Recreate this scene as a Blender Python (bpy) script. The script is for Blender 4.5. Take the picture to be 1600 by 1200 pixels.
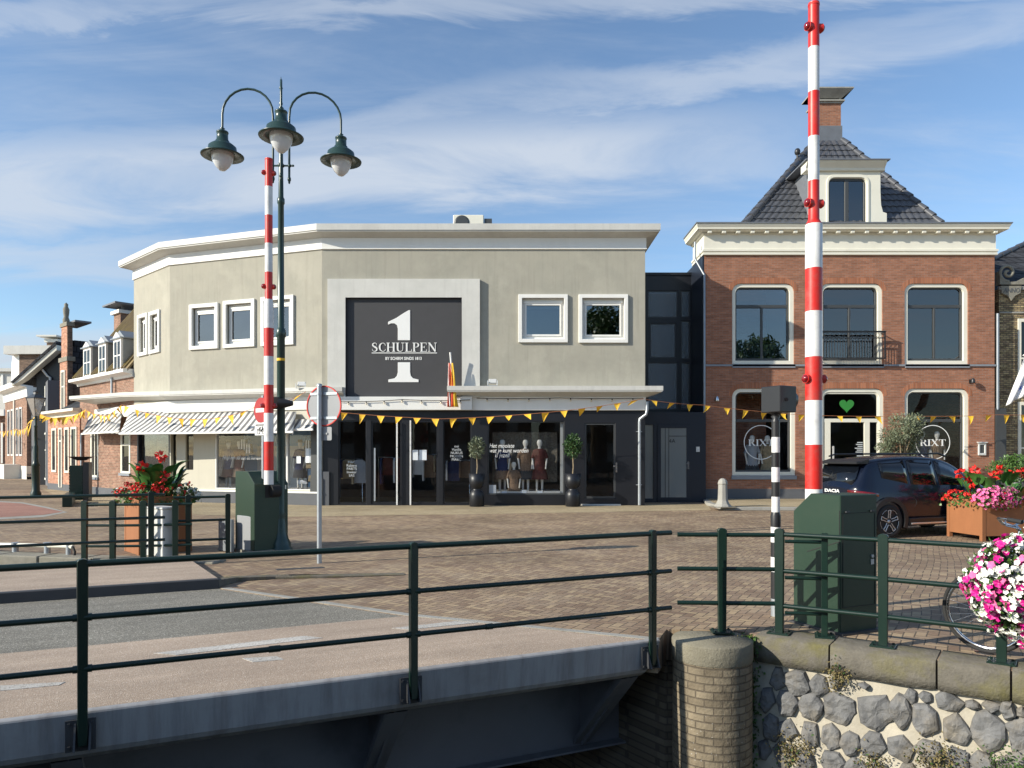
import bpy, math, random
from mathutils import Vector, Matrix, noise
from mathutils.geometry import tessellate_polygon
random.seed(7)
for o in list(bpy.data.objects): bpy.data.objects.remove(o)
C = bpy.context.scene.collection
SC = bpy.context.scene
FL, CY, H = 1150.0, 710.0, 1.7
# ---------------- camera
cam = bpy.data.cameras.new('camera'); cam.sensor_width = 36; cam.lens = 36*FL/1600
cam.shift_y = 110/1600; cam.clip_end = 3000; cam.clip_start = 0.05
co = bpy.data.objects.new('camera', cam); C.objects.link(co); co.location = (0, 0, H); co.rotation_euler = (math.pi/2, 0, 0)
SC.camera = co
# ---------------- light
SUNV = Vector((-1.0, -0.415, 0.53)).normalized()
elev = math.asin(SUNV.z)
sl = bpy.data.lights.new('sun', 'SUN'); sl.energy = 5.0; sl.angle = math.radians(0.53); sl.color = (1.0, 0.935, 0.80)
so = bpy.data.objects.new('sun', sl); C.objects.link(so); so.rotation_euler = SUNV.to_track_quat('Z', 'Y').to_euler(); so.location = (-30, -15, 25)
w = bpy.data.worlds.new('World'); SC.world = w; w.use_nodes = True
SC.view_settings.view_transform = 'Standard'; SC.view_settings.look = 'None'; SC.view_settings.exposure = 0.38; SC.view_settings.gamma = 1.0
SC.view_settings.use_curve_mapping = False

class N:
    """small node helper"""
    def __init__(s, nt): s.nt = nt
    def n(s, t, **k):
        x = s.nt.nodes.new(t)
        for a, b in k.items(): setattr(x, a, b)
        return x
    def l(s, a, b): s.nt.links.new(a, b)
    def put(s, sock, v):
        if hasattr(v, 'is_output') or isinstance(v, bpy.types.NodeSocket): s.l(v, sock)
        else: sock.default_value = v
    def m(s, op, a, b=0.0, c=0.0, clamp=False):
        x = s.n('ShaderNodeMath', operation=op); x.use_clamp = clamp
        s.put(x.inputs[0], a); s.put(x.inputs[1], b); s.put(x.inputs[2], c); return x.outputs[0]
    def mix(s, f, a, b, blend='MIX'):
        x = s.n('ShaderNodeMix', data_type='RGBA', blend_type=blend)
        s.put(x.inputs[0], f); s.put(x.inputs[6], a if not isinstance(a, tuple) else (*a[:3], 1)); s.put(x.inputs[7], b if not isinstance(b, tuple) else (*b[:3], 1)); return x.outputs[2]
    def noise(s, vec, scale, detail=4, rough=.55, dist=0):
        x = s.n('ShaderNodeTexNoise'); s.l(vec, x.inputs['Vector']); x.inputs['Scale'].default_value = scale; x.inputs['Detail'].default_value = detail
        x.inputs['Roughness'].default_value = rough; x.inputs['Distortion'].default_value = dist; return x.outputs[0]
    def mr(s, v, a, b, c=0., d=1., smooth=False):
        x = s.n('ShaderNodeMapRange'); x.clamp = True
        if smooth: x.interpolation_type = 'SMOOTHSTEP'
        s.put(x.inputs[0], v)
        for i, q in enumerate((a, b, c, d)): s.put(x.inputs[1+i], q)
        return x.outputs[0]
    def mapping(s, vec, scale=(1, 1, 1), loc=(0, 0, 0), rot=(0, 0, 0)):
        x = s.n('ShaderNodeMapping'); s.l(vec, x.inputs[0]); x.inputs['Location'].default_value = loc; x.inputs['Rotation'].default_value = rot; x.inputs['Scale'].default_value = scale; return x.outputs[0]
    def comb(s, x, y, z):
        c = s.n('ShaderNodeCombineXYZ'); s.put(c.inputs[0], x); s.put(c.inputs[1], y); s.put(c.inputs[2], z); return c.outputs[0]

def sky():
    nt = w.node_tree; nt.nodes.clear(); q = N(nt)
    tc = q.n('ShaderNodeTexCoord').outputs['Generated']
    st = q.n('ShaderNodeTexSky'); st.sky_type = 'NISHITA'; st.sun_disc = False; st.sun_elevation = elev
    st.sun_rotation = math.atan2(SUNV.x, SUNV.y); st.air_density = 1.0; st.dust_density = 0.3; st.ozone_density = 3.0; st.altitude = 50
    sep = q.n('ShaderNodeSeparateXYZ'); q.l(tc, sep.inputs[0]); X, Y, Z = sep.outputs
    zc = q.m('MAXIMUM', Z, 0.02)
    # project the sky direction on a high flat cloud layer
    px = q.m('DIVIDE', X, q.m('ADD', zc, .12)); py = q.m('DIVIDE', Y, q.m('ADD', zc, .12))
    P = q.comb(px, py, 0.0)
    # long streaks (cirrus), tilted
    s1 = q.noise(q.mapping(P, scale=(0.75, 2.0, 1), rot=(0, 0, math.radians(-14)), loc=(3.3, 5.2, 0)), 0.55, 6, .60, 0.9)
    s2 = q.noise(q.mapping(P, scale=(1.0, 4.2, 1), rot=(0, 0, math.radians(-20)), loc=(1.3, 9.2, 0)), 1.2, 7, .66, 0.8)
    streak = q.m('ADD', q.m('MULTIPLY', s1, .68), q.m('MULTIPLY', s2, .38))
    m1 = q.mr(streak, .46, .80, 0, 1, True)
    # horizontal band of low cloud, thicker to the left
    az = q.m('DIVIDE', X, q.m('MAXIMUM', Y, .05)); el = q.m('DIVIDE', Z, q.m('MAXIMUM', Y, .05))
    wob = q.noise(q.comb(q.m('MULTIPLY', az, 1.2), q.m('MULTIPLY', el, 5.0), 0.0), 2.2, 6, .62, .6)
    elw = q.m('ADD', el, q.m('MULTIPLY', q.m('SUBTRACT', wob, .5), .13))
    def band(c, wd, tilt, a0, a1, amp):
        d = q.m('ABSOLUTE', q.m('SUBTRACT', elw, q.m('ADD', c, q.m('MULTIPLY', az, tilt))))
        b = q.mr(d, wd, wd*.25, 0, 1, True)
        return q.m('MULTIPLY', q.m('MULTIPLY', b, q.mr(az, a0, a1, 1.0, 0.0, True)), amp)
    b = q.m('MAXIMUM', band(.40, .085, .04, .05, .60, .72), band(.27, .05, .0, -.35, .0, .5))
    b = q.m('MAXIMUM', b, band(.47, .05, .16, .75, 1.3, .45))
    b = q.m('MAXIMUM', b, band(.62, .035, .03, .7, 1.3, .40))
    b = q.m('MAXIMUM', b, band(.13, .06, -.0, -.25, .15, .85))
    b = q.m('MULTIPLY', b, q.mr(wob, .30, .58, .35, 1.0))
    mask = q.m('MAXIMUM', b, q.m('MULTIPLY', m1, .40))
    mask = q.m('MULTIPLY', mask, q.mr(Z, 0.0, 0.05, .5, 1.0))
    # small puffs
    vo = q.n('ShaderNodeTexVoronoi'); q.l(q.comb(q.m('MULTIPLY', az, 9.0), q.m('MULTIPLY', elw, 11.0), 0.0), vo.inputs['Vector']); vo.inputs['Scale'].default_value = 1.0
    puff = q.m('MULTIPLY', q.mr(vo.outputs['Distance'], .22, .05, 0, 1, True), q.m('MULTIPLY', q.mr(q.m('ABSOLUTE', q.m('SUBTRACT', el, .375)), .05, .02, 0, 1), q.mr(q.m('ABSOLUTE', q.m('ADD', az, .15)), .16, .1, 0, 1)))
    mask = q.m('MAXIMUM', mask, q.m('MULTIPLY', puff, .75))
    hs = q.n('ShaderNodeHueSaturation'); hs.inputs['Saturation'].default_value = .98; hs.inputs['Value'].default_value = 1.55; q.l(st.outputs[0], hs.inputs['Color'])
    sky_c = q.mix(1.0, hs.outputs[0], (0.96, 1.0, 1.0), 'MULTIPLY')
    cloud = q.mix(q.mr(Z, 0.0, .45, 0, 1), (4.9, 5.4, 6.2), (6.5, 6.9, 7.4))
    c = q.mix(mask, sky_c, cloud)
    bg = q.n('ShaderNodeBackground'); q.l(c, bg.inputs[0]); bg.inputs[1].default_value = 0.092
    out = q.n('ShaderNodeOutputWorld'); q.l(bg.outputs[0], out.inputs[0])
sky()

# ---------------- materials
MT = {}
def newmat(name):
    m = bpy.data.materials.new(name); m.use_nodes = True; nt = m.node_tree; nt.nodes.clear(); q = N(nt)
    b = q.n('ShaderNodeBsdfPrincipled'); o = q.n('ShaderNodeOutputMaterial'); q.l(b.outputs[0], o.inputs[0]); MT[name] = m
    return m, q, b, o
def bump(q, b, h, strength=.3, dist=.01):
    x = q.n('ShaderNodeBump'); x.inputs['Strength'].default_value = strength; x.inputs['Distance'].default_value = dist; q.l(h, x.inputs['Height']); q.l(x.outputs[0], b.inputs['Normal'])
def M(name, col, rough=.6, metal=0, var=.12, scale=4, bmp=0, bs=60, dirt=None, dscale=2, damt=.5, spec=.5, stretch=(1, 1, 1), coat=0, streak=0, scol=None):
    m, q, b, o = newmat(name)
    oc = q.n('ShaderNodeTexCoord').outputs['Object']; v = q.mapping(oc, scale=stretch)
    f = q.noise(v, scale, 6, .6)
    c = q.mix(f, tuple(max(0, x*(1-var*1.6)) for x in col), tuple(x*(1+var*1.6) for x in col))
    if dirt: c = q.mix(q.m('MULTIPLY', q.mr(q.noise(v, dscale, 8, .68), .48, .72), damt), c, dirt)
    q.l(c, b.inputs['Base Color']); b.inputs['Roughness'].default_value = rough; b.inputs['Metallic'].default_value = metal
    b.inputs['Specular IOR Level'].default_value = spec; b.inputs['Coat Weight'].default_value = coat
    if bmp: bump(q, b, q.noise(oc, bs, 4, .6), bmp, .01)
    if streak:
        sv = q.noise(q.mapping(oc, scale=(5, 5, .28)), 1.3, 7, .62); f2 = q.m('MULTIPLY', q.mr(sv, .50, .72), streak)
        blot = q.m('MULTIPLY', q.mr(q.noise(oc, .55, 8, .66), .50, .66), streak*.8); cc = q.mix(q.m('MAXIMUM', f2, blot), c, scol or tuple(x*.70 for x in col)); pale = q.m('MULTIPLY', q.mr(q.noise(q.mapping(oc, scale=(1.3, 1.3, .8), loc=(7, 3, 1)), 1.1, 8, .68), .53, .68), streak*.7); cc = q.mix(pale, cc, tuple(x*1.25 for x in col)); q.l(cc, b.inputs['Base Color'])
    return m
def brick(name, c1, c2, mortar, bw=.21, bh=.058, ms=.008, var=.25, bstr=.6, dirt=None, patch=None):
    m, q, b, o = newmat(name)
    oc = q.n('ShaderNodeTexCoord').outputs['Object']; s = q.n('ShaderNodeSeparateXYZ'); q.l(oc, s.inputs[0])
    u = q.m('ADD', s.outputs[0], s.outputs[1]); v = q.comb(u, s.outputs[2], 0.0)
    t = q.n('ShaderNodeTexBrick'); q.l(v, t.inputs['Vector']); t.inputs['Scale'].default_value = 1
    t.inputs['Brick Width'].default_value = bw; t.inputs['Row Height'].default_value = bh; t.inputs['Mortar Size'].default_value = ms; t.inputs['Mortar Smooth'].default_value = .3
    t.inputs['Color1'].default_value = (*c1, 1); t.inputs['Color2'].default_value = (*c2, 1); t.inputs['Mortar'].default_value = (*mortar, 1)
    wn = q.n('ShaderNodeTexWhiteNoise', noise_dimensions='2D'); row = q.m('FLOOR', q.m('DIVIDE', s.outputs[2], bh)); colm = q.m('FLOOR', q.m('DIVIDE', q.m('ADD', u, q.m('MULTIPLY', q.m('MODULO', row, 2.0), bw*.5)), bw))
    q.l(q.comb(colm, row, 0.0), wn.inputs[0])
    k = q.mr(q.noise(oc, 1.3, 5), .3, .7, 1-var*.5, 1+var*.5); k = q.m('MULTIPLY', k, q.mr(wn.outputs[0], 0, 1, 1-var, 1+var))
    c = q.mix(1.0, t.outputs[0], q.comb(k, k, k), 'MULTIPLY')
    if dirt: c = q.mix(q.m('MULTIPLY', q.mr(q.noise(oc, 1.1, 8, .7), .5, .7), .6), c, dirt)
    q.l(c, b.inputs['Base Color']); b.inputs['Roughness'].default_value = .85; b.inputs['Specular IOR Level'].default_value = .25
    h = q.m('SUBTRACT', 1.0, t.outputs['Fac']); h = q.m('ADD', h, q.m('MULTIPLY', q.noise(oc, 45, 3), .5)); bump(q, b, h, bstr, .008)
    return m
def herring(name, unit, rot, cols, mortar, var=.25, bstr=.5, patch=None, rows=False):
    m, q, b, o = newmat(name)
    oc = q.n('ShaderNodeTexCoord').outputs['Object']
    warp = q.n('ShaderNodeTexNoise'); q.l(oc, warp.inputs['Vector']); warp.inputs['Scale'].default_value = .35
    va = q.n('ShaderNodeVectorMath', operation='MULTIPLY_ADD'); q.l(warp.outputs[1], va.inputs[0]); va.inputs[1].default_value = (.25, .25, 0); q.l(oc, va.inputs[2])
    v = q.mapping(va.outputs[0], scale=(1/unit, 1/unit, 1), rot=(0, 0, rot))
    s = q.n('ShaderNodeSeparateXYZ'); q.l(v, s.inputs[0]); x, y = s.outputs[0], s.outputs[1]
    i = q.m('FLOOR', x); j = q.m('FLOOR', y); fx = q.m('SUBTRACT', x, i); fy = q.m('SUBTRACT', y, j)
    mm = q.m('FLOORED_MODULO', q.m('SUBTRACT', i, j), 4.0)
    is1 = q.m('COMPARE', mm, 1.0, .1); is2 = q.m('COMPARE', mm, 2.0, .1); is3 = q.m('COMPARE', mm, 3.0, .1); is0 = q.m('COMPARE', mm, 0.0, .1)
    ex = q.m('MINIMUM', fx, q.m('SUBTRACT', 1.0, fx)); ey = q.m('MINIMUM', fy, q.m('SUBTRACT', 1.0, fy))
    d0 = q.m('MINIMUM', fx, ey); d1 = q.m('MINIMUM', q.m('SUBTRACT', 1.0, fx), ey); d2 = q.m('MINIMUM', q.m('SUBTRACT', 1.0, fy), ex); d3 = q.m('MINIMUM', fy, ex)
    d = q.m('ADD', q.m('ADD', q.m('MULTIPLY', is0, d0), q.m('MULTIPLY', is1, d1)), q.m('ADD', q.m('MULTIPLY', is2, d2), q.m('MULTIPLY', is3, d3)))
    wn = q.n('ShaderNodeTexWhiteNoise', noise_dimensions='3D'); q.l(q.comb(q.m('SUBTRACT', i, is1), q.m('ADD', j, is3), q.m('ADD', is2, is3)), wn.inputs[0])
    ramp = q.n('ShaderNodeValToRGB'); ramp.color_ramp.interpolation = 'LINEAR'; e = ramp.color_ramp.elements
    while len(e) < len(cols): e.new(.5)
    for n_, (cc) in enumerate(cols): e[n_].position = n_/(len(cols)-1); e[n_].color = (*cc, 1)
    q.l(wn.outputs[0], ramp.inputs[0])
    k = q.mr(q.noise(oc, .45, 6, .6), .3, .7, .70, 1.22); k = q.m('MULTIPLY', k, q.mr(q.noise(q.mapping(oc, scale=(.5, 1.6, 1)), .22, 5, .6), .35, .65, .86, 1.1)); k = q.m('MULTIPLY', k, q.mr(q.noise(oc, 30, 3), .2, .8, .85, 1.12))
    c = q.mix(1.0, ramp.outputs[0], q.comb(k, k, k), 'MULTIPLY')
    jt = q.mr(d, .03, .085, 0, 1)
    c = q.mix(jt, mortar, c)
    # sandy dust in places
    c = q.mix(q.m('MULTIPLY', q.mr(q.noise(oc, .9, 8, .7), .5, .75), .45), c, (.34, .29, .21))
    q.l(c, b.inputs['Base Color']); b.inputs['Roughness'].default_value = .8; b.inputs['Specular IOR Level'].default_value = .3
    bump(q, b, q.m('ADD', jt, q.m('MULTIPLY', q.mr(wn.outputs[0], 0, 1, 0, .5), jt)), bstr, .006)
    return m
def speckle(name, a, bcol, ccol, scale=140, rough=.85, bstr=.5, big=.6):
    m, q, b, o = newmat(name); oc = q.n('ShaderNodeTexCoord').outputs['Object']
    vo = q.n('ShaderNodeTexVoronoi'); q.l(oc, vo.inputs['Vector']); vo.inputs['Scale'].default_value = scale
    s = q.n('ShaderNodeSeparateXYZ'); q.l(vo.outputs['Color'], s.inputs[0])
    c = q.mix(q.mr(s.outputs[0], .3, .9), a, bcol); c = q.mix(q.mr(s.outputs[1], .86, .95), c, ccol)
    k = q.mr(q.noise(oc, big, 7, .62), .3, .7, .82, 1.15); k2 = q.mr(q.noise(q.mapping(oc, scale=(.25, 2.6, 1)), 1.6, 6, .6), .35, .65, .86, 1.07); k = q.m('MULTIPLY', k, k2); c = q.mix(1.0, c, q.comb(k, k, k), 'MULTIPLY'); c = q.mix(q.m('MULTIPLY', q.mr(q.noise(oc, 3.5, 8, .75), .60, .72), .45), c, (.16, .13, .105))
    q.l(c, b.inputs['Base Color']); b.inputs['Roughness'].default_value = rough; b.inputs['Specular IOR Level'].default_value = .3
    bump(q, b, vo.outputs['Distance'], bstr, .006); return m
def glass(name, tint=(.75, .8, .85), ior=1.5, rough=0.0, opac=0.0, body=(.1, .12, .14), bmp=0, boost=1.0):
    m, q, b, o = newmat(name); q.nt.nodes.remove(b)
    fr = q.n('ShaderNodeFresnel'); fr.inputs[0].default_value = ior
    tr = q.n('ShaderNodeBsdfTransparent'); tr.inputs[0].default_value = (*tint, 1)
    gl = q.n('ShaderNodeBsdfGlossy'); gl.inputs['Roughness'].default_value = rough
    oc = q.n('ShaderNodeTexCoord').outputs['Object']
    x = q.n('ShaderNodeBump'); x.inputs['Strength'].default_value = bmp or .12; x.inputs['Distance'].default_value = .02 if bmp else .010
    q.l(q.noise(oc, 22 if bmp else 1.2, 2), x.inputs['Height']); q.l(x.outputs[0], gl.inputs['Normal'])
    base = tr.outputs[0]
    if opac:
        df = q.n('ShaderNodeBsdfDiffuse'); df.inputs[0].default_value = (*body, 1); mx = q.n('ShaderNodeMixShader'); mx.inputs[0].default_value = opac; q.l(tr.outputs[0], mx.inputs[1]); q.l(df.outputs[0], mx.inputs[2]); base = mx.outputs[0]
    mx = q.n('ShaderNodeMixShader'); q.l(q.m('MULTIPLY', fr.outputs[0], boost, clamp=True), mx.inputs[0]); q.l(base, mx.inputs[1]); q.l(gl.outputs[0], mx.inputs[2]); q.l(mx.outputs[0], o.inputs[0]); return m
def stripes(name, a, bcol, period, duty=.5, axis=0, rough=.8):
    m, q, b, o = newmat(name); oc = q.n('ShaderNodeTexCoord').outputs['Object']; s = q.n('ShaderNodeSeparateXYZ'); q.l(oc, s.inputs[0])
    f = q.m('GREATER_THAN', q.m('FRACT', q.m('DIVIDE', s.outputs[axis], period)), duty)
    c = q.mix(f, a, bcol); c = q.mix(q.mr(q.noise(oc, 2.5, 6), .45, .8, 0, .25), c, (.35, .33, .3)); q.l(c, b.inputs['Base Color']); b.inputs['Roughness'].default_value = rough; return m

M('stucco', (.39, .370, .308), .9, var=.05, scale=1.3, bmp=.35, bs=90, dirt=(.315, .31, .26), dscale=.8, damt=.8, spec=.2, streak=.5)
M('stucco_white', (.62, .61, .57), .9, var=.05, scale=2, bmp=.3, bs=80, dirt=(.52, .52, .48), dscale=1.2, damt=.55, spec=.2, streak=.35)
M('white_paint', (.80, .79, .75), .5, var=.04, scale=2, dirt=(.55, .53, .47), dscale=1.5, damt=.25, stretch=(1, 1, .4))
M('cream_paint', (.76, .73, .62), .45, var=.03, scale=2, dirt=(.55, .52, .43), dscale=1.5, damt=.25)
M('grey_cornice', (.58, .57, .53), .5, var=.05, scale=2, dirt=(.40, .39, .36), dscale=2, damt=.4, streak=.4)
M('zinc', (.30, .33, .36), .45, .5, var=.08, scale=3, dirt=(.2, .2, .2), damt=.3)
M('black_panel', (.009, .010, .014), .42, var=.12, scale=2)
M('navy_panel', (.010, .014, .024), .45, var=.12, scale=2)
M('sign_black', (.052, .052, .056), .75, var=.08, scale=3)
M('sign_letter', (.80, .80, .78), .6, var=.02)
M('black_plastic', (.02, .02, .022), .4, var=.15)
M('rubber', (.02, .02, .02), .8, var=.15)
M('green_paint', (.006, .022, .0155), .36, var=.12, scale=3, dirt=(.014, .028, .021), dscale=5, damt=.35, bmp=.05, bs=30)
M('green_box', (.014, .038, .022), .5, var=.10, scale=2.5, dirt=(.03, .05, .03), dscale=3, damt=.45, bmp=.06, bs=20)
M('lamp_green', (.022, .050, .044), .3, var=.1, scale=4)
M('red_paint', (.62, .022, .015), .42, var=.10, scale=3, dirt=(.38, .09, .07), dscale=7, damt=.8, streak=.5)
M('pole_white', (.76, .75, .73), .42, var=.05, scale=3, dirt=(.45, .44, .42), dscale=6, damt=.65, streak=.35)
M('red_lens', (.22, .006, .012), .12, var=.1, coat=.6)
M('galvanised', (.42, .45, .48), .42, .6, var=.12, scale=8)
M('steel', (.6, .6, .62), .2, 1, var=.05)
M('fascia_paint', (.32, .315, .315), .5, var=.10, scale=1.6, dirt=(.10, .10, .11), dscale=2.2, damt=.6, stretch=(2.5, 1, .25), bmp=.05, bs=12, streak=.55, scol=(.13, .10, .085))
M('girder_paint', (.165, .165, .175), .55, var=.14, scale=1.2, dirt=(.05, .05, .055), dscale=1.6, damt=.5)
M('dark_steel', (.045, .046, .05), .6, var=.2, scale=3)
M('concrete', (.25, .235, .195), .9, var=.22, scale=9, bmp=.9, bs=45, dirt=(.22, .20, .15), dscale=2.2, damt=.7, spec=.2)
M('stone_kerb', (.33, .32, .29), .9, var=.12, scale=3, bmp=.5, bs=50, dirt=(.2, .19, .17), dscale=2, damt=.6, spec=.2)
M('coping', (.150, .136, .112), .92, var=.30, scale=9, bmp=1.0, bs=38, dirt=(.155, .14, .045), dscale=2.6, damt=.85, spec=.2)
M('mortar_wall', (.45, .41, .33), .95, var=.3, scale=3, bmp=.9, bs=14, dirt=(.33, .28, .20), dscale=1.8, damt=.6, spec=.1)
M('basalt', (.15, .149, .148), .75, var=.5, scale=4.5, bmp=1.0, bs=22, dirt=(.25, .21, .15), dscale=2.6, damt=.8, spec=.4)
M('plinth', (.10, .105, .115), .8, var=.1, scale=3, bmp=.2, bs=40)
M('sill_stone', (.22, .24, .27), .6, var=.1)
M('sign_red', (.36, .015, .015), .5, var=.1)
M('cap_stone', (.225, .205, .155), .92, var=.25, scale=9, bmp=.9, bs=45, dirt=(.15, .135, .09), dscale=2.4, damt=.8, spec=.2, streak=.5)
M('shop_cream', (.52, .49, .40), .6, var=.05, scale=2, streak=.2)
M('corten', (.29, .115, .045), .8, var=.22, scale=2.2, dirt=(.26, .10, .04), dscale=3, damt=.6, stretch=(1, 1, .5), bmp=.1, bs=30)
M('awning_bar', (.82, .81, .77), .4, var=.02)
M('soil', (.05, .035, .02), .95)
M('bark', (.25, .19, .12), .9, var=.3, scale=12, bmp=.8, bs=30)
M('leaf_dark', (.035, .085, .02), .45, var=.5, scale=9)
M('leaf_mid', (.07, .14, .03), .45, var=.5, scale=9)
M('leaf_olive', (.15, .175, .105), .5, var=.55, scale=12)
M('leaf_canna', (.05, .145, .03), .35, var=.45, scale=6)
M('dry_plant', (.19, .15, .06), .8, var=.5, scale=9)
M('petal_red', (.72, .028, .02), .5, var=.3, scale=30)
M('petal_pink', (.78, .16, .36), .5, var=.3, scale=30)
M('petal_magenta', (.56, .008, .22), .5, var=.35, scale=30)
M('petal_white', (.80, .80, .72), .5, var=.12, scale=30)
M('flag_yellow', (.86, .50, .035), .7, var=.12, scale=8)
M('cord', (.42, .16, .07), .8)
M('cloth_red', (.62, .07, .02), .8)
M('cloth_white', (.78, .77, .76), .8, var=.06)
M('cloth_blue', (.06, .11, .55), .8)
M('yellow_plate', (.80, .50, .03), .5, var=.03)
M('car_blue', (.004, .007, .018), .22, .0, var=.05, coat=.25, spec=.4)
M('sign_back', (.30, .31, .32), .5, var=.06, scale=5, dirt=(.22, .22, .22), damt=.4)
M('car_black', (.010, .010, .012), .45, var=.1)
M('car_glass', (.006, .008, .012), .04, var=.05, spec=.6)
M('car_red', (.13, .004, .005), .15, var=.1, coat=.8)
M('rim_silver', (.6, .6, .6), .28, .7, var=.05)
M('tile_dark', (.075, .078, .088), .36, var=.2, scale=3)
M('tile_moss', (.20, .15, .085), .9, var=.25, scale=3, dirt=(.25, .19, .03), dscale=1.4, damt=.9, bmp=.5, bs=8)
M('lead', (.17, .18, .20), .6, .2, var=.15)
M('dark_trim', (.055, .058, .060), .4, var=.1)
M('blind', (.55, .58, .60), .7, var=.05)
M('curtain', (.42, .40, .38), .9, var=.1)
M('interior', (.06, .06, .062), .9, var=.3, scale=1)
M('interior_blue', (.25, .42, .62), .9, var=.1, scale=1)
M('interior_light', (.62, .61, .58), .9, var=.1, scale=1)
M('mannequin', (.78, .74, .66), .45, var=.03)
M('dress_navy', (.035, .045, .12), .9, var=.3, scale=14)
M('dress_maroon', (.11, .03, .025), .9, var=.4, scale=14)
M('dress_print', (.20, .13, .085), .9, var=.9, scale=30)
M('dress_grey', (.33, .35, .38), .9, var=.15)
M('dress_sand', (.36, .28, .17), .9, var=.3, scale=10)
M('tapestry', (.16, .14, .11), .9, var=.7, scale=18)
M('paper', (.72, .76, .80), .7, var=.03)
M('green_heart', (.03, .22, .035), .6, var=.05)
M('grey_board', (.13, .135, .15), .6, var=.1, stretch=(1, 1, .1))
M('house_white', (.66, .64, .58), .7, var=.05)
M('alu', (.62, .62, .60), .45, .2, var=.1, stretch=(1, 1, .15))
M('lens_glass', (.66, .68, .70), .12, var=.08, scale=9, spec=.6)
M('bulb', (.75, .66, .5), .2)
brick('brick_red', (.37, .158, .092), (.27, .112, .066), (.27, .20, .16), bw=.22, bh=.061, ms=.007, var=.13)
brick('brick_street', (.30, .155, .105), (.22, .115, .08), (.34, .28, .22), bw=.21, bh=.065, ms=.008, var=.25, dirt=(.26, .18, .13))
brick('brick_orange', (.50, .225, .14), (.36, .16, .10), (.42, .33, .26), bw=.21, bh=.065, ms=.008, var=.25)
brick('brick_brown', (.21, .13, .09), (.15, .095, .07), (.22, .18, .14), bw=.21, bh=.065, ms=.008, var=.25)
brick('brick_yellow', (.42, .33, .17), (.24, .17, .10), (.10, .085, .07), bw=.21, bh=.068, ms=.012, var=.35)
brick('brick_pier', (.20, .16, .11), (.15, .12, .085), (.11, .09, .07), bw=.235, bh=.072, ms=.009, var=.28, bstr=1.0)
brick('roof_tile', (.050, .053, .062), (.036, .038, .044), (.009, .009, .011), bw=.34, bh=.30, ms=.022, var=.25, bstr=1.0)
herring('paving', .090, math.radians(31), [(.225, .152, .104), (.305, .215, .142), (.405, .30, .188), (.305, .22, .152), (.255, .178, .124)], (.11, .085, .062))
herring('paving_yellow', .085, math.radians(45), [(.36, .29, .18), (.46, .37, .23), (.40, .32, .21)], (.19, .15, .10), bstr=.4)
speckle('resin', (.37, .285, .215), (.46, .36, .28), (.60, .51, .42), 160)
speckle('asphalt', (.155, .145, .122), (.28, .26, .215), (.50, .47, .41), 150)
speckle('bike_red', (.30, .15, .115), (.36, .19, .15), (.42, .28, .22), 120)
speckle('marking', (.44, .42, .38), (.56, .53, .49), (.30, .26, .22), 90)
glass('glass_shop', (.97, .98, .99), 1.42, boost=.62)
glass('glass_dark', (.30, .33, .36), 1.75)
glass('glass_sky', (.62, .68, .72), 2.5)
glass('glass_pattern', (.3, .34, .38), 2.1, .10, .6, (.05, .075, .10), bmp=1.0)
glass('glass_frost', (.5, .5, .5), 1.7, .12, .85, (.24, .26, .26))
glass('glass_lantern', (.8, .82, .85), 1.5, .05, .35, (.5, .5, .5))
stripes('awning_stripe', (.72, .70, .65), (.155, .155, .16), .232, .52)
stripes('awning_side', (.60, .58, .54), (.12, .12, .12), .52, .5)
def water_mat():
    m, q, b, o = newmat('water'); oc = q.n('ShaderNodeTexCoord').outputs['Object']
    b.inputs['Base Color'].default_value = (.02, .03, .022, 1); b.inputs['Roughness'].default_value = .06
    bump(q, b, q.noise(oc, 3, 4), .25, .05)
water_mat()

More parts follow.
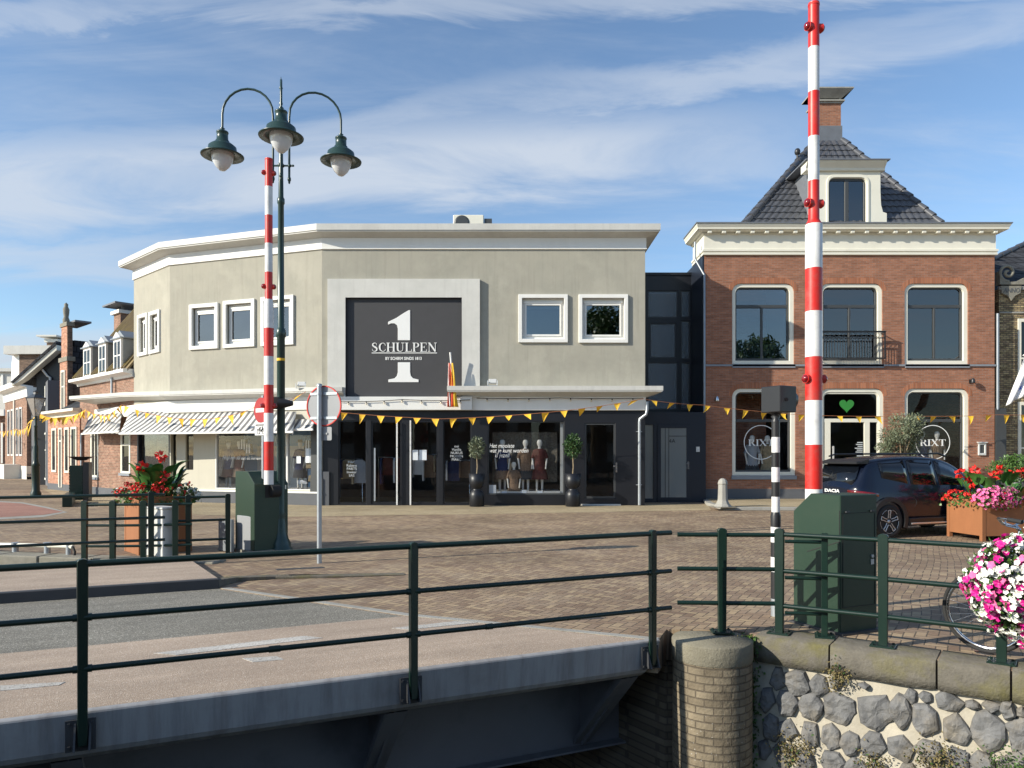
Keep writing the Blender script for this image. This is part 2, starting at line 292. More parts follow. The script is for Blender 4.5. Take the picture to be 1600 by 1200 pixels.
# ---------------- mesh builder
def wmat(o):
    m = o.matrix_basis.copy()
    while o.parent: o = o.parent; m = o.matrix_basis @ m
    return m
def FR(x, y, z=0, rot=0): return Matrix.Translation((x, y, z)) @ Matrix.Rotation(rot, 4, 'Z')
class MB:
    def __init__(s): s.v = []; s.f = []; s.mi = []; s.sm = []; s.cur = 0; s.T = None
    def add(s, vs, fs, smooth=False):
        b = len(s.v)
        for p in vs:
            p = Vector(p); s.v.append(tuple(s.T @ p) if s.T is not None else tuple(p))
        for f in fs: s.f.append(tuple(b+i for i in f)); s.mi.append(s.cur); s.sm.append(smooth)
        return s
    def box(s, x0, y0, z0, x1, y1, z1):
        x0, x1 = sorted((x0, x1)); y0, y1 = sorted((y0, y1)); z0, z1 = sorted((z0, z1))
        return s.add([(x0,y0,z0),(x1,y0,z0),(x1,y1,z0),(x0,y1,z0),(x0,y0,z1),(x1,y0,z1),(x1,y1,z1),(x0,y1,z1)],
              [(0,3,2,1),(4,5,6,7),(0,1,5,4),(1,2,6,5),(2,3,7,6),(3,0,4,7)])
    def quad(s, *p): return s.add(p, [tuple(range(len(p)))])
    def prism(s, poly, axis, a, b):
        """poly 2D extruded along axis from a to b. axis 'y': (x,z); 'x': (y,z); 'z': (x,y)"""
        def P(p, t): return {'y': (p[0], t, p[1]), 'x': (t, p[0], p[1]), 'z': (p[0], p[1], t)}[axis]
        n = len(poly); vs = [P(p, a) for p in poly]+[P(p, b) for p in poly]
        tri = tessellate_polygon([[Vector((p[0], p[1], 0)) for p in poly]])
        fs = [tuple(t) for t in tri]+[tuple(n+i for i in reversed(t)) for t in tri]+[(i, (i+1) % n, n+(i+1) % n, n+i) for i in range(n)]
        return s.add(vs, fs)
    def plate(s, outline, holes, y0, y1, back=True):
        """(x,z) plate with holes, front at y0, back at y1"""
        loops = [outline]+list(holes); allp = [p for l in loops for p in l]; n = len(allp)
        tri = tessellate_polygon([[Vector((p[0], p[1], 0)) for p in l] for l in loops])
        vs = [(p[0], y0, p[1]) for p in allp]+[(p[0], y1, p[1]) for p in allp]
        fs = [tuple(t) for t in tri]
        if back: fs += [tuple(n+i for i in reversed(t)) for t in tri]
        b = 0
        for l in loops:
            k = len(l); fs += [(b+i, b+(i+1) % k, n+b+(i+1) % k, n+b+i) for i in range(k)]; b += k
        return s.add(vs, fs)
    def ring(s, c, ax, r, n, ph=0):
        ax = Vector(ax).normalized(); u = ax.orthogonal().normalized(); v = ax.cross(u)
        return [Vector(c)+(u*math.cos(2*math.pi*i/n+ph)+v*math.sin(2*math.pi*i/n+ph))*r for i in range(n)]
    def tube(s, pts, r, n=8, cap=True):
        pts = [Vector(p) for p in pts]; rs = r if isinstance(r, (list, tuple)) else [r]*len(pts)
        d0 = (pts[1]-pts[0]).normalized(); u = d0.orthogonal().normalized(); vs = []
        for i, p in enumerate(pts):
            d = (pts[min(i+1, len(pts)-1)]-pts[max(i-1, 0)]).normalized(); u = (u-d*u.dot(d)).normalized(); v = d.cross(u)
            vs += [p+(u*math.cos(2*math.pi*k/n)+v*math.sin(2*math.pi*k/n))*rs[i] for k in range(n)]
        fs = [(i*n+k, i*n+(k+1) % n, (i+1)*n+(k+1) % n, (i+1)*n+k) for i in range(len(pts)-1) for k in range(n)]
        s.add(vs, fs, True)
        if cap: s.add(vs[:n], [tuple(reversed(range(n)))]); s.add(vs[-n:], [tuple(range(n))])
        return s
    def lathe(s, prof, c=(0, 0, 0), n=16, smooth=True, sx=1, sy=1, ph=0):
        """prof = [(r,z)...]"""
        vs = [(c[0]+sx*r*math.cos(2*math.pi*k/n+ph), c[1]+sy*r*math.sin(2*math.pi*k/n+ph), c[2]+z) for r, z in prof for k in range(n)]
        fs = [(i*n+k, i*n+(k+1) % n, (i+1)*n+(k+1) % n, (i+1)*n+k) for i in range(len(prof)-1) for k in range(n)]
        s.add(vs, fs, smooth)
        if prof[0][0] > 1e-4: s.add(vs[:n], [tuple(reversed(range(n)))])
        if prof[-1][0] > 1e-4: s.add(vs[-n:], [tuple(range(n))])
        return s
    def ell(s, c, rx, ry, rz, n=12, m=8):
        return s.lathe([(math.sin(math.pi*i/m), -math.cos(math.pi*i/m)*rz) for i in range(m+1)], c, n, True, rx, ry)
    def loft(s, secs, closed=True, caps=True, smooth=True):
        n = len(secs[0]); vs = [p for sec in secs for p in sec]
        rng = range(n) if closed else range(n-1)
        fs = [(i*n+k, i*n+(k+1) % n, (i+1)*n+(k+1) % n, (i+1)*n+k) for i in range(len(secs)-1) for k in rng]
        s.add(vs, fs, smooth)
        if caps: s.add(secs[0], [tuple(reversed(range(n)))]); s.add(secs[-1], [tuple(range(n))])
        return s
    def build(s, name, mats, parent=None, frame=None, bevel=0, label=None, cat=None, group=None, kind=None, bseg=1):
        me = bpy.data.meshes.new(name); me.from_pydata(s.v, [], s.f); me.update()
        if isinstance(mats, str): mats = [mats]
        for k in mats: me.materials.append(MT[k])
        me.polygons.foreach_set('material_index', s.mi); me.polygons.foreach_set('use_smooth', s.sm)
        import bmesh
        bm = bmesh.new(); bm.from_mesh(me); bmesh.ops.recalc_face_normals(bm, faces=bm.faces); bm.to_mesh(me); bm.free()
        o = bpy.data.objects.new(name, me); C.objects.link(o)
        if parent:
            o.parent = parent
            if frame is not None: o.matrix_basis = wmat(parent).inverted() @ frame
        elif frame is not None: o.matrix_basis = frame
        if bevel:
            b = o.modifiers.new('edge', 'BEVEL'); b.width = bevel; b.segments = bseg; b.limit_method = 'ANGLE'; b.angle_limit = math.radians(40)
        tag(o, label, cat, group, kind); return o
def tag(o, label=None, cat=None, group=None, kind=None):
    for k, v in (('label', label), ('category', cat), ('group', group), ('kind', kind)):
        if v: o[k] = v
    return o
def thing(name, label, cat, frame=None, group=None):
    o = bpy.data.objects.new(name, None); C.objects.link(o); o.empty_display_size = .2
    if frame is not None: o.matrix_basis = frame
    return tag(o, label, cat, group)
def dup(root, frame, label=None, group=None):
    kids = {}
    for o in bpy.data.objects:
        if o.parent: kids.setdefault(o.parent.name, []).append(o)
    def cp(o, par):
        c = o.copy(); C.objects.link(c); c.parent = par
        for ch in kids.get(o.name, []): cp(ch, c)
        return c
    r = cp(root, None); r.matrix_basis = frame
    if label: r['label'] = label
    if group: r['group'] = group
    return r
# ---------------- measuring helpers: a photo pixel met with a plane of the place
def G(px, py, z=0.0): D = FL*(H-z)/(py-CY); return Vector(((px-800)*D/FL, D, z))
def onl(px, P, d):
    k = (px-800)/FL; t = (k*P[1]-P[0])/(d[0]-k*d[1]); return t, P[1]+t*d[1]
def Z(py, D): return H-(py-CY)*D/FL
def rrect(x0, z0, x1, z1, r=0.0, corners='tb', n=5):
    """rounded rectangle, corners to round: t(op) b(ottom)"""
    pts = []
    for cx, cz, a0, on in ((x1-r, z1-r, 0, 't' in corners), (x0+r, z1-r, 90, 't' in corners), (x0+r, z0+r, 180, 'b' in corners), (x1-r, z0+r, 270, 'b' in corners)):
        if on and r > 0: pts += [(cx+r*math.cos(math.radians(a0+90*i/n)), cz+r*math.sin(math.radians(a0+90*i/n))) for i in range(n+1)]
        else: pts.append((x1 if a0 in (0, 270) else x0, z1 if a0 in (0, 90) else z0))
    return pts
def text_part(s, size, name, mat, parent, frame, ext=.004, shear=0, align='CENTER', sx=1.0, bold=0.0):
    cu = bpy.data.curves.new(name, 'FONT'); cu.body = s; cu.size = size; cu.extrude = ext; cu.shear = shear; cu.align_x = align; cu.offset = bold; cu.resolution_u = 3
    t = bpy.data.objects.new(name, cu); me = bpy.data.meshes.new_from_object(t); bpy.data.objects.remove(t); me.name = name
    me.transform(Matrix.Rotation(math.pi/2, 4, 'X') @ Matrix.Scale(sx, 4, (1, 0, 0))); me.materials.clear(); me.materials.append(MT[mat])
    o = bpy.data.objects.new(name, me); C.objects.link(o); o.parent = parent; o.matrix_basis = wmat(parent).inverted() @ frame; return o
SER = {}
def _ser():
    T, t = .17, .055
    def stem(x, w=T): return ([(x, 0), (x, 1)], [w, w])
    def sf(x, z, h=.17): return ([(x-h, z), (x+h, z)], [t, t])
    SER['I'] = (.42, [stem(.2), sf(.2, .027), sf(.2, .973)])
    SER['H'] = (1.02, [stem(.2), stem(.8), sf(.2, .027), sf(.2, .973), sf(.8, .027), sf(.8, .973), ([(.2, .5), (.8, .5)], [t, t])])
    SER['U'] = (.98, [([(.2, 1), (.2, .32), (.24, .14), (.36, .05), (.5, .03), (.64, .07), (.73, .18), (.76, .34), (.76, 1)], [T, T, .15, .10, .06, t, t, t, t]), sf(.2, .973), sf(.76, .973)])
    SER['L'] = (.80, [stem(.2), sf(.2, .973), ([(.03, .027), (.72, .027)], [t, t]), ([(.70, 0), (.73, .30)], [.07, .03])])
    SER['P'] = (.80, [stem(.2), sf(.2, .027), ([(.03, .973), (.45, .973), (.60, .92), (.66, .75), (.60, .57), (.45, .50), (.2, .495)], [t, t, .11, T, .11, t, t])])
    SER['R'] = (.90, [stem(.2), sf(.2, .027), ([(.03, .973), (.45, .973), (.60, .92), (.66, .76), (.60, .60), (.45, .53), (.2, .525)], [t, t, .11, T, .11, t, t]), ([(.45, .52), (.75, .04)], [.12, T]), ([(.7, .027), (.9, .027)], [t, t])])
    SER['E'] = (.84, [stem(.2), ([(.03, .973), (.70, .973)], [t, t]), ([(.70, 1), (.71, .74)], [.07, .03]), ([(.2, .51), (.5, .51)], [t, t]), ([(.51, .63), (.51, .39)], [.04, .04]), ([(.03, .027), (.73, .027)], [t, t]), ([(.72, 0), (.75, .28)], [.07, .03])])
    SER['N'] = (1.02, [([(.17, 0), (.17, 1)], [t, t]), sf(.17, .027, .14), ([(.03, .973), (.25, .973)], [t, t]), ([(.17, 1), (.84, .02)], [T, T]), ([(.84, .02), (.84, 1)], [t, t]), sf(.84, .973, .14)])
    SER['S'] = (.72, [([(.58, .70), (.55, .88), (.42, .97), (.26, .95), (.15, .85), (.15, .70), (.27, .58), (.45, .48), (.58, .36), (.58, .18), (.46, .06), (.30, .03), (.16, .10), (.09, .30)], [.03, t, t, .09, .14, .15, T, .18, .16, .14, .09, t, t, .03])])
    SER['C'] = (.88, [([(.78, .68), (.72, .87), (.58, .96), (.42, .95), (.25, .82), (.17, .60), (.17, .40), (.25, .18), (.42, .05), (.58, .03), (.73, .12), (.80, .28)], [.05, .06, t, .07, .14, .17, .17, .14, .07, t, t, .04])])
    SER['X'] = (.92, [([(.14, 1), (.76, 0)], [T, T]), ([(.72, 1), (.12, 0)], [t, t]), sf(.16, .973, .15), sf(.74, .973, .12), sf(.12, .027, .12), sf(.76, .027, .15)])
    SER['T'] = (.84, [stem(.42), sf(.42, .027), ([(.05, .973), (.79, .973)], [t, t]), ([(.07, 1), (.05, .74)], [.07, .03]), ([(.77, 1), (.79, .74)], [.07, .03])])
_ser()
def serif(mb, word, x0, x1, z, h, y, th=.008, cond=None):
    tot = sum(SER[c][0] for c in word); sx = (x1-x0)/tot; x = x0; k = 0
    for c in word:
        for pts, ws in SER[c][1]:
            L, R = [], []
            for i, p in enumerate(pts):
                a = Vector(pts[max(i-1, 0)]); b = Vector(pts[min(i+1, len(pts)-1)]); d = (b-a).normalized(); n_ = Vector((-d.y, d.x))*ws[i]/2
                L.append((x+(p[0]+n_.x)*sx, z+(p[1]+n_.y)*h)); R.append((x+(p[0]-n_.x)*sx, z+(p[1]-n_.y)*h))
            for i in range(len(L)-1):
                k += 1; mb.prism([L[i], L[i+1], R[i+1], R[i]], 'y', y-th-(k % 7)*.0006, y)
        x += SER[c][0]*sx
# ================= GROUND =================
def flat(name, mat, poly, z, kind='structure', parent=None, thick=None, frame=None):
    mb = MB(); tri = tessellate_polygon([[Vector((p[0], p[1], 0)) for p in poly]])
    mb.add([(p[0], p[1], z) for p in poly], [tuple(t) for t in tri])
    if thick:
        n = len(poly); mb.add([(p[0], p[1], z) for p in poly]+[(p[0], p[1], z-thick) for p in poly], [(i, (i+1) % n, n+(i+1) % n, n+i) for i in range(n)])
    return mb.build(name, mat, parent, frame, kind=kind)
BR = math.atan2(.412, .911); E0 = Vector((-3.24, 4.655)); BU = Vector((.911, .412)); BN = Vector((-.412, .911))
def bw(s, n): p = E0+BU*s+BN*n; return (p.x, p.y)
K1 = Vector((2.28, 6.96)); KD = Vector((.816, -.578)).normalized(); KN = Vector((-KD.y, KD.x)); KN = -KN if KN.y < 0 else KN  # inland normal
ENDL = [bw(5.02, 0.0), bw(3.2, 1.94), bw(1.52, 4.4), bw(1.25, 6.2), bw(1.1, 7.05)]
LC = [(-5.2, 11.5), (-6.9, 11.87), (-8.56, 12.25), (-16, 13.9), (-60, 24)]
K_far = K1+KD*26
plz = [tuple(K_far), tuple(K1), (2.22, 7.1), (1.5, 7.15), ENDL[0]]+ENDL[1:]+LC+[(-700, 24), (-700, 1500), (900, 1500), (900, K_far.y)]
flat('paving', 'paving', plz, 0.0, thick=.3)
flat('near_bank', 'paving', [(40, -27.5), (0, .1), (-5.4, 4.0), (-12, 5.0), (-60, 12), (-700, 12), (-700, -700), (900, -700), (900, -27.5)], -.02, thick=2.5)
flat('water', 'water', [(-700, -300), (900, -300), (900, 60), (-700, 60)], -2.1)
# yellow clinker footpath along the shops
C0, C1, C2, C3 = (4.42, 24.44), (-6.31, 24.44), (-12.33, 26.51), (-14.77, 28.75)
SD = Vector((-.737, .676)).normalized()
def stp(t, off=0): # point along the left street line, off = out into the street
    return (C3[0]+SD.x*t-SD.y*off, C3[1]+SD.y*t+SD.x*off)
yp = [tuple(G(px, py).xy) for px, py in ((1112, 797), (900, 801), (700, 804), (560, 806), (430, 808), (330, 805), (240, 798), (150, 788), (95, 779))]
flat('footpath', 'paving_yellow', yp+[stp(12, 0), stp(12, -2), (C3[0]+1, C3[1]+1), (C2[0]+.5, C2[1]+1), (C1[0], C1[1]+.6), (6.5, 25), (6.6, 24.9)], .004)
kc = [tuple(G(px, py).xy) for px, py in ((1132, 797.5), (1240, 798), (1420, 797), (1750, 797))]
side = [(7.05, 27.5), tuple(G(1104, 790).xy)]
mbk = MB(); mbk.prism([side[0], side[1]]+kc+[(30, kc[-1][1]), (30, 27.5)], 'z', 0.0, .10); mbk.build('kerb', 'stone_kerb', kind='structure', bevel=.01)
flat('sidewalk', 'paving_yellow', [(7.2, 27.5), (side[1][0]+.22, side[1][1]+.05)]+[(kc[0][0]+.15, kc[0][1]+.22)]+[(x, y+.22) for x, y in kc[1:]]+[(30, kc[-1][1]+.22), (30, 27.5)], .104)
red = [tuple(G(px, py).xy) for px, py in ((-260, 806), (-40, 811), (66, 805), (99, 800), (70, 794), (34, 787), (-30, 783), (-260, 786))]
flat('cycle_path', 'bike_red', red, .008)
rk = [tuple(G(px, py).xy) for px, py in ((-260, 783.5), (-30, 781), (36, 785), (74, 792), (106, 800.5), (68, 808), (-40, 814), (-260, 809))]
flat('cycle_path_edge', 'stone_kerb', rk, .004)

kp = [Vector(G(px, py).xy) for px, py in ((338, 919), (372, 909), (430, 905), (520, 903), (632, 899))]; mbk = MB(); sec_ = []
for i, p in enumerate(kp):
    d = (kp[min(i+1, 4)]-kp[max(i-1, 0)]).normalized(); n_ = Vector((-d.y, d.x)); h_ = (.10, .06, .04, .03, .012)[i]; sec_.append([(p.x, p.y, 0), (p.x, p.y, h_), (p.x+n_.x*.16, p.y+n_.y*.16, h_), (p.x+n_.x*.2, p.y+n_.y*.2, 0)])
mbk.loft(sec_, smooth=False); mbk.build('kerb', 'coping', kind='structure', bevel=.01)
# ================= BRIDGE =================
FB = FR(E0.x, E0.y, 0, BR)
br = thing('bridge', 'low road bridge with grey painted steel side beam crossing the canal', 'bridge', FB)
XL = -11.0
def bpoly(pts): return pts
mb = MB(); mb.prism([(XL, 0), (5.0, 0), (3.2, 1.94), (XL, 1.94)], 'z', -.06, 0.0); cyc = mb.build('cycle_lane', 'resin', br)
mb = MB(); mb.prism([(XL, 1.94), (3.2, 1.94), (1.52, 4.47), (XL, 4.47)], 'z', -.06, -.004); mb.build('carriageway', 'asphalt', br)
mb = MB(); mb.prism([(XL, 4.56), (1.48, 4.56), (1.1, 7.05), (XL, 7.05)], 'z', -.06, .12); mb.build('footway', 'resin', br)
mb = MB(); mb.prism([(XL, 4.47), (1.5, 4.47), (1.48, 4.56), (XL, 4.56)], 'z', -.06, .122); mb.build('kerb', 'dark_steel', br, bevel=.01)
# side beam : face leaning in a little, rounded lip below
def beamsec(x, k=1): return [(x, 0.0, .012), (x, -.012, 0), (x, .012, -.245), (x, .035, -.285), (x, .10, -.33), (x, .18, -.335), (x, .18, -.06), (x, .05, .012)]
mb = MB(); mb.loft([beamsec(XL), beamsec(4.90), [(5.03, y*.6+.02, z*.6-.02) if z < -.2 else (5.03, y, z) for _, y, z in beamsec(5.03)]], smooth=False); mb.build('side_beam', 'fascia_paint', br, bevel=.006)
mb = MB()
for y0, z0 in ((1.0, -1.27), (5.6, -1.27)):
    mb.box(XL, y0, z0, 5.25, y0+.02, -.31)
    mb.box(XL, y0-.12, z0-.02, 5.25, y0+.14, z0)
mb.prism([(XL, .1), (4.85, .1), (3.15, 1.94), (1.45, 4.4), (1.1, 6.9), (XL, 6.9)], 'z', -.32, -.065)
mb.build('girder', 'girder_paint', br)
for s in (.35, 2.6, 4.78, -1.9, -4.1):
    mb = MB()
    mb.prism([(.12, -.33), (.12, -.26), (.995, -.1), (.995, -1.25), (.93, -1.25)], 'x', s-.012, s+.012)
    mb.prism([(.05, -.335), (.30, -.335), (.99, -1.24), (.80, -1.24)], 'x', s-.07, s+.07) if False else mb.add([(s-.09, .10, -.34), (s+.09, .10, -.34), (s+.09, .99, -1.25), (s-.09, .99, -1.25), (s-.09, .14, -.30), (s+.09, .14, -.30), (s+.09, .995, -1.2), (s-.09, .995, -1.2)], [(0,1,2,3),(4,7,6,5),(0,3,7,4),(1,5,6,2)])
    mb.build('bracket', 'girder_paint', br)
mb = MB()
for pts in ([(-.2, .98), (-.2, 1.06), (1.9, 1.17), (1.9, 1.09)],): pass
def mark(pxs): # road marking on the bridge given by its photo corners
    return [tuple((FB.inverted() @ G(px, py)).xy) for px, py in pxs]
for c in ([(240, 1021), (275, 1024), (505, 997), (475, 994)], [(378, 1029), (395, 1035), (444, 1031), (432, 1026)], [(0, 1072), (0, 1080), (92, 1071), (102, 1066)], [(612, 982), (640, 984), (748, 973), (712, 971)]):
    mb = MB(); mb.prism(mark(c), 'z', 0.0, .004); mb.build('lane_marking', 'marking', br)
mb = MB()
for c in ([(430, 903), (433, 905), (508, 901), (505, 899)], [(838, 969), (842, 972), (950, 966), (905, 962)]):
    mb = MB(); mb.prism(mark(c), 'z', .12 if c[0][1] < 950 else 0.0, .124 if c[0][1] < 950 else .003); mb.build('steel_joint', 'dark_steel', br)
mb = MB(); mb.prism([(5.0, .02), (3.2, 1.96), (1.52, 4.44), (1.62, 4.44), (3.3, 1.98), (5.08, .06)], 'z', -.03, .006); mb.build('end_joint', 'stone_kerb', br)
# abutment under the bridge end
ab = [bw(5.35, .35), bw(5.0, 2.4), bw(2.7, 4.7), bw(1.25, 7.2), (-5.2, 11.55), (-4.0, 12.2), (3, 10), (2.3, 7.2)]
mb = MB(); mb.prism(ab, 'z', -2.6, -.32); mb.build('abutment', 'brick_pier', kind='structure')
# left quay wall with pale coping
qw = thing('quay_wall', 'low pale stone quay wall beyond the bridge, under the mooring pipe', 'wall')
mb = MB(); pth = [(-4.6, 11.42)]+LC
for i in range(len(pth)-1):
    a, b = Vector(pth[i]), Vector(pth[i+1]); d = (b-a).normalized(); n = Vector((d.y, -d.x)); n = n if n.y < 0 else -n
    for z0, z1, o in ((-2.3, -.19, 0),): mb.prism([tuple(a+n*o), tuple(b+n*o), tuple(b-n*.3), tuple(a-n*.3)], 'z', z0, z1)
mb.build('wall', 'concrete', qw)
for i in range(len(pth)-2):
    a, b = Vector(pth[i]), Vector(pth[i+1]); d = (b-a).normalized(); n = Vector((d.y, -d.x)); n = n if n.y < 0 else -n; L = (b-a).length; k = max(1, round(L/1.1))
    for j in range(k):
        p, r = a+d*(L*j/k+.008), a+d*(L*(j+1)/k-.008); mb = MB(); mb.prism([tuple(p+n*.05), tuple(r+n*.05), tuple(r-n*.35), tuple(p-n*.35)], 'z', -.19, .035); mb.build('coping_stone', 'concrete', qw, bevel=.02)

# ================= PIER AND QUAY WALL (front right) =================
pr = thing('pier', 'round brick pier with thick concrete cap at the bridge end', 'pier', FR(1.862, 6.855))
mb = MB(); mb.lathe([(.36, -2.6), (.36, -.185)], n=40); mb.build('brick_shaft', 'brick_pier', pr)
mb = MB(); mb.lathe([(.364, -.185), (.368, -.175), (.368, -.026), (.360, -.010), (.0, -.004)], n=40); mb.build('cap', 'cap_stone', pr)
# brick shaft uses x+y coords: give it cylindrical coordinates through a uv-like attribute
m, q, b, o = newmat('brick_round'); oc = q.n('ShaderNodeTexCoord').outputs['Object']; s_ = q.n('ShaderNodeSeparateXYZ'); q.l(oc, s_.inputs[0])
u = q.m('MULTIPLY', q.m('ARCTAN2', s_.outputs[1], s_.outputs[0]), .38)
t = q.n('ShaderNodeTexBrick'); q.l(q.comb(u, s_.outputs[2], 0.0), t.inputs['Vector']); t.inputs['Scale'].default_value = 1; t.inputs['Brick Width'].default_value = .17; t.inputs['Row Height'].default_value = .068; t.inputs['Mortar Size'].default_value = .007; t.inputs['Mortar Smooth'].default_value = .4
t.inputs['Color1'].default_value = (.26, .215, .15, 1); t.inputs['Color2'].default_value = (.19, .155, .108, 1); t.inputs['Mortar'].default_value = (.14, .115, .085, 1)
k = q.mr(q.noise(oc, 5, 6, .65), .3, .7, .7, 1.25); c = q.mix(1.0, t.outputs[0], q.comb(k, k, k), 'MULTIPLY')
vo = q.n('ShaderNodeTexVoronoi'); q.l(oc, vo.inputs['Vector']); vo.inputs['Scale'].default_value = 28
c = q.mix(q.m('MULTIPLY', q.mr(vo.outputs['Distance'], .16, .08), q.mr(s_.outputs[2], -.5, -.9)), c, (.5, .48, .44))
q.l(c, b.inputs['Base Color']); b.inputs['Roughness'].default_value = .9; b.inputs['Specular IOR Level'].default_value = .2
bump(q, b, q.m('ADD', q.m('SUBTRACT', 1.0, t.outputs['Fac']), q.m('MULTIPLY', q.noise(oc, 35, 4), .7)), 1.0, .012)
pr_sh = [x for x in bpy.data.objects if x.name == 'brick_shaft'][0]; pr_sh.data.materials[0] = m
mb = MB(); mb.box(-.02, 0, -.02, .02, .01, .02); tgt = MB()

qf = thing('quay_wall', 'canal wall of dark basalt boulders in pale mortar at the right', 'wall', FR(K1.x, K1.y, 0, math.atan2(KD.y, KD.x)))
# local x along the wall to the right, -y out over the canal
QF = qf.matrix_basis; QI = QF.inverted()
mb = MB(); nx, nz = 150, 50; L = 12.0
def wy(x, z): # battered and uneven mortar face
    return -.02-.09*(-.24-z)/2.0+.018*noise.noise((x*3.1, z*3.1, 0))+.008*noise.noise((x*11, z*11, 3))
vs = [(x, wy(x, z), z) for j in range(nz+1) for i in range(nx+1) for x, z in (((i/nx)*L*((i/nx)**.35) if False else -.05+(i/nx)**1.5*L, -.235-(j/nz)*2.2),)]
mb.add(vs, [(j*(nx+1)+i, j*(nx+1)+i+1, (j+1)*(nx+1)+i+1, (j+1)*(nx+1)+i) for j in range(nz) for i in range(nx)], True)
mb.quad((-.05, -.02, -.23), (-.05, .6, -.23), (-.05, .6, -2.4), (-.05, -.12, -2.4)); mb.build('mortar_face', 'mortar_wall', qf)
def hit(px, py):
    """photo pixel -> (x,z) on the wall face"""
    P = QI @ Vector((0, 0, H)); d = (QI.to_3x3() @ Vector(((px-800)/FL, 1, -(py-CY)/FL))); t_ = (-.05-P.y)/d.y; h_ = P+d*t_; return h_.x, h_.z
# stones traced: zoom coordinates (1000+x/2.667, 960+y/2.667), centre and half sizes
ST = [(570, 270, 30, 45, 5), (648, 285, 55, 52, 7), (745, 297, 36, 42, 6), (815, 290, 26, 24, 6), (530, 355, 30, 50, 5), (612, 368, 42, 48, 6), (712, 385, 46, 52, 7), (830, 392, 62, 62, 6), (978, 405, 74, 70, 5), (1085, 405, 42, 62, 7), (1130, 343, 25, 32, 5), (1192, 345, 30, 22, 5), (1285, 365, 52, 40, 5), (1385, 378, 28, 18, 6), (1465, 383, 34, 24, 5), (1530, 400, 32, 38, 5), (1185, 437, 52, 62, 6), (1320, 487, 58, 62, 5), (1448, 490, 66, 76, 8), (1580, 510, 42, 70, 6),
      (548, 470, 34, 52, 6), (615, 480, 36, 40, 5), (712, 500, 36, 52, 5), (795, 512, 40, 50, 6), (878, 535, 38, 46, 7), (970, 545, 48, 54, 6), (1085, 563, 50, 52, 5), (1208, 570, 56, 44, 6), (1325, 612, 44, 60, 5), (1425, 622, 46, 44, 6), (805, 612, 48, 46, 6), (600, 580, 38, 50, 6), (900, 640, 46, 40, 6), (690, 600, 36, 42, 5), (1540, 640, 50, 40, 6), (1000, 660, 44, 40, 6), (1240, 670, 52, 40, 6), (1590, 410, 22, 22, 5), (520, 560, 26, 40, 5), (650, 690, 40, 36, 6), (770, 710, 46, 38, 6), (1120, 655, 40, 34, 6), (930, 298, 22, 10, 6)]
rs = random.Random(4)
stones = []
for zx, zy, hw, hh, n in ST:
    cx, cz = hit(1000+zx/2.667, 960+zy/2.667); ax, az = hit(1000+(zx+hw)/2.667, 960+zy/2.667); bx, bz = hit(1000+zx/2.667, 960+(zy+hh)/2.667)
    stones.append((cx, cz, abs(ax-cx)*1.0, abs(bz-cz)*1.0, n))
x = stones[18][0]+.30
while x < 9:  # the wall carries on out of the picture
    for z in (-.42, -.75, -1.1, -1.45, -1.8): stones.append((x+rs.uniform(-.05, .05), z+rs.uniform(-.04, .04), rs.uniform(.11, .16), rs.uniform(.11, .15), rs.choice((5, 6, 7))))
    x += .34
for z in (-1.45, -1.8):
    for k_ in range(5): stones.append((.1+k_*.33, z, .13, .13, 6))
mb = MB(); smb = mb
for cx, cz, hw, hh, n in stones:
    ph = rs.uniform(0, 6.28); R = []
    for k_ in range(n): a = ph+2*math.pi*(k_+rs.uniform(-.22, .22))/n; R.append((math.cos(a)*rs.uniform(.95, 1.22), math.sin(a)*rs.uniform(.95, 1.2)))
    def edge(u):  # point on polygon boundary with slightly rounded corners
        i = int(u*n) % n; f = u*n-int(u*n); a, b = R[i], R[(i+1) % n]; return (a[0]*(1-f)+b[0]*f, a[1]*(1-f)+b[1]*f)
    m_ = n*5; hw *= 1.14; hh *= 1.12; dome = []; tx, tz = rs.uniform(-.25, .25), rs.uniform(-.25, .25); depth = rs.uniform(.6, 1.1)
    for fr_, dp in ((1.03, .025), (1.0, -.012), (.93, -.038), (.72, -.055), (.45, -.060), (.2, -.062)):
        ring = []
        for k_ in range(m_):
            ex, ez = edge(k_/m_); hy = math.hypot(ex, ez); r_ = (hy**-.12) if hy > 0 else 1; px_, pz_ = cx+ex*hw*fr_*r_, cz+ez*hh*fr_*r_
            nn = noise.noise((px_*14+cx*7, pz_*14, cz*5)); n2 = noise.noise((px_*40, pz_*40, 2))
            y_ = wy(px_, pz_)+dp*depth*(1 if dp > 0 else (1+tx*ex*fr_+tz*ez*fr_))+(nn*.020+n2*.007)*(fr_ < 1.01)
            ring.append((px_+n2*.006, y_, pz_+nn*.004))
        dome.append(ring)
    smb.loft(dome, caps=False, smooth=False); smb.add(dome[-1], [tuple(range(m_))])
mb.build('stonework', 'basalt', qf)
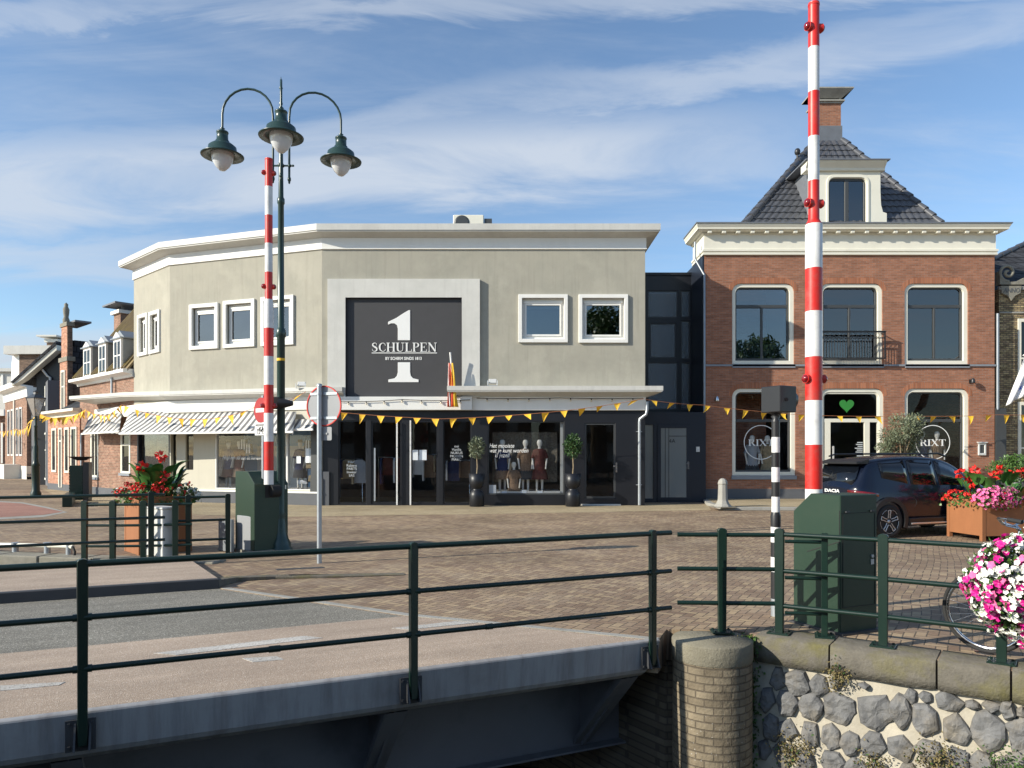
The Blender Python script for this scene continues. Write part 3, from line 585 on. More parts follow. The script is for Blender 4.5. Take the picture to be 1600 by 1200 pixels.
# coping stones
cuts = [.03, (QI @ G(1300, 1006)).x, (QI @ G(1463, 1035)).x, (QI @ G(1579, 1058)).x, 3.4, 4.6, 5.9, 7.4, 9.0, 11]
for i in range(len(cuts)-1):
    a, b = cuts[i]+.008, cuts[i+1]-.008; mb = MB(); k_ = max(4, int((b-a)/.06))
    secs = []
    for j in range(k_+1):
        x_ = a+(b-a)*j/k_; e = .35 if j in (0, k_) else 1
        w_ = lambda s_: noise.noise((x_*5, s_*3.3, i*2.0))*.014
        secs.append([(x_, -.06-.012+w_(1)+(.02 if j in (0, k_) else 0), -.235), (x_, -.075+w_(2)+(.015 if j in (0, k_) else 0), -.15), (x_, -.073+w_(3)+(.015 if j in (0, k_) else 0), -.022), (x_, -.058+w_(4), .004+w_(5)*.3), (x_, .28, .010), (x_, .38, .002), (x_, .38, -.235)])
    mb.loft(secs, smooth=True); mb.build('coping_stone', 'coping', qf)

# ================= RAILINGS =================
def post(mb, x, y, z0, z1, w=.075, d=.05, rot=0):
    T = mb.T; mb.T = Matrix.Translation((x, y, 0)) @ Matrix.Rotation(rot, 4, 'Z')
    hw0, hw1 = w*.42, w*.5; r = w*.36
    prof = [(-hw0, z0), (hw0, z0), (hw1, z1-r*.7)]+[(hw1*math.cos(a), z1-r*.7+r*.7*math.sin(a)) for a in (math.pi*.25, math.pi*.5, math.pi*.75)]+[(-hw1, z1-r*.7)]
    mb.prism(prof, 'y', -d/2, d/2); mb.T = T
def rail(mb, pts, r=.018): mb.tube(pts, r, 10)
def collar(mb, p, d, r=.026): mb.tube([Vector(p)-Vector(d)*.05, Vector(p)+Vector(d)*.05], r, 10)
# bridge railing, near side
rl = thing('bridge_railing', 'dark green three-bar railing bolted to the side beam of the bridge', 'railing', FB)
SP = [.459+2.235*k for k in (-3, -2, -1, 0, 1, 2)]
for s in SP:
    mb = MB(); post(mb, s, -.045, -.20, 1.02, .066, .05, .18); p = mb.build('post', 'green_paint', rl, bevel=.004)
    mb = MB(); mb.box(s-.105, -.045, -.235, s-.09, .012, -.03) if False else mb.box(s-.10, -.028, -.24, s+.075, -.016, -.035)
    mb.prism([(-.026, -.23), (-.10, -.22), (-.026, -.05)], 'x', s-.05, s-.038); mb.prism([(-.026, -.23), (-.10, -.22), (-.026, -.05)], 'x', s+.038, s+.05)
    for bx, bz in ((-.08, -.06), (-.08, -.21), (.055, -.21), (.055, -.06)): mb.lathe([(.009, 0), (.009, .008)], (s+bx, -.03, bz), 6) if False else mb.box(s+bx-.008, -.036, bz-.008, s+bx+.008, -.026, bz+.008)
    mb.build('bracket_plate', 'dark_steel', p)
for z in (.985, .635, .30):
    mb = MB(); rail(mb, [(XL, -.045, z), (5.13, -.045, z)], .0225 if z > .9 else .020); mb.build('rail', 'green_paint', rl)
for s in SP:
    for z in (.635, .30): mb = MB(); mb.tube([(s-.055, -.045, z), (s+.055, -.045, z)], .0255, 10); mb.build('rail_sleeve', 'green_paint', rl)
mb = MB(); mb.tube([(1.62, -.045, .30), (1.70, -.045, .30)], .0245, 10); mb.build('rail_sleeve', 'green_paint', rl); mb = MB(); mb.tube([(3.3, -.045, .30), (3.36, -.045, .30)], .0245, 10)
mb.build('rail_sleeve', 'green_paint', rl)
# far side
def s_at(px, n): P = E0+BN*n; return onl(px, (P.x, P.y), BU)[0]
rf = thing('bridge_railing', 'far railing of the bridge along the raised footway, ending by the planter', 'railing', FB)
sf = s_at(236, 6.85)
for k in range(3):
    s = sf-2.235*k; mb = MB(); post(mb, s, 6.85, .10, 1.14, .085, .055, .15); mb.build('post', 'green_paint', rf, bevel=.004)
for z in (1.09, .74, .40):
    mb = MB(); rail(mb, [(XL, 6.85, z), (s_at(258, 6.85), 6.85, z)], .022); mb.build('rail', 'green_paint', rf)
# fence along the far coping
def fence(label, pts, zs, height, ext=(0, 0), skip=(), baseplate=True, w=.075, r=.021, z0=0.0, curve=0, rot=None):
    f = thing('railing', label, 'railing', FR(pts[0][0], pts[0][1], 0, 0)); o = Vector((pts[0][0], pts[0][1], 0)); P = [Vector((p[0], p[1], 0))-o for p in pts]
    for i, p in enumerate(P):
        if i in skip: continue
        d = (P[min(i+1, len(P)-1)]-P[max(i-1, 0)]).normalized(); a = math.atan2(d.y, d.x) if rot is None else rot
        mb = MB(); post(mb, p.x, p.y, z0, z0+height, w, .055, a); ps = mb.build('post', 'green_paint', f, bevel=.004)
        if baseplate:
            mb = MB(); mb.T = Matrix.Translation((p.x, p.y, 0)) @ Matrix.Rotation(a, 4, 'Z'); mb.box(-.10, -.085, z0+.004, .10, .085, z0+.022)
            for bx in (-.075, .075):
                for by in (-.06, .06): mb.lathe([(.012, 0), (.012, .012)], (bx, by, z0+.022), 6, False)
            mb.build('base_plate', 'green_paint', ps, bevel=.003)
    for z in zs:
        q = [x+Vector((0, 0, z0+z)) for x in P]
        if ext[0]: q = [q[0]-(q[1]-q[0]).normalized()*ext[0]]+q
        if ext[1]: q = q+[q[-1]+(q[-1]-q[-2]).normalized()*ext[1]]
        mb = MB(); rail(mb, q, r); mb.build('rail', 'green_paint', f)
    return f
fence('green railing with four close posts along the far coping in front of the planter', [tuple(G(px, py).xy) for px, py in ((132, 877), (176, 877), (224, 876.5), (274, 875))], (.90, .57, .24), .965, (0, .25), w=.095)
fence('short two-post railing left of the barrier cabinet by the planter', [tuple(G(px, py).xy) for px, py in ((294, 873), (356, 870))], (1.0, .62, .30), 1.05, (.22, 0), w=.085)
# right hand fences
fence('short railing on the pier cap between bridge and quay', [tuple(G(1128, 989).xy), tuple(G(1213, 990).xy)], (.935, .61, .285), 1.0, (.42, 0), w=.085, skip=(1,))
qp = [Vector(G(1216, 991).xy), Vector(G(1380, 1011).xy), Vector(G(1565, 1037).xy)]
qp.append(qp[2]+(qp[2]-qp[1]).normalized()*1.15); qp.append(qp[3]+(qp[3]-qp[2]).normalized()*1.2)
qp[0] = qp[0]+Vector((.015, .01))
fence('green quay railing running from the pier past the cabinet to the flower basket', [tuple(p) for p in qp], (.945, .60, .27), 1.0, (0, .5), w=.085, r=.022)
fence('short cross railing just in front of the right barrier cabinet', [(2.56, 6.90), (2.905, 6.84)], (.885, .545, .215), .97, (0, 0), w=.085, r=.017, rot=1.2, skip=(0,))
# ================= GREY CORNER SHOP =================
D0 = 24.44; S0 = FL/D0
fx = lambda px: (px-800)/S0
fz = lambda py: H-(py-CY)/S0
F0 = FR(0, D0, 0, 0)
gb = thing('shop_building', 'two-storey grey rendered corner shop with white cornice and large numeral sign', 'building', FR(C1[0], C1[1], 0, 0))
v1 = Vector((C1[0]-C2[0], C1[1]-C2[1])); L1 = v1.length; F1 = FR(C2[0], C2[1], 0, math.atan2(v1.y, v1.x))
v2 = Vector((C2[0]-C3[0], C2[1]-C3[1])); L2 = v2.length; F2 = FR(C3[0], C3[1], 0, math.atan2(v2.y, v2.x))
def s1(px): t_, D = onl(px, C2, tuple(v1.normalized())); return t_, D
def s2(px): t_, D = onl(px, C3, tuple(v2.normalized())); return t_, D
def rc(fn, px0, py0, px1, py1):
    a, Da = fn(px0); b, Db = fn(px1); D = (Da+Db)/2; return (a, Z(py1, D), b, Z(py0, D))
f0 = lambda px: (fx(px), D0)
WZ0, WZ1 = 3.2, 8.56
def sq_window(frame, r, parent=gb, sur=.12, name='window'):
    x0, z0, x1, z1 = r; sx = sur
    mb = MB(); mb.plate(rrect(x0, z0, x1, z1), [rrect(x0+sx, z0+sx, x1-sx, z1-sx)], -.075, .02)
    wdw = mb.build(name, 'white_paint', parent, frame, bevel=.008)
    mb = MB(); a, b_, c, d = x0+sx, z0+sx, x1-sx, z1-sx
    mb.plate(rrect(a-.01, b_-.01, c+.01, d+.01), [rrect(a+.11, b_+.12, c-.10, d-.16)], .10, .16); mb.box(a-.01, .02, b_-.012, c+.01, .10, b_-.001)
    mb.plate(rrect(a+.10, b_+.11, c-.09, d-.15), [rrect(a+.15, b_+.17, c-.14, d-.22)], .07, .099)
    mb.box(a+.06, .055, d-.15, c-.05, .099, d-.09)
    mb.build('sash', 'white_paint', wdw, frame, bevel=.004)
    mb = MB(); mb.box(a+.14, .12, b_+.16, c-.13, .126, d-.21); mb.build('pane', 'glass_sky', wdw, frame)
    mb = MB(); mb.box(a+.14, .22, d-.50 if (int(x0*10) % 2) else d-.32, c-.13, .225, d-.2); mb.build('blind', 'blind', wdw, frame)
    return rrect(x0+sx-.03, z0+sx-.03, x1-sx+.03, z1-sx+.03)
W0 = [rc(f0, 810, 460.5, 887, 535.5), rc(f0, 904, 460.5, 981, 536)]
W1 = [rc(s1, 297, 475, 342, 546), rc(s1, 350, 469, 399, 543), rc(s1, 409, 463, 460, 540)]
W2 = [rc(s2, 217, 491, 232, 556), rc(s2, 234.5, 486, 251, 552)]
h0 = [sq_window(F0, r) for r in W0]; h1 = [sq_window(F1, r, sur=.13) for r in W1]; h2 = [sq_window(F2, r, sur=.13) for r in W2]
mb = MB(); mb.plate([(C1[0], WZ0), (C0[0], WZ0), (C0[0], WZ1), (C1[0], WZ1)], h0, 0, .25)
mb.box(C0[0]-.25, .25, 0, C0[0], 12, WZ1); mb.build('wall', 'stucco', gb, F0)
mb = MB(); mb.plate([(0, WZ0), (L1, WZ0), (L1, WZ1), (0, WZ1)], h1, 0, .25); mb.build('wall', 'stucco', gb, F1)
mb = MB(); mb.plate([(0, WZ0), (L2, WZ0), (L2, WZ1), (0, WZ1)], h2, 0, .25); mb.box(0, .25, 3.3, .25, 7, WZ1); mb.build('wall', 'stucco', gb, F2)
mb = MB(); mb.prism([C3, C2, C1, C0, (4.42, 36), (-9, 36)], 'z', 9.0, 9.1); mb.build('roof', 'dark_trim', gb, Matrix())
# interior floor slabs and back walls
mb = MB(); inn = [(-14.3, 28.9), (-12.2, 26.85), (-6.25, 24.8), (4.1, 24.8), (4.1, 33), (-11, 33)]
mb.prism(inn, 'z', 3.22, 3.32); mb.prism(inn, 'z', 8.3, 8.4); mb.box(-12, 28.8, .0, 4.15, 28.95, 8.3) ; mb.prism(inn, 'z', -.02, .03); mb.build('interior', 'interior', gb, Matrix())
def sweep(mb, path, prof, frame=None):
    n = len(path); secs = []
    for i, p in enumerate(path):
        p = Vector(p); ns = []
        for a, b in ((i-1, i), (i, i+1)):
            if 0 <= a and b < n: d = (Vector(path[b])-Vector(path[a])).normalized(); ns.append(Vector((d.y, -d.x)))
        if len(ns) == 2: m_ = (ns[0]+ns[1]).normalized(); m_ = m_/max(.3, m_.dot(ns[0]))
        else: m_ = ns[0]
        secs.append([(p.x+m_.x*d, p.y+m_.y*d, z) for d, z in prof])
    mb.loft(secs, smooth=False); return mb
CP = [(-11.3, 33), C3, C2, C1, C0, (4.42, 34)]
mb = MB(); sweep(mb, CP, [(.035, 8.54), (.035, 8.88), (-.1, 8.88), (-.1, 8.54)]); mb.build('frieze', 'white_paint', gb, Matrix())
mb = MB(); sweep(mb, CP, [(.02, 8.872), (.37, 8.985), (.40, 8.985), (.40, 9.03), (.43, 9.03), (.43, 9.235), (-.3, 9.24), (-.3, 8.872)]); mb.build('cornice', 'grey_cornice', gb, Matrix())
mb = MB(); sweep(mb, CP, [(.02, 8.50), (.05, 8.51), (.05, 8.538), (-.05, 8.538), (-.05, 8.50)]); mb.build('cornice_bead', 'white_paint', gb, Matrix())
# sign surround and panel
sgx0, sgx1, szb, szt = fx(513), fx(750), fz(621), fz(437)
mb = MB(); mb.plate(rrect(sgx0, szb, sgx1, szt), [rrect(fx(541), szb-.0+.002, fx(722), fz(466))], -.12, .0); mb.build('sign_surround', 'stucco_white', gb, F0, bevel=.012)
mb = MB(); mb.box(fx(541)+.001, -.119, szb+.004, fx(541)+.012, -.004, fz(466)-.001); mb.box(fx(722)-.012, -.119, szb+.004, fx(722)-.001, -.004, fz(466)-.001); mb.box(fx(541)+.013, -.118, fz(466)-.012, fx(722)-.013, -.004, fz(466)-.002); mb.build('reveal', 'black_panel', gb, F0)
mb = MB(); mb.box(fx(541)+.002, -.012, szb+.003, fx(722)-.002, -.003, fz(466)-.002); sg = mb.build('sign_panel', 'sign_black', gb, F0)
zz = lambda p: (fx(p[0]/2.963+500), fz(p[1]/2.963+330))
mb = MB(); mb.prism([zz(p) for p in ((316, 513), (352, 496), (395, 468), (412, 459), (418, 459), (418, 598), (361, 598), (361, 545), (357, 528), (345, 520), (330, 520), (316, 526))], 'y', -.03, -.012); mb.build('numeral', 'sign_letter', sg, F0, bevel=.004); mb = MB()
mb.prism([zz(p) for p in ((361, 700), (418, 700), (418, 745), (421, 762), (431, 774), (457, 780), (457, 792), (317, 792), (317, 780), (346, 774), (357, 762), (361, 745))], 'y', -.03, -.012); mb.build('numeral', 'sign_letter', sg, F0, bevel=.004)
mb = MB(); serif(mb, 'SCHULPEN', fx(580.5), fx(683), fz(549.6), fz(535.6)-fz(549.6), -.012, .014); mb.box(fx(581), -.022, fz(552.2), fx(683), -.012, fz(551)); mb.build('lettering', 'sign_letter', sg, F0)
text_part('BY SCHIRM SINDS 1813', .135, 'lettering', 'sign_letter', sg, F0 @ Matrix.Translation((fx(630.7), -.016, fz(562.3))), sx=.88, bold=.004)
# lower frieze bands and canopies
mb = MB(); mb.box(fx(527), -.20, fz(641), fx(738), .1, fz(620.5)); mb.build('fascia_board', 'white_paint', gb, F0, bevel=.006)
mb = MB(); mb.box(fx(738)+.003, -.04, fz(641), C0[0]+.02, .1, 3.62); mb.build('fascia_board', 'white_paint', gb, F0, bevel=.004); mb = MB(); mb.box(-6.4, -.04, fz(641), fx(527)-.003, .1, 3.62); mb.build('fascia_board', 'white_paint', gb, F0, bevel=.004)
for fr_, x0, x1 in ((F1, -.02, L1+.02), (F2, -4.2, L2+.01)):
    mb = MB(); mb.box(x0, -.05, 3.20, x1, .1, 3.62); mb.build('fascia_board', 'white_paint', gb, fr_)
mb = MB(); sweep(mb, [(fx(724), 24.9), (fx(724), D0), C0, (4.42, 25.6)], [(.02, 3.60), (.45, 3.74), (.48, 3.74), (.48, 3.78), (.50, 3.78), (.50, 3.93), (-.0, 3.95), (-.0, 3.60)]); mb.build('canopy', 'grey_cornice', gb, Matrix())
OV = .42
LP_ = [stp(4.25), C3, C2, C1, (-5.55, 24.44)]; DZ = [.24, .20, .04, .0, .0]; mb = MB(); secs = []
for i, p in enumerate(LP_):
    ns = []
    for a, b in ((i-1, i), (i, i+1)):
        if 0 <= a and b < len(LP_): d = (Vector(LP_[b])-Vector(LP_[a])).normalized(); ns.append(Vector((d.y, -d.x)))
    m_ = (sum(ns, Vector((0, 0)))).normalized(); m_ = m_/m_.dot(ns[0]); p = Vector(p); ov = OV*(2.4 if i == 0 else 1)
    secs.append([(p.x+m_.x*d_*(ov/OV if d_ > .1 else 1), p.y+m_.y*d_*(ov/OV if d_ > .1 else 1), z_+DZ[i]) for d_, z_ in ((.02, 3.60), (OV-.05, 3.73), (OV-.02, 3.73), (OV-.02, 3.77), (OV, 3.77), (OV, 3.90), (0, 3.93))])
mb.loft(secs, smooth=False); mb.build('canopy', 'grey_cornice', gb, Matrix())
# shopfront of the right half
FH = [(528, 657, 572, 787.5), (579, 657, 627, 788), (641, 657, 684, 788), (692, 657, 736, 788), (762, 658, 882, 773), (914, 661, 962, 779)]
holes = [rrect(fx(a), fz(d), fx(c), fz(b_)) for a, b_, c, d in FH]
sf = None
mb = MB(); mb.plate([(-6.32, 0), (C0[0], 0), (C0[0], fz(641)+.02), (-6.32, fz(641)+.02)], holes, .06, .20); sf = mb.build('shopfront', 'black_panel', gb, F0, bevel=.006)
for (a, b_, c, d), nm in zip(FH, ('window', 'door', 'door', 'window', 'window', 'door')):
    mb = MB(); x0, z0, x1, z1 = fx(a), fz(d), fx(c), fz(b_); fw = .055 if nm == 'door' else .035
    mb.plate(rrect(x0+.002, z0+.002, x1-.002, z1-.002), [rrect(x0+fw, z0+fw*1.3, x1-fw, z1-fw)], .09, .135); o = mb.build(nm, 'dark_trim' if a > 750 else 'black_panel', gb, F0)
    mb = MB(); mb.box(x0+fw-.01, .11, z0+fw, x1-fw+.01, .116, z1-fw+.01); mb.build('pane', 'glass_shop', o, F0)
    if a in (579,): mb = MB(); mb.box(fx(584), .02, fz(783), fx(586.5), .05, fz(700)); mb.box(fx(584), .04, fz(770), fx(586.5), .09, fz(768)); mb.box(fx(584), .04, fz(710), fx(586.5), .09, fz(708)); mb.build('handle', 'galvanised', o, F0)
    if a == 914: mb = MB(); mb.box(fx(962), .0, fz(738), fx(964.5), .03, fz(723)); mb.box(fx(962.5), .02, fz(732), fx(964), .09, fz(730)); mb.box(fx(958), -.01, fz(729.5), fx(963), .0+.01, fz(727)); mb.build('handle', 'steel', o, F0); mb = MB(); mb.box(fx(908), -.03, 0.0, fx(970), .06, .05); mb.build('threshold', 'alu', o, F0)
for p_ in (620.5, 641.5):
    mb = MB(); mb.box(fx(p_-1.1), -.05, .02, fx(p_+1.1), -.01, fz(657)); mb.box(fx(p_-1), -.01, .3, fx(p_+1), .061, .34); mb.box(fx(p_-1), -.01, 2.4, fx(p_+1), .061, 2.44); mb.build('door_bar', 'pole_white', gb, F0)
mb = MB(); mb.box(fx(876), .22, fz(771), fx(882), .26, fz(659)); mb.box(fx(764), .15, fz(772.5), fx(876), 1.6, fz(768)); mb.build('display_plinth', 'interior_light', gb, F0)
text_part('Het mooiste', .2, 'lettering', 'sign_letter', gb, F0 @ Matrix.Translation((fx(764), .10, fz(699.5))), .002, .25, 'LEFT', .82, .001)
text_part('wat je kunt worden', .2, 'lettering', 'sign_letter', gb, F0 @ Matrix.Translation((fx(764), .10, fz(707))), .002, .25, 'LEFT', .82, .001)
text_part('is jezelf', .2, 'lettering', 'sign_letter', gb, F0 @ Matrix.Translation((fx(773), .10, fz(714.5))), .002, .25, 'LEFT', .82, .001)
for px, lines in ((548.5, ('MAC', 'Rabens', 'PARTS', 'Inwear', 'SAS')), (713, ('oui', 'Vanilia', 'NUKUS', 'MODEN', 'MARC'))):
    for k, t_ in enumerate(lines): text_part(t_, .12, 'lettering', 'blind', gb, F0 @ Matrix.Translation((fx(px), .10, fz(724+k*5.2-(25 if px > 600 else 0)))), .002)
for a, b_ in ((643.5, 653), (654.5, 666)): mb = MB(); mb.box(fx(a), .095, fz(719), fx(b_), .10, fz(703)); mb.build('notice', 'paper', gb, F0)
for a, b_, c, d in ((764, 758, 775, 772.5), (784, 767, 792, 772.5), (815, 766, 823, 772.5), (840, 767, 848, 772.5)): mb = MB(); mb.box(fx(a), .14, fz(d), fx(c), .145, fz(b_)); mb.build('price_card', 'paper', gb, F0)
mb = MB(); mb.box(C1[0]-.02, .0, 0, fx(514), .06, fz(737)); mb.build('plinth', 'plinth', gb, F0)
# downpipe right
mb = MB(); mb.tube([(fx(1010), -.12, fz(628)), (fx(1010), -.12, fz(641)), (fx(1008.5), -.12, fz(648)), (fx(999), -.10, fz(655)), (fx(998.5), -.08, fz(660)), (fx(998.5), -.08, .02)], .05, 10)
for py in (675, 758): mb.tube([(fx(998.5), -.08, fz(py)), (fx(998.5), -.08, fz(py)+.03)], .062, 10); mb.box(fx(998.5)-.09, -.07, fz(py), fx(998.5)+.09, .06, fz(py)+.02)
mb.build('downpipe', 'galvanised', gb, F0)
# left half: brick, cream piers and shop windows under the awning
def wl(fn, a, b_, c, d): x0, D_ = fn(a); x1, Dd = fn(c); Dm = (D_+Dd)/2; return x0, Z(d, Dm), x1, Z(b_, Dm)
zf = 3.2
a2 = s2(214)[0]; 
mb = MB(); x0_ = s2(132)[0]
bh = [rrect(s2(189)[0], .95, s2(204)[0], 2.55), rrect(s2(142)[0], .72, s2(154)[0], 2.9)]
mb.plate([(x0_, 0), (a2, 0), (a2, zf), (x0_, zf)], bh, 0, .25); mb.box(x0_, .25, 0, x0_+.25, 3, zf); mb.build('wall', 'brick_street', gb, F2)
for h_ in bh:
    (xa, za), (xb, zb) = h_[2], h_[0]; mb = MB(); mb.plate(h_, [rrect(xa+.13, za+.08, xb-.13, zb-.08)], -.02, .10); o = mb.build('window', 'cream_paint', gb, F2, bevel=.005)
    mb = MB(); mb.box(xa+.12, .03, za+.07, xb-.12, .035, zb-.07); mb.build('pane', 'glass_dark', o, F2)
    mb = MB(); mb.box(xa+.1, .06, za+.07, xb-.1, .3, zb-.07); mb.build('blind', 'blind', o, F2)
    mb = MB(); mb.box((xa+xb)/2-.03, -.01, za+.08, (xa+xb)/2+.03, .029, zb-.08) if xa < -2 else mb.box(xa+.13, -.01, zb-.5, xb-.13, .029, zb-.44); mb.build('glazing_bar', 'cream_paint', o, F2)
    mb = MB(); mb.box(xa-.06, -.08, za-.1, xb+.06, -.001, za); mb.build('sill', 'sill_stone', o, F2)
mb = MB(); mb.box(x0_, -.03, 0, a2, -.001, .30); mb.build('plinth', 'plinth', gb, F2)
# glazed part seg2
mb = MB(); mb.plate([(a2+.002, 0), (L2, 0), (L2, zf), (a2+.002, zf)], [rrect(a2+.12, .52, L2-.10, 2.8)], .0, .14); o = mb.build('shopfront', 'black_panel', gb, F2)
mb = MB(); mb.box(a2+.1, .07, .5, L2-.08, .076, 2.82); mb.build('pane', 'glass_shop', o, F2)
mb = MB(); mb.box(a2, -.04, 0, L2+.04, -.001, .42); mb.box(a2, -.05, .42, L2+.04, -.001, .47); mb.build('plinth', 'plinth', gb, F2)
q1 = lambda px: s1(px)[0]
mb = MB(); mb.plate([(.0, .42), (L1, .42), (L1, zf), (0, zf)], [rrect(q1(267), .55, q1(275.5), 2.8), rrect(q1(290), 1.15, q1(302), 2.45), rrect(q1(337), .50, q1(490), 2.86)], .0, .16); mb.build('shopfront', 'shop_cream', gb, F1, bevel=.004)
mb = MB(); mb.box(0, -.04, 0, L1, .16, .40); mb.build('plinth', 'plinth', gb, F1)
mb = MB(); mb.box(.01, -.06, .40, L1+.02, .16, .455); mb.build('sill', 'white_paint', gb, F1)
mb = MB(); mb.box(q1(290), .08, 1.15, q1(302), .1, 2.45); mb.box(q1(267), .12, .55, q1(275.5), .13, 2.8); mb.build('pane', 'glass_dark', gb, F1)
mb = MB(); mb.plate(rrect(q1(337), .50, q1(490), 2.86), [rrect(q1(338.2), .53, q1(447.5), 2.83), rrect(q1(449.5), .53, q1(488.5), 2.83)], -.01, .10); o = mb.build('window', 'white_paint', gb, F1)
mb = MB(); mb.box(q1(338), .05, .52, q1(489), .056, 2.84); mb.build('pane', 'glass_shop', o, F1)
mb = MB(); mb.box(q1(336), 1.5, .2, q1(492), 1.55, 3.1); mb.build('backdrop', 'interior_blue', gb, F1)
mb = MB(); mb.box(q1(336), .17, .40, q1(492), 1.5, .52); mb.box(q1(360), 1.44, .5, q1(440), 1.48, 2.0); mb.build('display_plinth', 'interior_light', gb, F1)
text_part('Altijd een stil aan de horizon', .19, 'lettering', 'sign_letter', gb, F1 @ Matrix.Translation((q1(346), .04, 1.53)), .002, .25, 'LEFT', .75, .0)
mb = MB(); mb.box(q1(476.5), .03, 1.42, q1(483), .035, 1.9); mb.box(q1(484), .03, 1.42, q1(489), .035, 1.9); mb.box(q1(462.5), .03, 1.4, q1(469), .035, 1.65); mb.build('notice', 'paper', gb, F1)
mb = MB(); mb.box(L1-.42, -.02, .3, L1, .1, 3.19); mb.box(L1-.44, -.03, 0, L1+.03, .1, .9); mb.build('corner_pier', 'dark_trim', gb, F1)
# wall clamp, cable stub, floodlights, roof aircon
for i, (a, py, fr_, lab) in enumerate(((473, 606, -.25, 'silver floodlight on the canopy left of the sign'), (770, 601, -.35, 'small silver floodlight on the canopy right of the sign'))):
    t_ = thing('floodlight', lab, 'floodlight', FR(fx(a), D0+fr_, 3.87 if i == 0 else 3.95)); mb = MB(); mb.T = Matrix.Rotation(-.6, 4, 'X'); mb.box(-.13, -.03, .10, .13, .05, .27); mb.build('housing', 'alu', t_, bevel=.01)
    mb = MB(); mb.tube([(-.15, 0, 0), (-.16, .02, .17)], .012, 6); mb.tube([(.15, 0, 0), (.16, .02, .17)], .012, 6); mb.box(-.16, -.02, -.0, .16, .02, .015); mb.build('bracket', 'galvanised', t_)
ac = thing('air_conditioner', 'cream outdoor air conditioning unit on the flat roof', 'air conditioner', FR(fx(731)*1.06, D0+1.6, 9.56))
sc_ = 1.06
mb = MB(); mb.box(-.45, 0, -.4, -.38, .35, .05); mb.box(.4, 0, -.4, .47, .35, .05); mb.build('stand', 'dark_trim', ac); mb = MB(); mb.box(-.53, 0, 0.05, .55, .35, .62); mb.build('casing', 'cream_paint', ac, bevel=.02)
mb = MB(); mb.lathe([(.24, 0), (.26, .012), (.22, .02)], n=20); mb.T = None
o = mb.build('fan_grille', 'dark_trim', ac); o.matrix_basis = Matrix.Translation((-.22, -.002, .34)) @ Matrix.Rotation(math.pi/2, 4, 'X')
mb = MB(); mb.box(.57, .05, .3, .84, .3, .5); mb.build('side_unit', 'dark_trim', ac)
# awnings
def awning(label, A, B, Tl, Tr, mat, group=None):
    A, B, Tl, Tr = map(Vector, (A, B, Tl, Tr)); d = B-A; rot = math.atan2(d.y, d.x); Fm = FR(A.x, A.y, 0, rot); I = Fm.inverted(); a, b, tl, tr = [I @ p for p in (A, B, Tl, Tr)]
    t_ = thing('awning', label, 'awning', Fm); mb = MB(); n = 24; sec = []
    for j in range(5):
        f = j/4; row = []
        for i in range(n+1): u_ = i/n; p0 = a.lerp(b, u_); p1 = tl.lerp(tr, u_); p = p0.lerp(p1, f); p.z += .012*math.sin(u_*math.pi*9+f)*math.sin(f*math.pi)-.03*math.sin(f*math.pi); row.append(tuple(p))
        sec.append(row)
    mb.loft(sec, closed=False, caps=False); o = mb.build('cloth', mat, t_); s_ = o.modifiers.new('t', 'SOLIDIFY'); s_.thickness = .006
    mb = MB(); mb.box(a.x-.03, -.03, a.z-.05, b.x+.03, .03, a.z+.02); mb.build('front_bar', 'awning_bar', t_, bevel=.008)
    mb = MB()
    for p, q_ in ((a, tl), (b, tr)): mb.tube([(p.x, 0, p.z-.02), (q_.x+(-.05 if p is b else .05), q_.y, p.z+.25)], .016, 6)
    mb.build('arm', 'awning_bar', t_)
    return t_
PD = lambda px, py, D: ((px-800)*D/FL, D, Z(py, D))
awning('long grey and white striped awning over the left shop windows', PD(187, 677, 25.7), PD(457, 677.5, 23.75), PD(203, 643, 27.4), PD(463, 643, 24.62), 'awning_stripe')
awning('small narrow striped awning at the far left end of the corner shop', PD(128, 677.5, 30.6), PD(186, 677.5, 27.4), PD(141, 646, 32.0), PD(190, 645, 29.5), 'awning_side')
awning('short striped awning around the corner beside the barrier pole', PD(449, 671, 24.2), PD(488, 671, 23.9), PD(462, 655, 24.6), PD(492, 655, 24.4), 'awning_stripe')

# ================= LINK BUILDING =================
DL = 28.2; SL = FL/DL; lx = lambda px: (px-800)/SL; lz = lambda py: H-(py-CY)/SL
DP = 26.07; SP2 = FL/DP; px_ = lambda px: (px-800)/SP2; pz_ = lambda py: H-(py-CY)/SP2
lk = thing('link_building', 'narrow black glazed stair block between grey shop and brick house', 'building', FR(5.6, DP))
FLk = FR(0, DL); FPo = FR(0, DP)
GW = [(1012, 454, 1059, 496), (1064, 454, 1078, 496), (1016, 505, 1056, 559), (1064, 501, 1078, 561), (1012, 566, 1059, 640), (1064, 566, 1078, 640)]
mb = MB(); mb.plate([(lx(985), 3.0), (lx(1086), 3.0), (lx(1086), lz(427)), (lx(985), lz(427))], [rrect(lx(a), lz(d), lx(c), lz(b_)) for a, b_, c, d in GW], 0, .12); mb.build('wall', 'black_panel', lk, FLk, bevel=.005)
for a, b_, c, d in GW:
    mb = MB(); mb.plate(rrect(lx(a)+.002, lz(d)+.002, lx(c)-.002, lz(b_)-.002), [rrect(lx(a)+.04, lz(d)+.04, lx(c)-.04, lz(b_)-.04)], .03, .07); o = mb.build('window', 'dark_trim', lk, FLk); mb = MB(); mb.box(lx(a)+.03, .05, lz(d)+.03, lx(c)-.03, .056, lz(b_)-.03); mb.build('pane', 'glass_pattern', o, FLk)
mb = MB(); mb.box(lx(985), -.05, lz(430), lx(1086), .3, lz(427)+.02); mb.box(lx(985), 3, 3, lx(1100), 3.1, 8.5); mb.build('roof', 'black_panel', lk, FLk)
mb = MB(); pd = [(1008, 664, 1021, 779), (1032.5, 669, 1072.5, 777)]
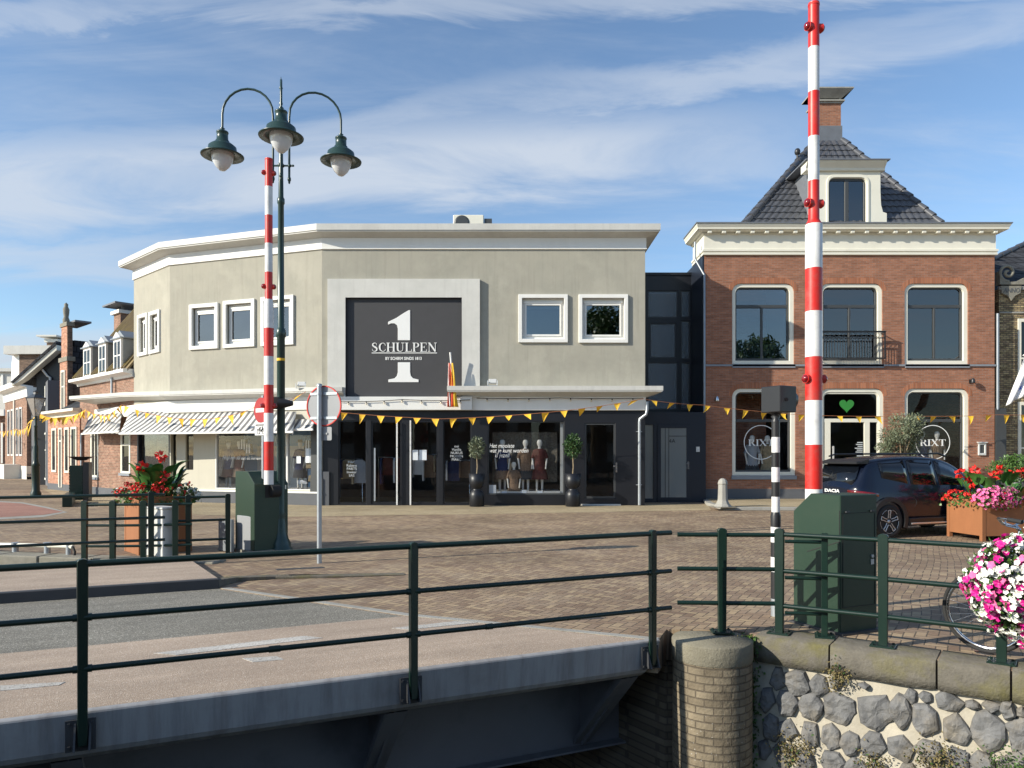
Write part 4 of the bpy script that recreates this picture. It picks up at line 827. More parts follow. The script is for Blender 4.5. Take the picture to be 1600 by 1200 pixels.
mb.plate([(px_(1003), 0), (px_(1103), 0), (px_(1103), pz_(644)), (px_(1003), pz_(644))], [rrect(px_(a), pz_(d), px_(c), pz_(b_)) for a, b_, c, d in pd], 0, .1); mb.box(px_(1003), .1, pz_(648), px_(1103), 2.2, pz_(644)); mb.build('porch', 'navy_panel', lk, FPo, bevel=.004)
mb = MB(); a, b_, c, d = pd[0]; mb.box(px_(a), .05, pz_(d), px_(c), .056, pz_(b_)); mb.build('side_window', 'glass_frost', lk, FPo)
a, b_, c, d = pd[1]; mb = MB(); mb.plate(rrect(px_(1027), pz_(782), px_(1078), pz_(664)), [rrect(px_(a), pz_(d), px_(c), pz_(b_))], -.03, -.001); mb.box(px_(1028), -.06, .0, px_(1078), -.0, .05); dr = mb.build('door', 'navy_panel', lk, FPo, bevel=.004)
mb = MB(); mb.box(px_(a), -.012, pz_(d), px_(c), -.006, pz_(b_)); mb.build('pane', 'glass_frost', dr, FPo)
mb = MB()
for x_ in (1039, 1044.5): mb.box(px_(x_), -.02, pz_(777), px_(x_+.8), -.013, pz_(669))
mb.box(px_(1044.5), -.021, pz_(681.8), px_(1072), -.0135, pz_(681)); mb.build('glazing_bar', 'black_plastic', dr, FPo)
text_part('4ᴬ' if False else '4A', .2, 'house_number', 'black_plastic', dr, FPo @ Matrix.Translation((px_(1050), -.016, pz_(692))), .002)
mb = MB(); mb.box(px_(1073.5), -.05, pz_(733), px_(1076.5), -.03, pz_(721)); mb.box(px_(1071.5), -.08, pz_(725), px_(1076), -.06, pz_(723.5)); mb.build('handle', 'steel', dr, FPo)
mb = MB(); mb.box(px_(1087.5), -.03, pz_(706), px_(1093), -.001, pz_(698)); mb.build('intercom', 'alu', lk, FPo)
# ================= BRICK HOUSE =================
DB = 26.5; SB = FL/DB; bx_ = lambda px: (px-800)/SB; bz_ = lambda py: H-(py-CY)/SB
FBk = FR(0, DB)
bk = thing('brick_house', 'two-storey orange-red brick house with cream cornice and dark hipped roof', 'building', FR(bx_(1327), DB))
WN = [(1144, 443, 1241, 569), (1281, 443, 1379, 569), (1413.5, 443, 1513, 569), (1144, 607, 1243, 743), (1281, 607, 1381, 772), (1413.5, 607, 1514, 743)]
X0, X1 = bx_(1101), bx_(1554); WT = bz_(399)
hs_ = [rrect(bx_(a), bz_(d), bx_(c), bz_(b_), .30, 't') for a, b_, c, d in WN]
mb = MB(); mb.plate([(X0, .1), (X1, .1), (X1, WT), (X0, WT)], hs_, 0, .3); mb.box(X0, .3, .1, X0+.3, 1.7, WT); mb.box(X0, 1.7, .1, X0+2.8, 2.0, WT); mb.box(X0+2.5, 2.0, .1, X0+2.8, 9, WT); mb.box(X1-.3, .3, .1, X1, 11, WT); mb.build('wall', 'brick_red', bk, FBk)
mb = MB(); mb.box(X0-.01, -.02, .1, bx_(1281), .02, bz_(764)); mb.box(bx_(1381), -.02, .1, X1+.01, .02, bz_(764)); mb.build('plinth', 'plinth', bk, FBk)
mb = MB(); mb.box(X0+.3, .3, .1, X1-.3, 7, .13); mb.box(X0+.3, 7, .1, X1-.3, 7.1, WT); mb.box(X0+.3, .31, 4.55, X1-.3, 7, 4.7); mb.box(X0+.3, .31, WT-.3, X1-.3, 7, WT-.1); mb.box(bx_(1262), .31, .1, bx_(1264), 7, WT-.3); mb.box(bx_(1397), .31, .1, bx_(1399), 7, WT-.3); mb.build('interior', 'interior', bk, FBk)
# soldier-course arches above windows
m, q, b, o = newmat('brick_soldier'); oc = q.n('ShaderNodeTexCoord').outputs['Object']; s_ = q.n('ShaderNodeSeparateXYZ'); q.l(oc, s_.inputs[0])
fr_ = q.m('FRACT', q.m('DIVIDE', s_.outputs[0], .066)); ed = q.m('MINIMUM', fr_, q.m('SUBTRACT', 1.0, fr_)); wn = q.n('ShaderNodeTexWhiteNoise', noise_dimensions='1D'); q.l(q.m('FLOOR', q.m('DIVIDE', s_.outputs[0], .066)), wn.inputs[1])
c = q.mix(wn.outputs[0], (.29, .10, .045), (.44, .17, .085)); c = q.mix(q.mr(ed, .04, .12), (.20, .15, .12), c); q.l(c, b.inputs['Base Color']); b.inputs['Roughness'].default_value = .85
for (a, b_, c, d) in WN:
    x0, x1, zt = bx_(a), bx_(c), bz_(b_); mb = MB()
    out_ = [(x0-.10, zt-.28)]+[(x0+.22-.34*math.cos(t_)*1.0, zt-.20+.34*math.sin(t_)) for t_ in (0, .4, .8, 1.2)]+[(x0+.3, zt+.20), (x1-.3, zt+.20)]+[(x1-.22+.34*math.cos(t_), zt-.20+.34*math.sin(t_)) for t_ in (1.2, .8, .4, 0)]+[(x1+.10, zt-.28)]
    inn_ = [(x1+.002, zt-.28)]+[(x1-.30+.302*math.cos(t_), zt-.30+.302*math.sin(t_)) for t_ in (.0, .4, .8, 1.2, 1.57)]+[(x0+.30-.302*math.cos(t_), zt-.30+.302*math.sin(t_)) for t_ in (1.57, 1.2, .8, .4, 0)]+[(x0-.002, zt-.28)]
    mb.prism(out_+inn_, 'y', -.006, .05); mb.build('brick_arch', 'brick_soldier', bk, FBk)
for k, (a, b_, c, d) in enumerate(WN):
    x0, z0, x1, z1 = bx_(a), bz_(d), bx_(c), bz_(b_); door = (k == 4)
    mb = MB(); mb.plate(rrect(x0+.002, z0, x1-.002, z1-.002, .30, 't'), [rrect(x0+.13, z0+(.02 if door else .13), x1-.15, z1-.13, .2, 't')], .04, .16); o = mb.build('door_frame' if door else 'window', 'cream_paint', bk, FBk, bevel=.01)
    ix0, iz0, ix1, iz1 = x0+.13, z0+.13, x1-.15, z1-.13
    zb = bz_(478) if k < 3 else bz_(657)
    if not door:
        mb = MB(); holes_ = [rrect(ix0+.06, zb+.06, ix1-.07, iz1-.05, .14, 't')]
        xm = (ix0+ix1)/2+.0
        if k < 3: holes_ += [rrect(ix0+.06, iz0+.09, xm-.035, zb-.05), rrect(xm+.035, iz0+.09, ix1-.07, zb-.05)]
        else: holes_ += [rrect(ix0+.05, iz0+.07, ix1-.07, zb-.05)]
        mb.plate(rrect(ix0+.001, iz0+.001, ix1-.001, iz1-.001, .2, 't'), holes_, .12, .2); mb.build('sash', 'dark_trim', o, FBk, bevel=.004)
        mb = MB(); mb.box(ix0+.03, .17, iz0+.03, ix1-.03, .176, iz1-.03); mb.build('pane', 'glass_sky' if k < 3 else 'glass_shop', o, FBk)
        mb = MB(); mb.box(x0-(.0 if k < 3 else .03), -.05, z0-.14, x1+.03, .14, z0-.002); mb.build('sill', 'sill_stone', o, FBk, bevel=.006)
        if k < 3:
            mb = MB()
            if k == 0: mb.box(ix0+.05, .28, iz0+.05, xm, .29, iz0+1.0); mb.box(xm+.02, .29, iz0+.05, ix1-.03, .30, iz0+.62)
            if k == 1: mb.box(xm+.02, .28, iz0+.05, ix1-.03, .29, iz0+.75)
            if k == 2: mb.box(ix0+.3, .28, iz0+.05, ix1-.03, .29, iz0+.92)
            mb.build('blind', 'blind', o, FBk)
        if k == 2:
            mb = MB(); n_ = 30; P_ = [(ix1-.5+.48*i/n_, .34+.04*math.sin(i*1.5)) for i in range(n_+1)]
            mb.loft([[(x, y, iz0+.03) for x, y in P_], [(x, y, iz1-.08) for x, y in P_]], closed=False, caps=False); mb.build('curtain', 'blind', o, FBk)
    else:
        mb = MB(); zb = bz_(657)
        mb.plate(rrect(x0+.132, z0+.01, x1-.152, z1-.132, .19, 't'), [rrect(x0+.18, zb+.07, x1-.20, z1-.19, .13, 't'), rrect(x0+.18, z0+.05, bx_(1290), zb-.06), rrect(bx_(1299), z0+.02, bx_(1352), zb-.06), rrect(bx_(1360.5), z0+.05, x1-.2, zb-.06)], .07, .15); dd = mb.build('door', 'cream_paint', bk, FBk, bevel=.004)
        mb = MB(); mb.box(x0+.15, .11, z0+.05, x1-.17, .116, z1-.15); mb.build('pane', 'glass_shop', dd, FBk)
        mb = MB(); mb.box(bx_(1301.5), .03, bz_(735), bx_(1304), .05, bz_(697)); mb.box(bx_(1302), .05, bz_(730), bx_(1303), .11, bz_(729)); mb.box(bx_(1302), .05, bz_(700), bx_(1303), .11, bz_(699)); mb.build('handle', 'alu', dd, FBk)
        cx, cz, r_ = bx_(1325), bz_(633), .235; ht = [(cx+r_*(16*math.sin(t_)**3)/16*1.12, cz+r_*(13*math.cos(t_)-5*math.cos(2*t_)-2*math.cos(3*t_)-math.cos(4*t_))/15*1.05) for t_ in [2*math.pi*i/40 for i in range(40)]]
        mb = MB(); mb.prism(ht, 'y', .10, .106); mb.build('heart', 'green_heart', dd, FBk)
        for kk, wd in enumerate((.28, .34, .26, .4, .3, .36, .5, .3, .24, .42)): mb = MB(); mb.box(bx_(1350)-wd*.7, .10, bz_(692+kk*3.0), bx_(1350), .104, bz_(690.6+kk*3.0)); mb.build('lettering', 'blind', dd, FBk)
        mb = MB(); mb.box(x0-.05, -.35, .1, x1+.05, .16, .17); mb.build('step', 'sill_stone', bk, FBk)
# window circles with serif name
for px, py, full in ((1191.5, 691, 1), (1461.5, 691, 1)):
    cx, cz, r_ = bx_(px), bz_(py), 26*1.0/SB; n_ = 48
    mb = MB(); mb.loft([[(cx+r_*math.cos(a)*k, y, cz+r_*math.sin(a)*k) for k, y in ((1, .155), (1.045, .155), (1.045, .16), (1, .16))] for a in [2*math.pi*i/n_ for i in range(n_+1)]], smooth=False, caps=False)
    serif(mb, 'RIXT', bx_(px-20.5), bx_(px+20.5), cz-.13, .235, .16, .004); mb.build('window_lettering', 'sign_letter', bk, FBk)
# string course, downpipe
mb = MB(); mb.box(X0-.02, -.05, bz_(572.5), X1+.04, .02, bz_(569.6)); mb.build('string_course', 'sill_stone', bk, FBk)
mb = MB(); mb.tube([(X0-.02, -.04, bz_(648)), (X0-.02, -.04, bz_(430)), (X0-.28, .25, bz_(402)), (X0-.28, .25, bz_(375))], .045, 8); mb.build('downpipe', 'zinc', bk, FBk)
mb = MB(); mb.box(X0-.07, .03, 2.9, X0-.003, 3, bz_(400)); mb.box(X0-.12, .0, .1, X0-.005, .2, 2.9); mb.build('side_cladding', 'navy_panel', bk, FBk)
mb = MB(); mb.tube([(X1+.1, -.02, bz_(640)), (X1+.1, -.02, bz_(490))], .05, 8); mb.build('downpipe', 'zinc', bk, FBk); mb = MB(); mb.box(X1+.03, -.04, .1, X1+.40, .1, bz_(638)); mb.build('pipe_casing', 'dark_trim', bk, FBk)
# cornice
CPb = [(X0, DB+1.6), (X0, DB), (X1, DB), (X1, DB+7)]
mb = MB(); sweep(mb, CPb, [(.04, WT), (.07, WT+.01), (.07, WT+.08), (.05, WT+.10), (.09, WT+.13), (.09, WT+.20), (.03, WT+.23), (.03, bz_(367)), (.12, bz_(366)), (-.2, bz_(366)), (-.2, WT)]); mb.build('frieze', 'cream_paint', bk, Matrix())
mb = MB(); sweep(mb, CPb, [(.0, bz_(366)), (.22, bz_(366)+.05), (.32, bz_(366)+.10), (.32, bz_(366)+.15), (.37, bz_(366)+.24), (.37, 9.90), (-.3, 9.92), (-.3, bz_(366))]); mb.build('cornice', 'cream_paint', bk, Matrix())
mb = MB(); sweep(mb, CPb, [(-.3, 9.93), (.40, 9.905), (.40, 9.945), (-.3, 9.96)]); mb.build('cornice_flashing', 'lead', bk, Matrix())
nb = 21
for i in range(nb):
    x_ = X0+.12+(X1-X0-.24)*i/(nb-1); mb = MB(); mb.box(x_-.07, -.27, bz_(366)-.03, x_+.07, -.10, bz_(366)+.055); mb.build('dentil', 'cream_paint', bk, FBk, bevel=.01)
# roof
ey = DB+.55; ez = 9.85; ay = DB+4.3; sA = FL/ay; az_ = H+(710-221)/sA
ax0, ax1 = (1275-800)/sA, (1316-800)/sA; exl, exr = (1156-800)/(FL/ey), (1484-800)/(FL/ey)
mb = MB(); tl = [(exl, ey, ez), (exr, ey, ez), (ax1, ay, az_), (ax0, ay, az_)]
# tiled slopes as pantile courses: real rows of steps
def slope(mb, a, b, c, d, rows, cols):
    a, b, c, d = map(Vector, (a, b, c, d)); nrm = (b-a).cross(d-a).normalized(); nrm = -nrm if nrm.z < 0 else nrm
    wid = (b-a).length
    for j in range(rows):
        f0, f1 = j/rows, (j+1)/rows; l0, r0, l1, r1 = a.lerp(d, f0), b.lerp(c, f0), a.lerp(d, f1), b.lerp(c, f1); n_ = max(2, int((r0-l0).length/(wid/cols)))
        secs = []
        for P0, P1, off in ((l0, r0, .05), (l1, r1, .012)):
            row = []
            for i in range(n_*4+1):
                x_ = i/(n_*4); p = P0.lerp(P1, x_); s_ = (p-a).dot((b-a).normalized())/(wid/cols); w_ = abs(math.sin(math.pi*s_)); row.append(p+nrm*(off+.045*w_))
            secs.append(row)
        secs.insert(0, [p-nrm*.04 for p in secs[0]]); mb.loft([[tuple(p) for p in s_] for s_ in secs], closed=False, caps=False, smooth=False)
slope(mb, tl[0], tl[1], tl[2], tl[3], 16, 31)
slope(mb, (exl, ey+6.5, ez), (exl, ey, ez), (ax0, ay, az_), (ax0, ay+2, az_), 16, 30)
mb.quad((exr, ey, ez), (exr, ey+8, ez), (ax1, ay+3, az_), (ax1, ay, az_)); mb.build('roof', 'tile_dark', bk, Matrix())
rfo = [x for x in bpy.data.objects if x.name.startswith('roof') and x.parent == bk][-1]
for A_, B_ in ((Vector(tl[0]), Vector(tl[3])), (Vector(tl[1]), Vector(tl[2]))):
    n_ = 15; mb = MB()
    for i in range(n_): p0, p1 = A_.lerp(B_, i/n_), A_.lerp(B_, (i+1.06)/n_); mb.tube([p0+Vector((0, 0, .09)), p1+Vector((0, 0, .06))], [.135, .105], 10)
    mb.build('hip_ridge', 'tile_dark', rfo, Matrix())
vx = (1246-800)/(FL/(ay-1)); mb = MB(); vz = H+(710-247)/(FL/(ay-1)); mb.tube([(vx, ay-1, vz-.6), (vx, ay-1, vz+.15)], .05, 8); mb.ell((vx, ay-1, vz+.25), .12, .12, .15, 10, 6); mb.build('vent', 'black_plastic', rfo, Matrix())
cy_ = ay+.3; sC = FL/cy_; cxl, cxr = (1279-800)/sC, (1314-800)/sC; cz0, cz1, cz2 = az_-.6, H+(710-197)/sC, H+(710-162)/sC
mb = MB(); mb.box(cxl, cy_, cz1, cxr, cy_+.9, cz2); ch = mb.build('chimney', 'brick_red', rfo, Matrix())
mb = MB(); mb.box(cxl-.04, cy_-.04, cz0-.3, cxr+.04, cy_+.94, cz1); mb.build('flashing', 'lead', ch, Matrix()) if False else mb.build('chimney_flashing', 'lead', rfo, Matrix())
mb = MB(); mb.box(cxl-.05, cy_-.05, cz2, cxr+.05, cy_+.95, cz2+.07); mb.box(cxl-.12, cy_-.12, cz2+.07, cxr+.12, cy_+1.02, cz2+.13)
for xx in (cxl, cxr-.06):
    for yy in (cy_, cy_+.85): mb.box(xx, yy, cz2+.13, xx+.06, yy+.06, cz2+.46)
mb.build('chimney_cap', 'stone_kerb', rfo, Matrix())
mb = MB(); zt_ = cz2+.52; mb.add([(cxl-.02, cy_-.0, zt_-.30), (cxr+.02, cy_, zt_-.30), (cxr+.42, cy_-.3, zt_), (cxl-.25, cy_-.3, zt_), (cxl-.25, cy_+1.2, zt_), (cxr+.42, cy_+1.2, zt_)], [(0, 1, 2, 3), (3, 2, 5, 4)]); mb.box(cxl-.25, cy_-.3, zt_, cxr+.42, cy_+1.2, zt_+.05); mb.build('chimney_tray', 'stone_kerb', rfo, Matrix())
# dormer
dy = DB+.78; sD = FL/dy; dx = lambda px: (px-800)/sD; dz = lambda py: H-(py-CY)/sD
dm = []
mb = MB(); body = [(dx(1272), dz(352)), (dx(1386), dz(352)), (dx(1386), dz(333)), (dx(1380), dz(331)), (dx(1377), dz(320)), (dx(1376), dz(300)), (dx(1376), dz(268)), (dx(1268), dz(268)), (dx(1268), dz(352))]
mb.plate(body, [rrect(dx(1295), dz(348), dx(1354), dz(278), .22, 't')], 0, .35); mb2 = MB(); mb2.box(dx(1268), .35, dz(352), dx(1270), 1.9, dz(258)); mb2.box(dx(1374), .35, dz(352), dx(1376), 3.0, dz(268)); FD = FR(0, dy); d_ = mb.build('dormer', 'cream_paint', bk, FD, bevel=.01); mb2.build('dormer_cheek', 'lead', d_, FD)
mb = MB(); mb.plate(rrect(dx(1291), dz(351), dx(1358), dz(273), .3, 't'), [rrect(dx(1294.5), dz(348.4), dx(1354.5), dz(277.4), .22, 't')], -.03, .0); mb.build('trim', 'cream_paint', d_, FD, bevel=.008)
mb = MB(); mb.prism([(0, dz(268)), (-.10, dz(268)), (-.12, dz(264)), (-.28, dz(257)), (-.30, dz(255)), (.34, dz(254)), (.34, dz(268))], 'x', dx(1261)-.1, dx(1378)+.06); mb.build('dormer_cornice', 'cream_paint', d_, FD, bevel=.01)
mb = MB(); mb.box(dx(1259)-.13, -.34, dz(255), dx(1380)+.1, 1.9, dz(255)+.04); mb.build('dormer_roof', 'lead', d_, FD)
mb = MB(); mb.plate(rrect(dx(1295)+.001, dz(348)+.001, dx(1354)-.001, dz(278)-.001, .22, 't'), [rrect(dx(1295)+.07, dz(348)+.08, dx(1321.5), dz(278)-.08), rrect(dx(1327.5), dz(348)+.08, dx(1354)-.07, dz(278)-.08)], .08, .16); sa = mb.build('sash', 'dark_trim', d_, FD, bevel=.005)
mb = MB(); mb.box(dx(1295)+.05, .12, dz(348)+.05, dx(1354)-.05, .126, dz(278)-.05); mb.build('pane', 'glass_sky', d_, FD)
mb = MB(); mb.box(dx(1295), .5, dz(348), dx(1354), .52, dz(278)); mb.build('interior', 'interior', d_, FD)
# balcony rail
by = -.28; bal = MB(); x0, x1 = bx_(1277), bx_(1382.5)*.99
zt, zb2, zlo = bz_(521), bz_(530), bz_(561)
for z in (zt, zb2, zlo): bal.box(x0, by-.02, z-.015, x1, by+.02, z+.02)
bal.box(x0, by-.035, zt+.02, x1+.04, by+.035, zt+.045)
for i in range(24): x_ = x0+(x1-x0)*i/23; bal.tube([(x_, by, zlo), (x_, by, zb2)], .010, 6)
for i in range(14):
    x_ = x0+(x1-x0)*(i+.5)/14; R_ = .065; bal.tube([(x_+R_*math.cos(a), by, (zt+zb2)/2+R_*math.sin(a)) for a in [2*math.pi*k/10 for k in range(11)]], .007, 5, False)
for xx in (x0, x1):
    bal.box(xx-.02, by-.02, zlo-.03, xx+.02, by+.02, zt+.05)
    for z in (zt, zlo): bal.box(xx-.015, by, z-.015, xx+.015, .02, z+.015)
for i in range(30): x_ = x0+(x1-x0)*i/29; bal.box(x_-.012, by, zlo-.012, x_+.012, .0, zlo)
bal.build('balcony_rail', 'black_plastic', bk, FBk)
# wall lamps, letterbox, camera
for px, py, lab in ((1118.5, 624, 'chrome spotlight on the brick wall left of the shop window'), (1516, 596, 'dark spotlight on the brick wall at its right end')):
    t_ = thing('wall_lamp', lab, 'wall lamp', FR(bx_(px), DB, bz_(py))); mb = MB(); mb.box(-.05, -.03, -.07, .05, 0, .07); mb.tube([(0, -.03, .03), (0, -.12, .02)], .02, 8); mb.build('bracket', 'steel' if px < 1200 else 'black_plastic', t_)
    mb = MB(); mb.lathe([(.03, .10), (.06, .06), (.075, -.06), (.07, -.08)], (0, -.16, 0), 12); mb.build('lamp_head', 'steel' if px < 1200 else 'black_plastic', t_)
t_ = thing('letterbox', 'stainless letterbox column on the brick wall beside the right shop window', 'letterbox', FR(bx_(1533.5), DB, bz_(702))); mb = MB(); mb.plate(rrect(-.14, -.22, .14, .24), [rrect(-.08, -.14, .08, .16)], -.06, 0); mb.box(-.17, -.10, .22, .17, 0, .27); mb.build('case', 'alu', t_, bevel=.01); mb = MB(); mb.box(-.08, -.03, -.14, .08, -.001, .16); mb.build('slot', 'dark_trim', t_)

# ================= YELLOW BRICK HOUSE AT THE RIGHT EDGE =================
DR = 26.9; SR = FL/DR; rx = lambda px: (px-800)/SR; rz = lambda py: H-(py-CY)/SR
yb = thing('yellow_brick_house', 'old yellow brick house with carved stone scroll at the right edge', 'building', FR(rx(1562), DR)); FY = FR(0, DR)
win = [rrect(rx(1590), rz(606), rx(1668), rz(498)), rrect(rx(1590), rz(772), rx(1668), rz(628))]
mb = MB(); mb.plate([(rx(1561), .1), (rx(1760), .1), (rx(1760), rz(452)), (rx(1561), rz(452))], win, 0, .3); mb.box(rx(1561), .3, .1, rx(1561)+.3, 9, rz(452)); mb.build('wall', 'brick_yellow', yb, FY)
for w_, z_ in zip(win, (560, 700)):
    (xa, za), (xb, zb) = w_[2], w_[0]; xm = (xa+xb)/2; mb = MB(); mb.plate(w_, [rrect(xa+.12, za+.12, xm-.03, rz(z_)-.03), rrect(xm+.03, za+.12, xb-.12, rz(z_)-.03), rrect(xa+.12, rz(z_)+.03, xm-.03, zb-.12), rrect(xm+.03, rz(z_)+.03, xb-.12, zb-.12)], -.03, .12); o = mb.build('window', 'cream_paint', yb, FY, bevel=.005)
    mb = MB(); mb.box(xa+.1, .05, za+.1, xb-.1, .056, zb-.1); mb.build('pane', 'glass_dark', o, FY); mb = MB(); mb.box(xa+.1, .4, za+.1, xb-.1, .42, zb-.1); mb.build('blind', 'interior', o, FY)
mb = MB(); mb.box(rx(1560), -.06, rz(448)-.12, rx(1600)+3, .05, rz(448)); mb.box(rx(1561), -.04, rz(490), rx(1700), .0, rz(487.5)); mb.build('string_course', 'stone_kerb', yb, FY, bevel=.008)
mb = MB(); mb.prism([(rx(1561), rz(447.5)), (rx(1594), rz(447.5)), (rx(1592), rz(459)), (rx(1584), rz(463)), (rx(1578), rz(471)), (rx(1572), rz(463)), (rx(1563), rz(459))], 'y', -.10, -.002)
o = mb.build('date_stone', 'concrete', yb, FY, bevel=.015); text_part('ANNO', .24, 'lettering', 'plinth', o, FY @ Matrix.Translation((rx(1577.5), -.105, rz(458))), .004, .2, 'CENTER', .8)
text_part('MARKT', .26, 'lettering', 'cloth_white', yb, FY @ Matrix.Translation((rx(1590), -.012, rz(620))), .004, 0, 'LEFT', .9)
mb = MB(); pts = [(rx(1574)+(.03+.030*a)*math.cos(a+1.2)*1.0, -.02, rz(426)+(.03+.030*a)*math.sin(a+1.2)) for a in [i*.3 for i in range(34)]]; mb.tube(pts, [.055]*len(pts), 8)
mb.prism([(rx(1561), rz(445)), (rx(1600), rz(445)), (rx(1600), rz(434)), (rx(1588), rz(440)), (rx(1578), rz(441)), (rx(1566), rz(437)), (rx(1561), rz(424))], 'y', -.06, .2); mb.build('scroll', 'concrete', yb, FY)
mb = MB(); e_ = [(rx(1500), DR+.6, rz(450)), (rx(1800), DR+.6, rz(450)), (rx(1800)+1, DR+5, rz(330)), (rx(1600)+1.6, DR+5, rz(330))]
PDr = lambda px, py, D: ((px-800)*D/FL, D, Z(py, D)); mb.add([PDr(1545, 455, 27.3), PDr(1800, 455, 27.3), PDr(1800, 285, 34), PDr(1551, 405, 29.5)], [(0, 1, 3), (1, 2, 3)]); mb.add([PDr(1545, 455, 27.3), PDr(1551, 405, 29.5), PDr(1540, 455, 38)], [(0, 1, 2)]); mb.build('roof', 'roof_tile', yb, Matrix())
mb = MB(); a_, b__ = Vector(PDr(1551, 405, 29.5)), Vector(PDr(1800, 285, 34))
for i in range(22): mb.tube([a_.lerp(b__, i/22), a_.lerp(b__, (i+1.05)/22)], [.12, .09], 8)
mb.build('hip_tiles', 'tile_dark', yb, Matrix())

# ================= STREET OF OLD HOUSES TO THE LEFT =================
FS = FR(C3[0], C3[1], 0, math.atan2(-SD.y, -SD.x))       # local +x toward the corner shop, -y out to the street
def st(px): t_, D = onl(px, C3, tuple(SD)); return -t_, D
def roofq(mb, x0, x1, y0, z0, y1, z1, th=.12): mb.add([(x0, y0, z0), (x1, y0, z0), (x1, y1, z1), (x0, y1, z1), (x0, y0, z0-th), (x1, y0, z0-th), (x1, y1, z1-th), (x0, y1, z1-th)], [(0,1,2,3),(4,7,6,5),(0,4,5,1),(1,5,6,2),(2,6,7,3),(3,7,4,0)])
def owin(o, x0, z0, x1, z1, frame, mat='cream_paint', y=0, bars=True, pane='glass_dark'):
    mb = MB(); mb.plate(rrect(x0, z0, x1, z1), [rrect(x0+.1, z0+.1, x1-.1, z1-.1)], y-.05, y-.002); w_ = mb.build('window', mat, o, frame)
    mb = MB(); mb.box(x0+.1, y-.012, z0+.1, x1-.1, y-.006, z1-.1); mb.build('pane', 'car_glass', w_, frame)
    if bars: mb = MB(); mb.box((x0+x1)/2-.03, y-.03, z0+.1, (x0+x1)/2+.03, y-.013, z1-.1); mb.box(x0+.1, y-.031, z0+(z1-z0)*.62, x1-.1, y-.0135, z0+(z1-z0)*.62+.06); mb.build('glazing_bar', mat, w_, frame)
    return w_
xa, Da = st(123); xb, Db = st(208.5); ze = Z(590, (Da+Db)/2)
ha = thing('dormer_house', 'brown brick house with mossy tiled roof and three white dormers', 'building', FS @ Matrix.Translation(((xa+xb)/2, 0, 0)))
mb = MB(); mb.box(xa, .05, 2.8, xb, 6, ze-.1); mb.build('wall', 'brick_street', ha, FS)
mb = MB(); mb.prism([(-.38, ze-.02), (-.38, ze+.10), (-.30, ze+.12), (.1, ze+.12), (.1, ze-.18), (-.02, ze-.18), (-.05, ze-.08)], 'x', xa-.12, xb-.02); mb.build('gutter', 'white_paint', ha, FS)
mb = MB(); roofq(mb, xa-.05, xb-.02, -.22, ze+.13, 4.2, ze+6.0); ro = mb.build('roof', 'tile_moss', ha, FS)
mb = MB()
for k in range(int((xb-.05-xa)/.26)): x_ = xa+k*.26; mb.tube([(x_, -.24, ze+.16), (x_, 4.2, ze+6.03)], .05, 6)
mb.build('pantiles', 'tile_moss', ro, FS)
def stgo(px, g): t_, D = onl(px, (C3[0]+.676*g, C3[1]+.737*g), tuple(SD)); return -t_, D
xc, Dc = stgo(184, 2.2); Dc -= 1.6; mb = MB(); mb.box(xc-.5, 2.2, ze+2, xc+.35, 3.1, Z(493, Dc+2)); ch = mb.build('chimney', 'brick_street', ha, FS)
mb = MB(); z_ = Z(493, Dc+2); mb.box(xc-.62, 2.08, z_, xc+.47, 3.22, z_+.16); mb.build('cap', 'white_paint', ch, FS); mb = MB(); mb.box(xc-.9, 1.8, z_+.38, xc+.8, 3.5, z_+.46); mb.box(xc-.45, 2.3, z_+.16, xc-.38, 2.4, z_+.38); mb.box(xc+.2, 2.3, z_+.16, xc+.27, 2.4, z_+.38); mb.build('cap_slab', 'lead', ch, FS)
for pa, pb, pt, pbm in ((139.5, 151, 545, 590), (163.5, 175, 538.5, 586), (187, 199, 531, 582)):
    x0, d0 = st(pa); x1, d1 = st(pb); dm_ = (d0+d1)/2; z0, z1 = Z(pbm, dm_), Z(pt, dm_)
    mb = MB(); mb.box(x0, -.24, z0, x1, -.16, z1); mb.prism([(x0-.08, z1), (x1+.08, z1), ((x0+x1)/2, z1+.28)], 'y', -.28, -.16); d_ = mb.build('dormer', 'white_paint', ha, FS)
    mb = MB(); mb.prism([(-.159, z0), (-.159, z1), (2.4, z1), (1.2, z0)], 'x', x1-.06, x1-.004); mb.build('dormer_cheek', 'zinc', d_, FS)
    mb = MB(); mb.box(x0-.12, -.32, z1+.005, x1+.12, 2.2, z1+.05); mb.prism([(x0-.1, z1+.05), (x1+.1, z1+.05), ((x0+x1)/2, z1+.36)], 'y', -.159, 2.2); mb.build('dormer_roof', 'zinc', d_, FS)
    xm = (x0+x1)/2
    mb = MB()
    for u0, u1 in ((x0+.1, xm-.04), (xm+.04, x1-.1)):
        for w0, w1 in ((.08, .48), (.52, .92)): mb.box(u0, -.246, z0+(z1-z0)*w0, u1, -.241, z0+(z1-z0)*w1)
    mb.build('pane', 'glass_dark', d_, FS)
mb = MB(); x_, D_ = st(178); mb.tube([(x_, -.08, 3.9), (x_, -.08, ze-.05)], .05, 8); mb.build('downpipe', 'galvanised', ha, FS)
